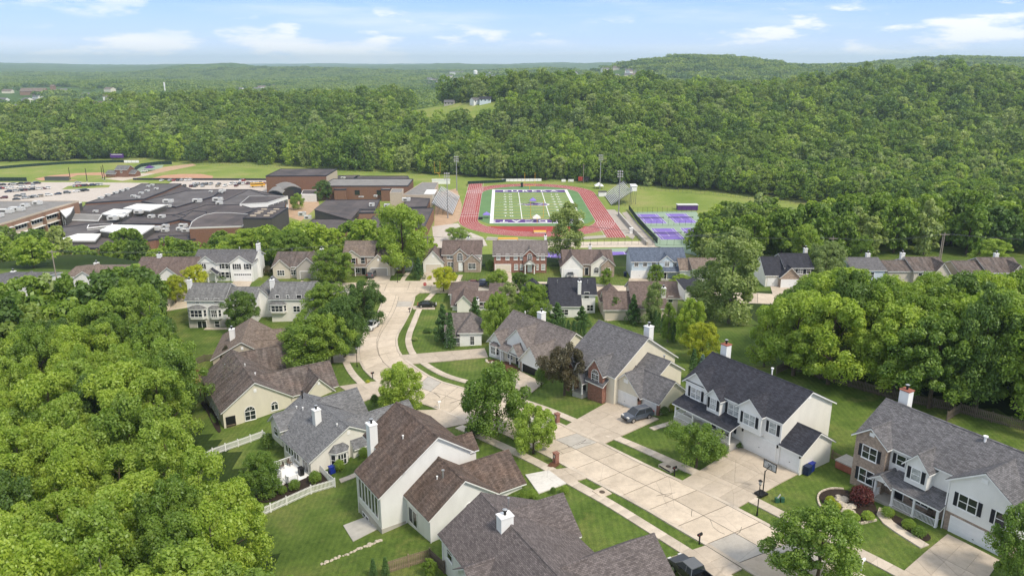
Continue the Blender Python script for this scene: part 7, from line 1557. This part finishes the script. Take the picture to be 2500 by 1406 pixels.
for row, (xa, ya, xb, yb_, n_) in enumerate(((-60,456,95,449,22),(-60,466,90,456,20),(-50,476,120,461,18),(35,489,215,466,16),(-40,492,60,478,9),(165,458,248,453,10),(185,450,192,447,2))):
    for i in range(n_):
        if r.random() < .3: continue
        t = (i+.5)/n_; a = at(xa+(xb-xa)*t, ya+(yb_-ya)*t, 0); lotcar(a[0], a[1], 25+r.uniform(-3, 3)+(180 if r.random() < .5 else 0), 'in the large lot, row %s' % ('nearest the ball field', 'second from the ball field', 'in the lot middle', 'nearest the school', 'at the left edge', 'beside the grass island', 'by the dugout')[row], 'cars in the large school lot')
for row, (xa, ya, xb, yb_, n_) in enumerate(((380,443,470,441,9),(445,457,600,455,17),(470,452,650,450,18),(585,443,605,442,3))):
    for i in range(n_):
        if r.random() < .3: continue
        t = (i+.5)/n_; a = at(xa+(xb-xa)*t, ya+(yb_-ya)*t, 0); lotcar(a[0], a[1], 90+r.uniform(-4, 4)+(180 if r.random() < .5 else 0), 'in the lot behind the school roofs, %s row' % ('left', 'front', 'back', 'far')[row], 'cars in the lot behind the school')
a = at(628, 457, 0); o = MB().box(-4.5, 4.5, -1.2, 1.2, .9, 3.0).box(4.5, 5.6, -1.1, 1.1, .9, 1.9).build('school_bus', M['yellow'], None, (a[0], a[1], 0), R(20)); MB().box(-4.3, 4.3, -1.22, -1.2, 2.0, 2.7).build('windows', M['glass'], o); tag(o, 'yellow school bus parked beside the gymnasium', 'bus')
for x in (-3, 3.4):
    for y in (-1.1, 1.1): MB().tube((x, y-.12, .5), (x, y+.12, .5), .5, n=10).build('wheel', M['tyre'], o)
# ------------------------------------------------------------------ street furniture
def gpt(px, py): b = G(px, py); return (b[0], b[1], b[2])
def mailbox(px, py, mat, label, style=0, rz=35):
    e_ = empty('mailbox', gpt(px, py), R(rz), label, 'mailbox', 'mailboxes')
    if style == 0: MB().box(-.06, .06, -.06, .06, -.2, 1.1).build('post', M[mat], e_); b_ = MB().box(-.3, .3, -.13, .13, 1.1, 1.26).tube((-.3, 0, 1.26), (.3, 0, 1.26), .13, n=10).build('box', M[mat], e_); MB().box(-.3, -.24, -.15, -.13, 1.25, 1.36).build('flag', M['red_sign'], b_)
    else: MB().box(-.3, .3, -.3, .3, -.3, 1.45).box(-.36, .36, -.36, .36, 1.45, 1.58).build('pier', M['brick_red'], e_); MB().box(-.32, -.3, -.15, .15, .9, 1.25).build('door', M['metal'], e_)
mailbox(1707, 1328, 'black', 'black post mailbox at the driveway end near the bottom'); mailbox(1072, 998, 'white', 'white post mailbox by the verge'); mailbox(910, 925, 'black', 'dark mailbox with yellow flowers at the street bend'); mailbox(1000, 765, 'black', 'dark mailbox beside the upper street'); mailbox(1360, 1032, '', 'brick pier mailbox beside the grey house driveway', 1); mailbox(1357, 1130, '', 'brick pier mailbox in a mulch patch', 1); mailbox(2103, 1392, 'white', 'white mailbox by the bottom sidewalk'); mailbox(1646, 1162, 'black', 'black mailbox beside the storm drain')
def lamp(px, py, H, label):
    e_ = empty('street_lamp', gpt(px, py), 0, label, 'street lamp', 'street lamps'); MB().tube((0, 0, -.2), (0, 0, H-.6), .07, .05, 10).tube((0, 0, -.2), (0, 0, .5), .12, .09, 10).build('post', M['black'], e_)
    l_ = MB().tube((0, 0, H-.6), (0, 0, H-.2), .13, .2, 8).build('lantern', M['glass_light'], e_); MB().tube((0, 0, H-.2), (0, 0, H), .26, .03, 8).build('hood', M['black'], l_); MB().tube((0, 0, H-.66), (0, 0, H-.6), .15, n=8).build('collar', M['black'], l_)
lamp(1848, 1258, 4.6, 'black lantern street lamp beside the basketball hoop'); lamp(872, 895, 4.2, 'black street lamp at the street bend'); lamp(971, 690, 4.4, 'black street lamp at the junction')
e_ = empty('basketball_hoop', gpt(1862, 1206), R(-56.4+180), 'black portable basketball hoop at the driveway edge', 'basketball hoop'); MB().box(-.55, .55, -.3, .9, .1, .32).build('base', M['black'], e_); MB().tube((0, 0, .3), (0, 0, 3.1), .07, n=8).tube((0, 0, 3.0), (0, -.8, 3.5), .05, n=6).build('pole', M['black'], e_)
b_ = MB().box(-.92, -.84, -.86, -.8, 2.95, 4.0).box(.84, .92, -.86, -.8, 2.95, 4.0).box(-.84, .84, -.86, -.8, 2.95, 3.03).box(-.84, .84, -.86, -.8, 3.92, 4.0).box(-.3, -.24, -.86, -.82, 3.1, 3.6).box(.24, .3, -.86, -.82, 3.1, 3.6).box(-.24, .24, -.86, -.82, 3.54, 3.6).build('backboard_frame', M['black'], e_); MB().face([(-.84, -.83, 3.03), (.84, -.83, 3.03), (.84, -.83, 3.92), (-.84, -.83, 3.92)]).build('backboard', M['glass_light'], e_)
rm = MB(); [rm.bar((.23*math.cos(i*.524), -1.1+.23*math.sin(i*.524), 3.08), (.23*math.cos((i+1)*.524), -1.1+.23*math.sin((i+1)*.524), 3.08), .03, .03) for i in range(12)]; rm.build('rim', M['red_sign'], e_)
def bin_(px, py, mat, label, rz, s_=1.0):
    e_ = empty('wheeled_bin', gpt(px, py), R(rz), label, 'bin'); MB().prism([(-.3*s_, -.35*s_), (.3*s_, -.35*s_), (.3*s_, .35*s_), (-.3*s_, .35*s_)], .1, .98*s_).build('bin_body', M[mat], e_); MB().box(-.34*s_, .34*s_, -.4*s_, .42*s_, .98*s_, 1.08*s_).build('lid', M[mat], e_); MB().tube((-.25, .38*s_, .12), (.25, .38*s_, .12), .11, n=10).build('wheel', M['tyre'], e_); MB().box(-.25, .25, .42*s_, .48*s_, .9*s_, .95*s_).build('handle', M[mat], e_)
bin_(1970, 1158, 'bin_navy', 'navy wheeled bin at the single garage corner', -50, 1.15); bin_(1978, 1150, 'bin', 'blue wheeled bin behind the navy one', -50, 1.15); bin_(811, 1155, 'bin', 'blue wheeled bin between clipped shrubs', -50, 1.1); bin_(1484, 772, 'bin', 'blue bin in the paved side yard', 0, 1.2); bin_(1526, 675, 'bin_navy', 'navy bin beside the blue house', 0, 1.2)
b_ = HL3.world(12.9, -.2, -.45); e_ = empty('gas_grill', b_, HL3.rot, 'black covered grill on the white deck', 'grill'); MB().box(-.4, .4, -.3, .3, 0, 1.1).build('cover', M['black'], e_); MB().box(-.44, .44, -.34, .34, 1.05, 1.16).build('hood', M['black'], e_)
def chair(h_, x, y, z, label, rz=0):
    b_ = h_.world(x, y, z); e_ = empty('patio_chair', b_, h_.rot+rz, label, 'chair'); MB().box(-.28, .28, -.28, .28, .4, .46).build('seat', M['wood_dark'], e_); MB().box(-.28, .28, .24, .3, .46, 1.0).build('backrest', M['wood_dark'], e_)
    for x_ in (-.24, .24):
        for y_ in (-.24, .24): MB().box(x_-.03, x_+.03, y_-.03, y_+.03, 0, .4).build('leg', M['black'], e_)
chair(HL3, 9.4, -1.6, -.45, 'patio chair at the deck left rail'); chair(HL3, 9.3, -.3, -.45, 'patio chair near the house on the deck', 2); chair(HR1, 9.6, -.9, .25, 'rocking chair on the brick house porch'); chair(HR2, 7.4, -1.0, .45, 'dark chair on the long porch'); chair(HR2, 8.6, -1.0, .45, 'second dark chair on the long porch')
e_ = empty('utility_box', gpt(1899, 1225), 0, 'green utility pedestal boxes on the lawn by the street lamp', 'utility box'); MB().box(-.35, .15, -.2, .2, 0, .55).build('cabinet', M['green_box'], e_); MB().box(.3, .7, -.2, .2, 0, .6).build('cabinet', M['green_box'], e_); MB().bar((-.1, 0, .5), (.2, 0, 1.0), .18, .06).build('door', M['rtu'], e_)
e_ = empty('storm_drain', gpt(1625, 1146), R(-56), 'concrete storm drain inlet with round manhole by the street', 'storm drain'); MB().box(-1.1, 1.1, -.2, 1.0, -.3, .32).build('inlet_slab', M['walk'], e_); MB().tube((0, .45, .32), (0, .45, .345), .33, n=16).build('manhole_cover', M['bark'], e_); MB().box(-.9, .9, -.215, -.2, .1, .26).build('inlet_shade', M['black'], e_)  # black strip on the slab face stands in for shade in the inlet
e_ = empty('storm_drain', gpt(1470, 1203), R(-56), 'round drain cover in the verge corner beside the street', 'storm drain'); MB().prism([(-.9, -.8), (.9, -.8), (.9, .8), (-.9, .8)], -.2, .15).build('inlet_slab', M['road'], e_); MB().tube((0, 0, .15), (0, 0, .175), .36, n=16).build('manhole_cover', M['bark'], e_)
e_ = empty('stop_sign', gpt(1038, 716), 0, 'red stop sign at the junction', 'sign'); MB().tube((0, 0, -.2), (0, 0, 2.9), .04, n=6).build('post', M['metal'], e_); oct_ = [(.48*math.cos(R(22.5+45*i)), .48*math.sin(R(22.5+45*i))) for i in range(8)]
b_ = MB().face([(x, -.05, 2.5+z) for x, z in oct_]).face([(x, -.04, 2.5+z) for x, z in oct_][::-1]).build('plate', M['red_sign'], e_)
c_ = bpy.data.curves.new('t', 'FONT'); c_.body = 'STOP'; c_.size = .32; c_.align_x = 'CENTER'; c_.align_y = 'CENTER'; o_ = bpy.data.objects.new('t', c_); COL.objects.link(o_); bpy.context.view_layer.update(); me = bpy.data.meshes.new_from_object(o_); bpy.data.objects.remove(o_); me.materials.clear(); me.materials.append(M['white']); q = link('lettering', me, b_, (0, -.06, 2.5)); q.rotation_euler = (math.pi/2, 0, 0)
e_ = empty('hot_tub', HR2.world(21.5, 6.4, -.2), HR2.rot, 'wooden hot tub with cream cover between the two houses', 'hot tub'); MB().box(-1.25, 1.25, -1.1, 1.1, 0, .95).build('cabinet', M['chim_brick'], e_); MB().box(-1.32, 1.32, -1.17, -.02, .95, 1.12).build('cover_half', M['foundation'], e_); MB().box(-1.32, 1.32, .02, 1.17, .95, 1.12).build('cover_half', M['foundation'], e_)
# rocks
_rk = []
for i in range(4):
    r2 = np.random.default_rng(i); mb = MB(); n_ = 6; rings = [[(0, 0, .55)]]
    P_ = [[(math.cos(j*1.047)*q*r2.uniform(.8, 1.2), math.sin(j*1.047)*q*r2.uniform(.8, 1.2), z*r2.uniform(.85, 1.15)) for j in range(6)] for q, z in ((.55, 0), (.6, .28), (.35, .52))]
    for a_, b_ in zip(P_, P_[1:]):
        for j in range(6): mb.face([a_[j], a_[(j+1) % 6], b_[(j+1) % 6], b_[j]])
    mb.face(P_[2]); _rk.append(mb.mesh('boulder', M['rock']))
r = random.Random(8)
def rocks(px0, py0, px1, py1, n_, s_, label, grp, jit=6):
    for i in range(n_):
        t = (i+.5)/n_; b_ = gpt(px0+(px1-px0)*t+r.uniform(-jit, jit), py0+(py1-py0)*t+r.uniform(-jit*.5, jit*.5)); o = link('boulder', _rk[i % 4], None, b_, r.random()*6); k_ = s_*r.uniform(.6, 1.3); o.scale = (k_, k_*.8, k_*.7); tag(o, label, 'rock', grp)
rocks(2055, 1212, 2078, 1258, 16, .9, 'pale boulder in the rock garden beside the red maple', 'rock garden boulders', 12); rocks(786, 1378, 930, 1318, 30, .42, 'limestone edging rock across the back lawn slope', 'lawn edging rocks', 3); rocks(1183, 878, 1205, 888, 6, .6, 'pale rock at the mulch bed by the bay window', 'bay window rocks', 4); rocks(2180, 1010, 2260, 1040, 0, 1, '', '')
# edging stones round the rock garden
ed = smooth(gp([(2140,1270),(2085,1283),(2030,1268),(1998,1235),(1995,1205),(2030,1192),(2060,1195)]), 2); ed = resample(ed, .55); par = empty('bed_edging', (*ed[0], 0), 0, 'curved pale stone edging round the rock garden bed', 'edging')
es = MB().box(-.25, .25, -.1, .1, -.1, .22).mesh('edging_stone', M['walk'])
for a_, b_ in zip(ed, ed[1:]): m_ = lerp(a_, b_, .5); link('edging_stone', es, par, (m_[0]-ed[0][0], m_[1]-ed[0][1], t1(*m_)), math.atan2(b_[1]-a_[1], b_[0]-a_[0]))
# ------------------------------------------------------------------ fences
def picket(name, px, label, H, mat, step, pw, gap_top=False, rails=(.25, .85), post=2.4, world=None, posth=.15):
    P = world or gp(px); e_ = empty(name, (*P[0], 0), 0, label, 'fence'); o0 = P[0]; key = ('pk', H, mat, pw)
    if key not in _cache: _cache[key] = MB().box(-pw/2, pw/2, -.015, .015, .06, H).mesh('picket', M[mat])
    kp = ('pp', H, mat)
    if kp not in _cache: _cache[kp] = MB().box(-.07, .07, -.07, .07, -.4, H+posth).mesh('post', M[mat])
    rl = [MB() for _ in rails]
    for a_, b_ in zip(P, P[1:]):
        l = math.hypot(b_[0]-a_[0], b_[1]-a_[1]); an = math.atan2(b_[1]-a_[1], b_[0]-a_[0]); n_ = max(1, int(l/step)); Q = [lerp(a_, b_, i/n_) for i in range(n_+1)]; zz = T(np.array([q[0] for q in Q]), np.array([q[1] for q in Q]))
        for q, z in zip(Q, zz): link('picket', _cache[key], e_, (q[0]-o0[0], q[1]-o0[1], z), an)
        for i in range(n_):
            for rm_, f in zip(rl, rails): rm_.bar((Q[i][0]-o0[0], Q[i][1]-o0[1], zz[i]+H*f), (Q[i+1][0]-o0[0], Q[i+1][1]-o0[1], zz[i+1]+H*f), .045, .09)
        m_ = max(1, round(l/post))
        for i in range(m_+1): q = lerp(a_, b_, i/m_); link('post', _cache[kp], e_, (q[0]-o0[0], q[1]-o0[1], t1(*q)), an)
    for rm_ in rl: rm_.build('rail', M[mat], e_)
picket('picket_fence', [(622,1268),(700,1232),(760,1205),(818,1188)], 'white picket fence across the back lawn below the deck', 1.25, 'white', .17, .09); picket('picket_fence', [(818,1188),(800,1172),(780,1150)], 'short white picket fence returning to the deck house wall', 1.25, 'white', .17, .09); picket('picket_fence', [(470,1140),(520,1112),(582,1090),(642,1068),(655,1077)], 'white picket fence running from the wood to the grey roofed house', 1.25, 'white', .17, .09)
picket('picket_fence', [(968,662),(1003,662),(1008,652),(975,648)], 'white picket garden fence beside the tan two-storey house', 1.4, 'white', .3, .16)
picket('board_fence', [(945,1400),(1050,1368)], 'weathered board fence at the bottom edge', 1.5, 'wood_fence', .19, .14, post=2.4); picket('board_fence', [(1050,1368),(1085,1400)], 'dark short board fence meeting the bottom house', 1.5, 'wood_dark', .19, .14)
picket('board_fence', [(1895,915),(1925,900),(2000,925),(2110,955),(2180,975),(2330,1005)], 'long dark board fence along the foot of the right wood', 1.5, 'wood_dark', .22, .13); picket('board_fence', [(2310,1030),(2342,1008),(2420,1030),(2560,1070)], 'dark board fence at the far right back yard', 1.5, 'wood_dark', .22, .13); picket('board_fence', [(2030,1120),(2085,1150)], 'short picket fence between the hot tub and the lawn', 1.2, 'wood_fence', .2, .1)
picket('board_fence', [(470,895),(500,882),(530,880)], 'dark board fence beside the small back lawn', 1.5, 'wood_dark', .22, .14)
# wooden deck and patio of the brown roofed house, patio slab of the white one
e_ = empty('wooden_deck', HL4.world(-1.5, .2, 0), HL4.rot, 'raised cedar deck on posts beside the brown roofed house', 'deck')
for i in range(20): MB().box(-3+i*.3, -3+i*.3+.27, -2.2, 2.2, 1.9, 1.98).build('deck_board', M['wood_deck'], e_)
for x in (-2.9, 2.9):
    for y in (-2.1, 2.1): MB().box(x-.1, x+.1, y-.1, y+.1, -2.5, 2.9).build('post', M['wood_fence'], e_)
for a_, b_ in (((-2.9, -2.1), (2.9, -2.1)), ((-2.9, -2.1), (-2.9, 2.1)), ((-2.9, 2.1), (2.9, 2.1))):
    MB().bar((*a_, 2.85), (*b_, 2.85), .12, .06).bar((*a_, 2.4), (*b_, 2.4), .05, .05).bar((*a_, 1.8), (*b_, 1.8), .06, .25).build('railing', M['wood_fence'], e_)
fill('patio_slab', [(838,1283),(893,1262),(925,1290),(862,1322)], M['foundation'], .1, None)['kind'] = 'structure'
fill('side_yard_paving', [(1462,742),(1480,742),(1500,782),(1482,784)], M['drive'], .1, None)['kind'] = 'structure'
# ------------------------------------------------------------------ utility poles and wires
poles = []
for px, pb, pt, lb in ((2293, 655, 568, 'tall double wooden utility pole behind the right far houses'), (2027, 640, 578, 'wooden utility pole hidden in trees behind the pale tree'), (1046, 655, 575, 'utility pole behind the tan and rose roofed houses'), (145, 720, 610, 'utility pole among the left trees')):
    b_ = G(px, pb); H = hgt(b_, pt); e_ = empty('utility_pole', b_, 0, lb, 'utility pole', 'utility poles'); MB().tube((0, 0, -.5), (0, 0, H), .18, .12, 8).build('pole', M['wood_pole'], e_); MB().box(-1.3, 1.3, -.08, .08, H-.7, H-.5).build('crossarm', M['wood_pole'], e_)
    for x in (-1.1, 0, 1.1): MB().tube((x, 0, H-.5), (x, 0, H-.25), .06, n=6).build('insulator', M['black'], e_)
    if px == 2293: MB().tube((-.5, 0, -.5), (-.45, 0, H*.9), .17, .12, 8).build('second_pole', M['wood_pole'], e_)
    poles.append((b_[0], b_[1], b_[2]+H-.3))
def wire(a_, b_, sag, label):
    mb = MB(); 
    for off in (-1.1, 0, 1.1):
        P_ = [(a_[0]+(b_[0]-a_[0])*t, a_[1]+(b_[1]-a_[1])*t+off*.5, a_[2]+(b_[2]-a_[2])*t-sag*4*t*(1-t)) for t in [i/16 for i in range(17)]]
        P_ = [(p[0]-a_[0], p[1]-a_[1], p[2]-a_[2]) for p in P_]
        for p, q in zip(P_, P_[1:]): mb.tube(p, q, .022, n=4, caps=False)
    o = mb.build('power_line', M['chain'], None, a_); tag(o, label, 'wire', None, 'stuff')
far_r = at(2700, 575, 40)
wire(poles[0], poles[1], 1.2, 'thin power lines between the two right utility poles'); wire(poles[1], (poles[1][0]-75, poles[1][1]+3, poles[1][2]+3), 1.5, 'thin power lines running left behind the blue house'); wire(poles[0], (poles[0][0]+60, poles[0][1]-3, poles[0][2]-1), 1.2, 'thin power lines running out at the right'); wire(poles[2], (poles[2][0]+90, poles[2][1]+1, poles[2][2]+1), 1.5, 'thin power lines behind the brick house roof'); wire(poles[3], poles[2], 2.0, 'thin power lines behind the left far houses')
# ------------------------------------------------------------------ distant buildings
mb = MB(); gx_, gy_ = np.meshgrid(np.arange(-150, 30, 6.0), np.arange(720, 960, 6.0)); gz_ = T(gx_, gy_)+.7; qx, qy = proj(gx_+3, gy_+3, gz_); okm = inpoly(qx, qy, CLEAR[1])
for i in range(gx_.shape[0]-1):
    for j in range(gx_.shape[1]-1):
        if okm[i, j]: mb.face([(gx_[a, b], gy_[a, b], gz_[a, b]) for a, b in ((i, j), (i, j+1), (i+1, j+1), (i+1, j))])
tag(mb.build('hill_meadow', M['field_grass']), kind='structure')
def farhouse(px, py, w, d, h_, wall, roof, label, grp, rz=0, ridge=2.5, name='distant_house', cat='house'):
    b_ = G(px, py); mb = MB(); x, y = w/2, d/2
    e_ = empty(name, b_, R(rz), label, cat, grp)
    mb.box(-x, x, -y, y, -4, h_).face([(-x, -y, h_), (-x, y, h_), (-x, 0, h_+ridge)]).face([(x, -y, h_), (x, 0, h_+ridge), (x, y, h_)]).build('wall', M[wall], e_)
    MB().face([(-x-.4, -y-.5, h_-.3), (x+.4, -y-.5, h_-.3), (x+.4, 0, h_+ridge), (-x-.4, 0, h_+ridge)]).face([(-x-.4, y+.5, h_-.3), (-x-.4, 0, h_+ridge), (x+.4, 0, h_+ridge), (x+.4, y+.5, h_-.3)]).build('roof', M[roof], e_)
    if w > 9:
        for i in range(max(2, int(w/4))): MB().box(-.6, .6, -.1, 0, 0, 1.4).build('window', M['glass'], e_, (-x+w*(i+.5)/max(2, int(w/4)), -y-.02, h_-2))
for q in [(1050,258,17,12,7,'side_white','roof_midgrey','white house with deck at the left of the hill clearing',12),(1098,258,12,9,4,'side_grey','roof_midgrey','small grey house right of the white clearing house',-10),(1165,255,14,10,5,'side_white','roof_midgrey','white gabled house in the middle of the hill clearing',30),(1185,254,13,9,5.5,'side_paleblue','roof_charcoal','dark roofed house beside the white gabled one',0),(1245,260,16,11,5,'brick_red','roof_midgrey','red brick house with grey roof at the clearing right end',-15),(1390,240,18,12,6,'side_grey','roof_midgrey','grey roof among the ridge trees',0),(1535,235,22,14,7,'side_cream','roof_tan','tan roofed house on the right ridge',-30),(2465,215,18,12,6,'side_grey','roof_midgrey','grey roof far up the right hill',0)]:
    farhouse(q[0], q[1], q[2], q[3], q[4], q[5], q[6], q[7], 'houses on the wooded ridge', q[8])
r = random.Random(12); walls = ['side_white', 'side_offwhite', 'side_cream', 'side_beige', 'side_white']; roofs = ['roof_far_grey', 'roof_tan', 'roof_midgrey']
for poly, n_, lb in ((TOWN[0], 34, 'pale house in the town left of the distant water tower'), (TOWN[1], 46, 'pale house on the distant hillside right of centre'), (TOWN[2], 9, 'pale building in the distant valley town'), (TOWN[4], 8, 'pale house in the distant centre valley'), ([(0,222),(160,218),(330,226),(320,262),(180,285),(0,290)], 16, 'pale low building in the far left settlement')):
    xs_ = [p[0] for p in poly]; ys_ = [p[1] for p in poly]; k_ = 0
    while k_ < n_:
        x, y = r.uniform(min(xs_), max(xs_)), r.uniform(min(ys_), max(ys_))
        if inpoly(np.array([x]), np.array([y]), poly)[0]: farhouse(x, y, r.uniform(14, 26), r.uniform(12, 18), r.uniform(6, 9), r.choice(walls), r.choice(roofs), lb, 'houses of the distant town', r.uniform(-40, 40), 4); k_ += 1
for q in [(85,232,60,22,9,'brick_schoolL','roof_tan','long red brick building with tan roof at the far left','building',5,8),(132,230,10,10,20,'brick_schoolL','roof_tan','square brick tower of the far left building','building',5,3),(240,262,70,30,8,'brick_red','roof_rose','wide red commercial building before the far left trees','building',3,3),(35,275,22,16,9,'side_grey','roof_far_grey','pale grey apartment building at the left edge','building',-10,4),(20,228,24,14,6,'side_cream','roof_tan','low cream building at the far left edge','building',0,4),(1115,184,70,18,14,'side_white','roof_far_grey','white apartment block on the distant hill','building',0,4),(1095,214,50,20,8,'side_white','roof_far_grey','long white shed in the distant town','building',0,4),(415,222,24,10,7,'side_white','roof_far_grey','white building beside the tall white pole','building',0,4)]:
    farhouse(q[0], q[1], q[2], q[3], q[4], q[5], q[6], q[7], None, q[9], q[10], 'distant_building', q[8])
b_ = G(405, 240); H = hgt(b_, 202); o = MB().tube((0, 0, -2), (0, 0, H), 1.3, 1.3, 12).build('cell_mast', M['white'], None, b_); MB().tube((0, 0, H*.75), (0, 0, H+.6), 1.8, 1.8, 12).build('antenna_shroud', M['white'], o); tag(o, 'tall white cylindrical mast rising above the left forest', 'mast')
b_ = G(1161, 190); o = MB().tube((0, 0, 0), (0, 0, 14), 3, 3, 12).build('water_tower', M['white'], None, b_); MB().tube((0, 0, 14), (0, 0, 26), 8, 8, 16).tube((0, 0, 26), (0, 0, 29), 8, 3, 16).build('tank', M['white'], o); tag(o, 'white water tower on the distant hill', 'water tower')
# ------------------------------------------------------------------ haze
hz = MB().box(-16000, 16000, -400, 15950, -8, 235).build('haze', []); tag(hz, 'thin pale haze in the air', 'haze', None, 'stuff')
_m = newmat('haze_volume'); _n = N(_m); _v = _n.n('ShaderNodeVolumePrincipled'); _v.inputs['Color'].default_value = (.68, .83, 1.0, 1); _v.inputs['Density'].default_value = 9.5e-5; _v.inputs['Anisotropy'].default_value = .2; _o = _n.n('ShaderNodeOutputMaterial'); _n.l(_v.outputs[0], _o.inputs['Volume']); hz.data.materials.clear(); hz.data.materials.append(_m)

# ------------------------------------------------------------------ labels: tell look-alikes apart by their order from the left
bpy.context.view_layer.update()
_by = {}
for o in list(scene.objects):
    if o.parent is None and o.get('label') and o.get('category'): _by.setdefault(o['label'], []).append(o)
_ord = ['leftmost', 'second from left', 'third from left', 'fourth from left', 'fifth from left', 'sixth from left', 'seventh from left', 'eighth from left', 'ninth from left', 'tenth from left']
for lb, os_ in _by.items():
    if 1 < len(os_) <= 10:
        os_.sort(key=lambda o: proj(*o.location)[0])
        for i, o in enumerate(os_):
            t = lb+', '+(_ord[i] if not (len(os_) == 2 and i == 1) else 'rightmost')
            if len(t.replace(',', '').split()) <= 16: o['label'] = t
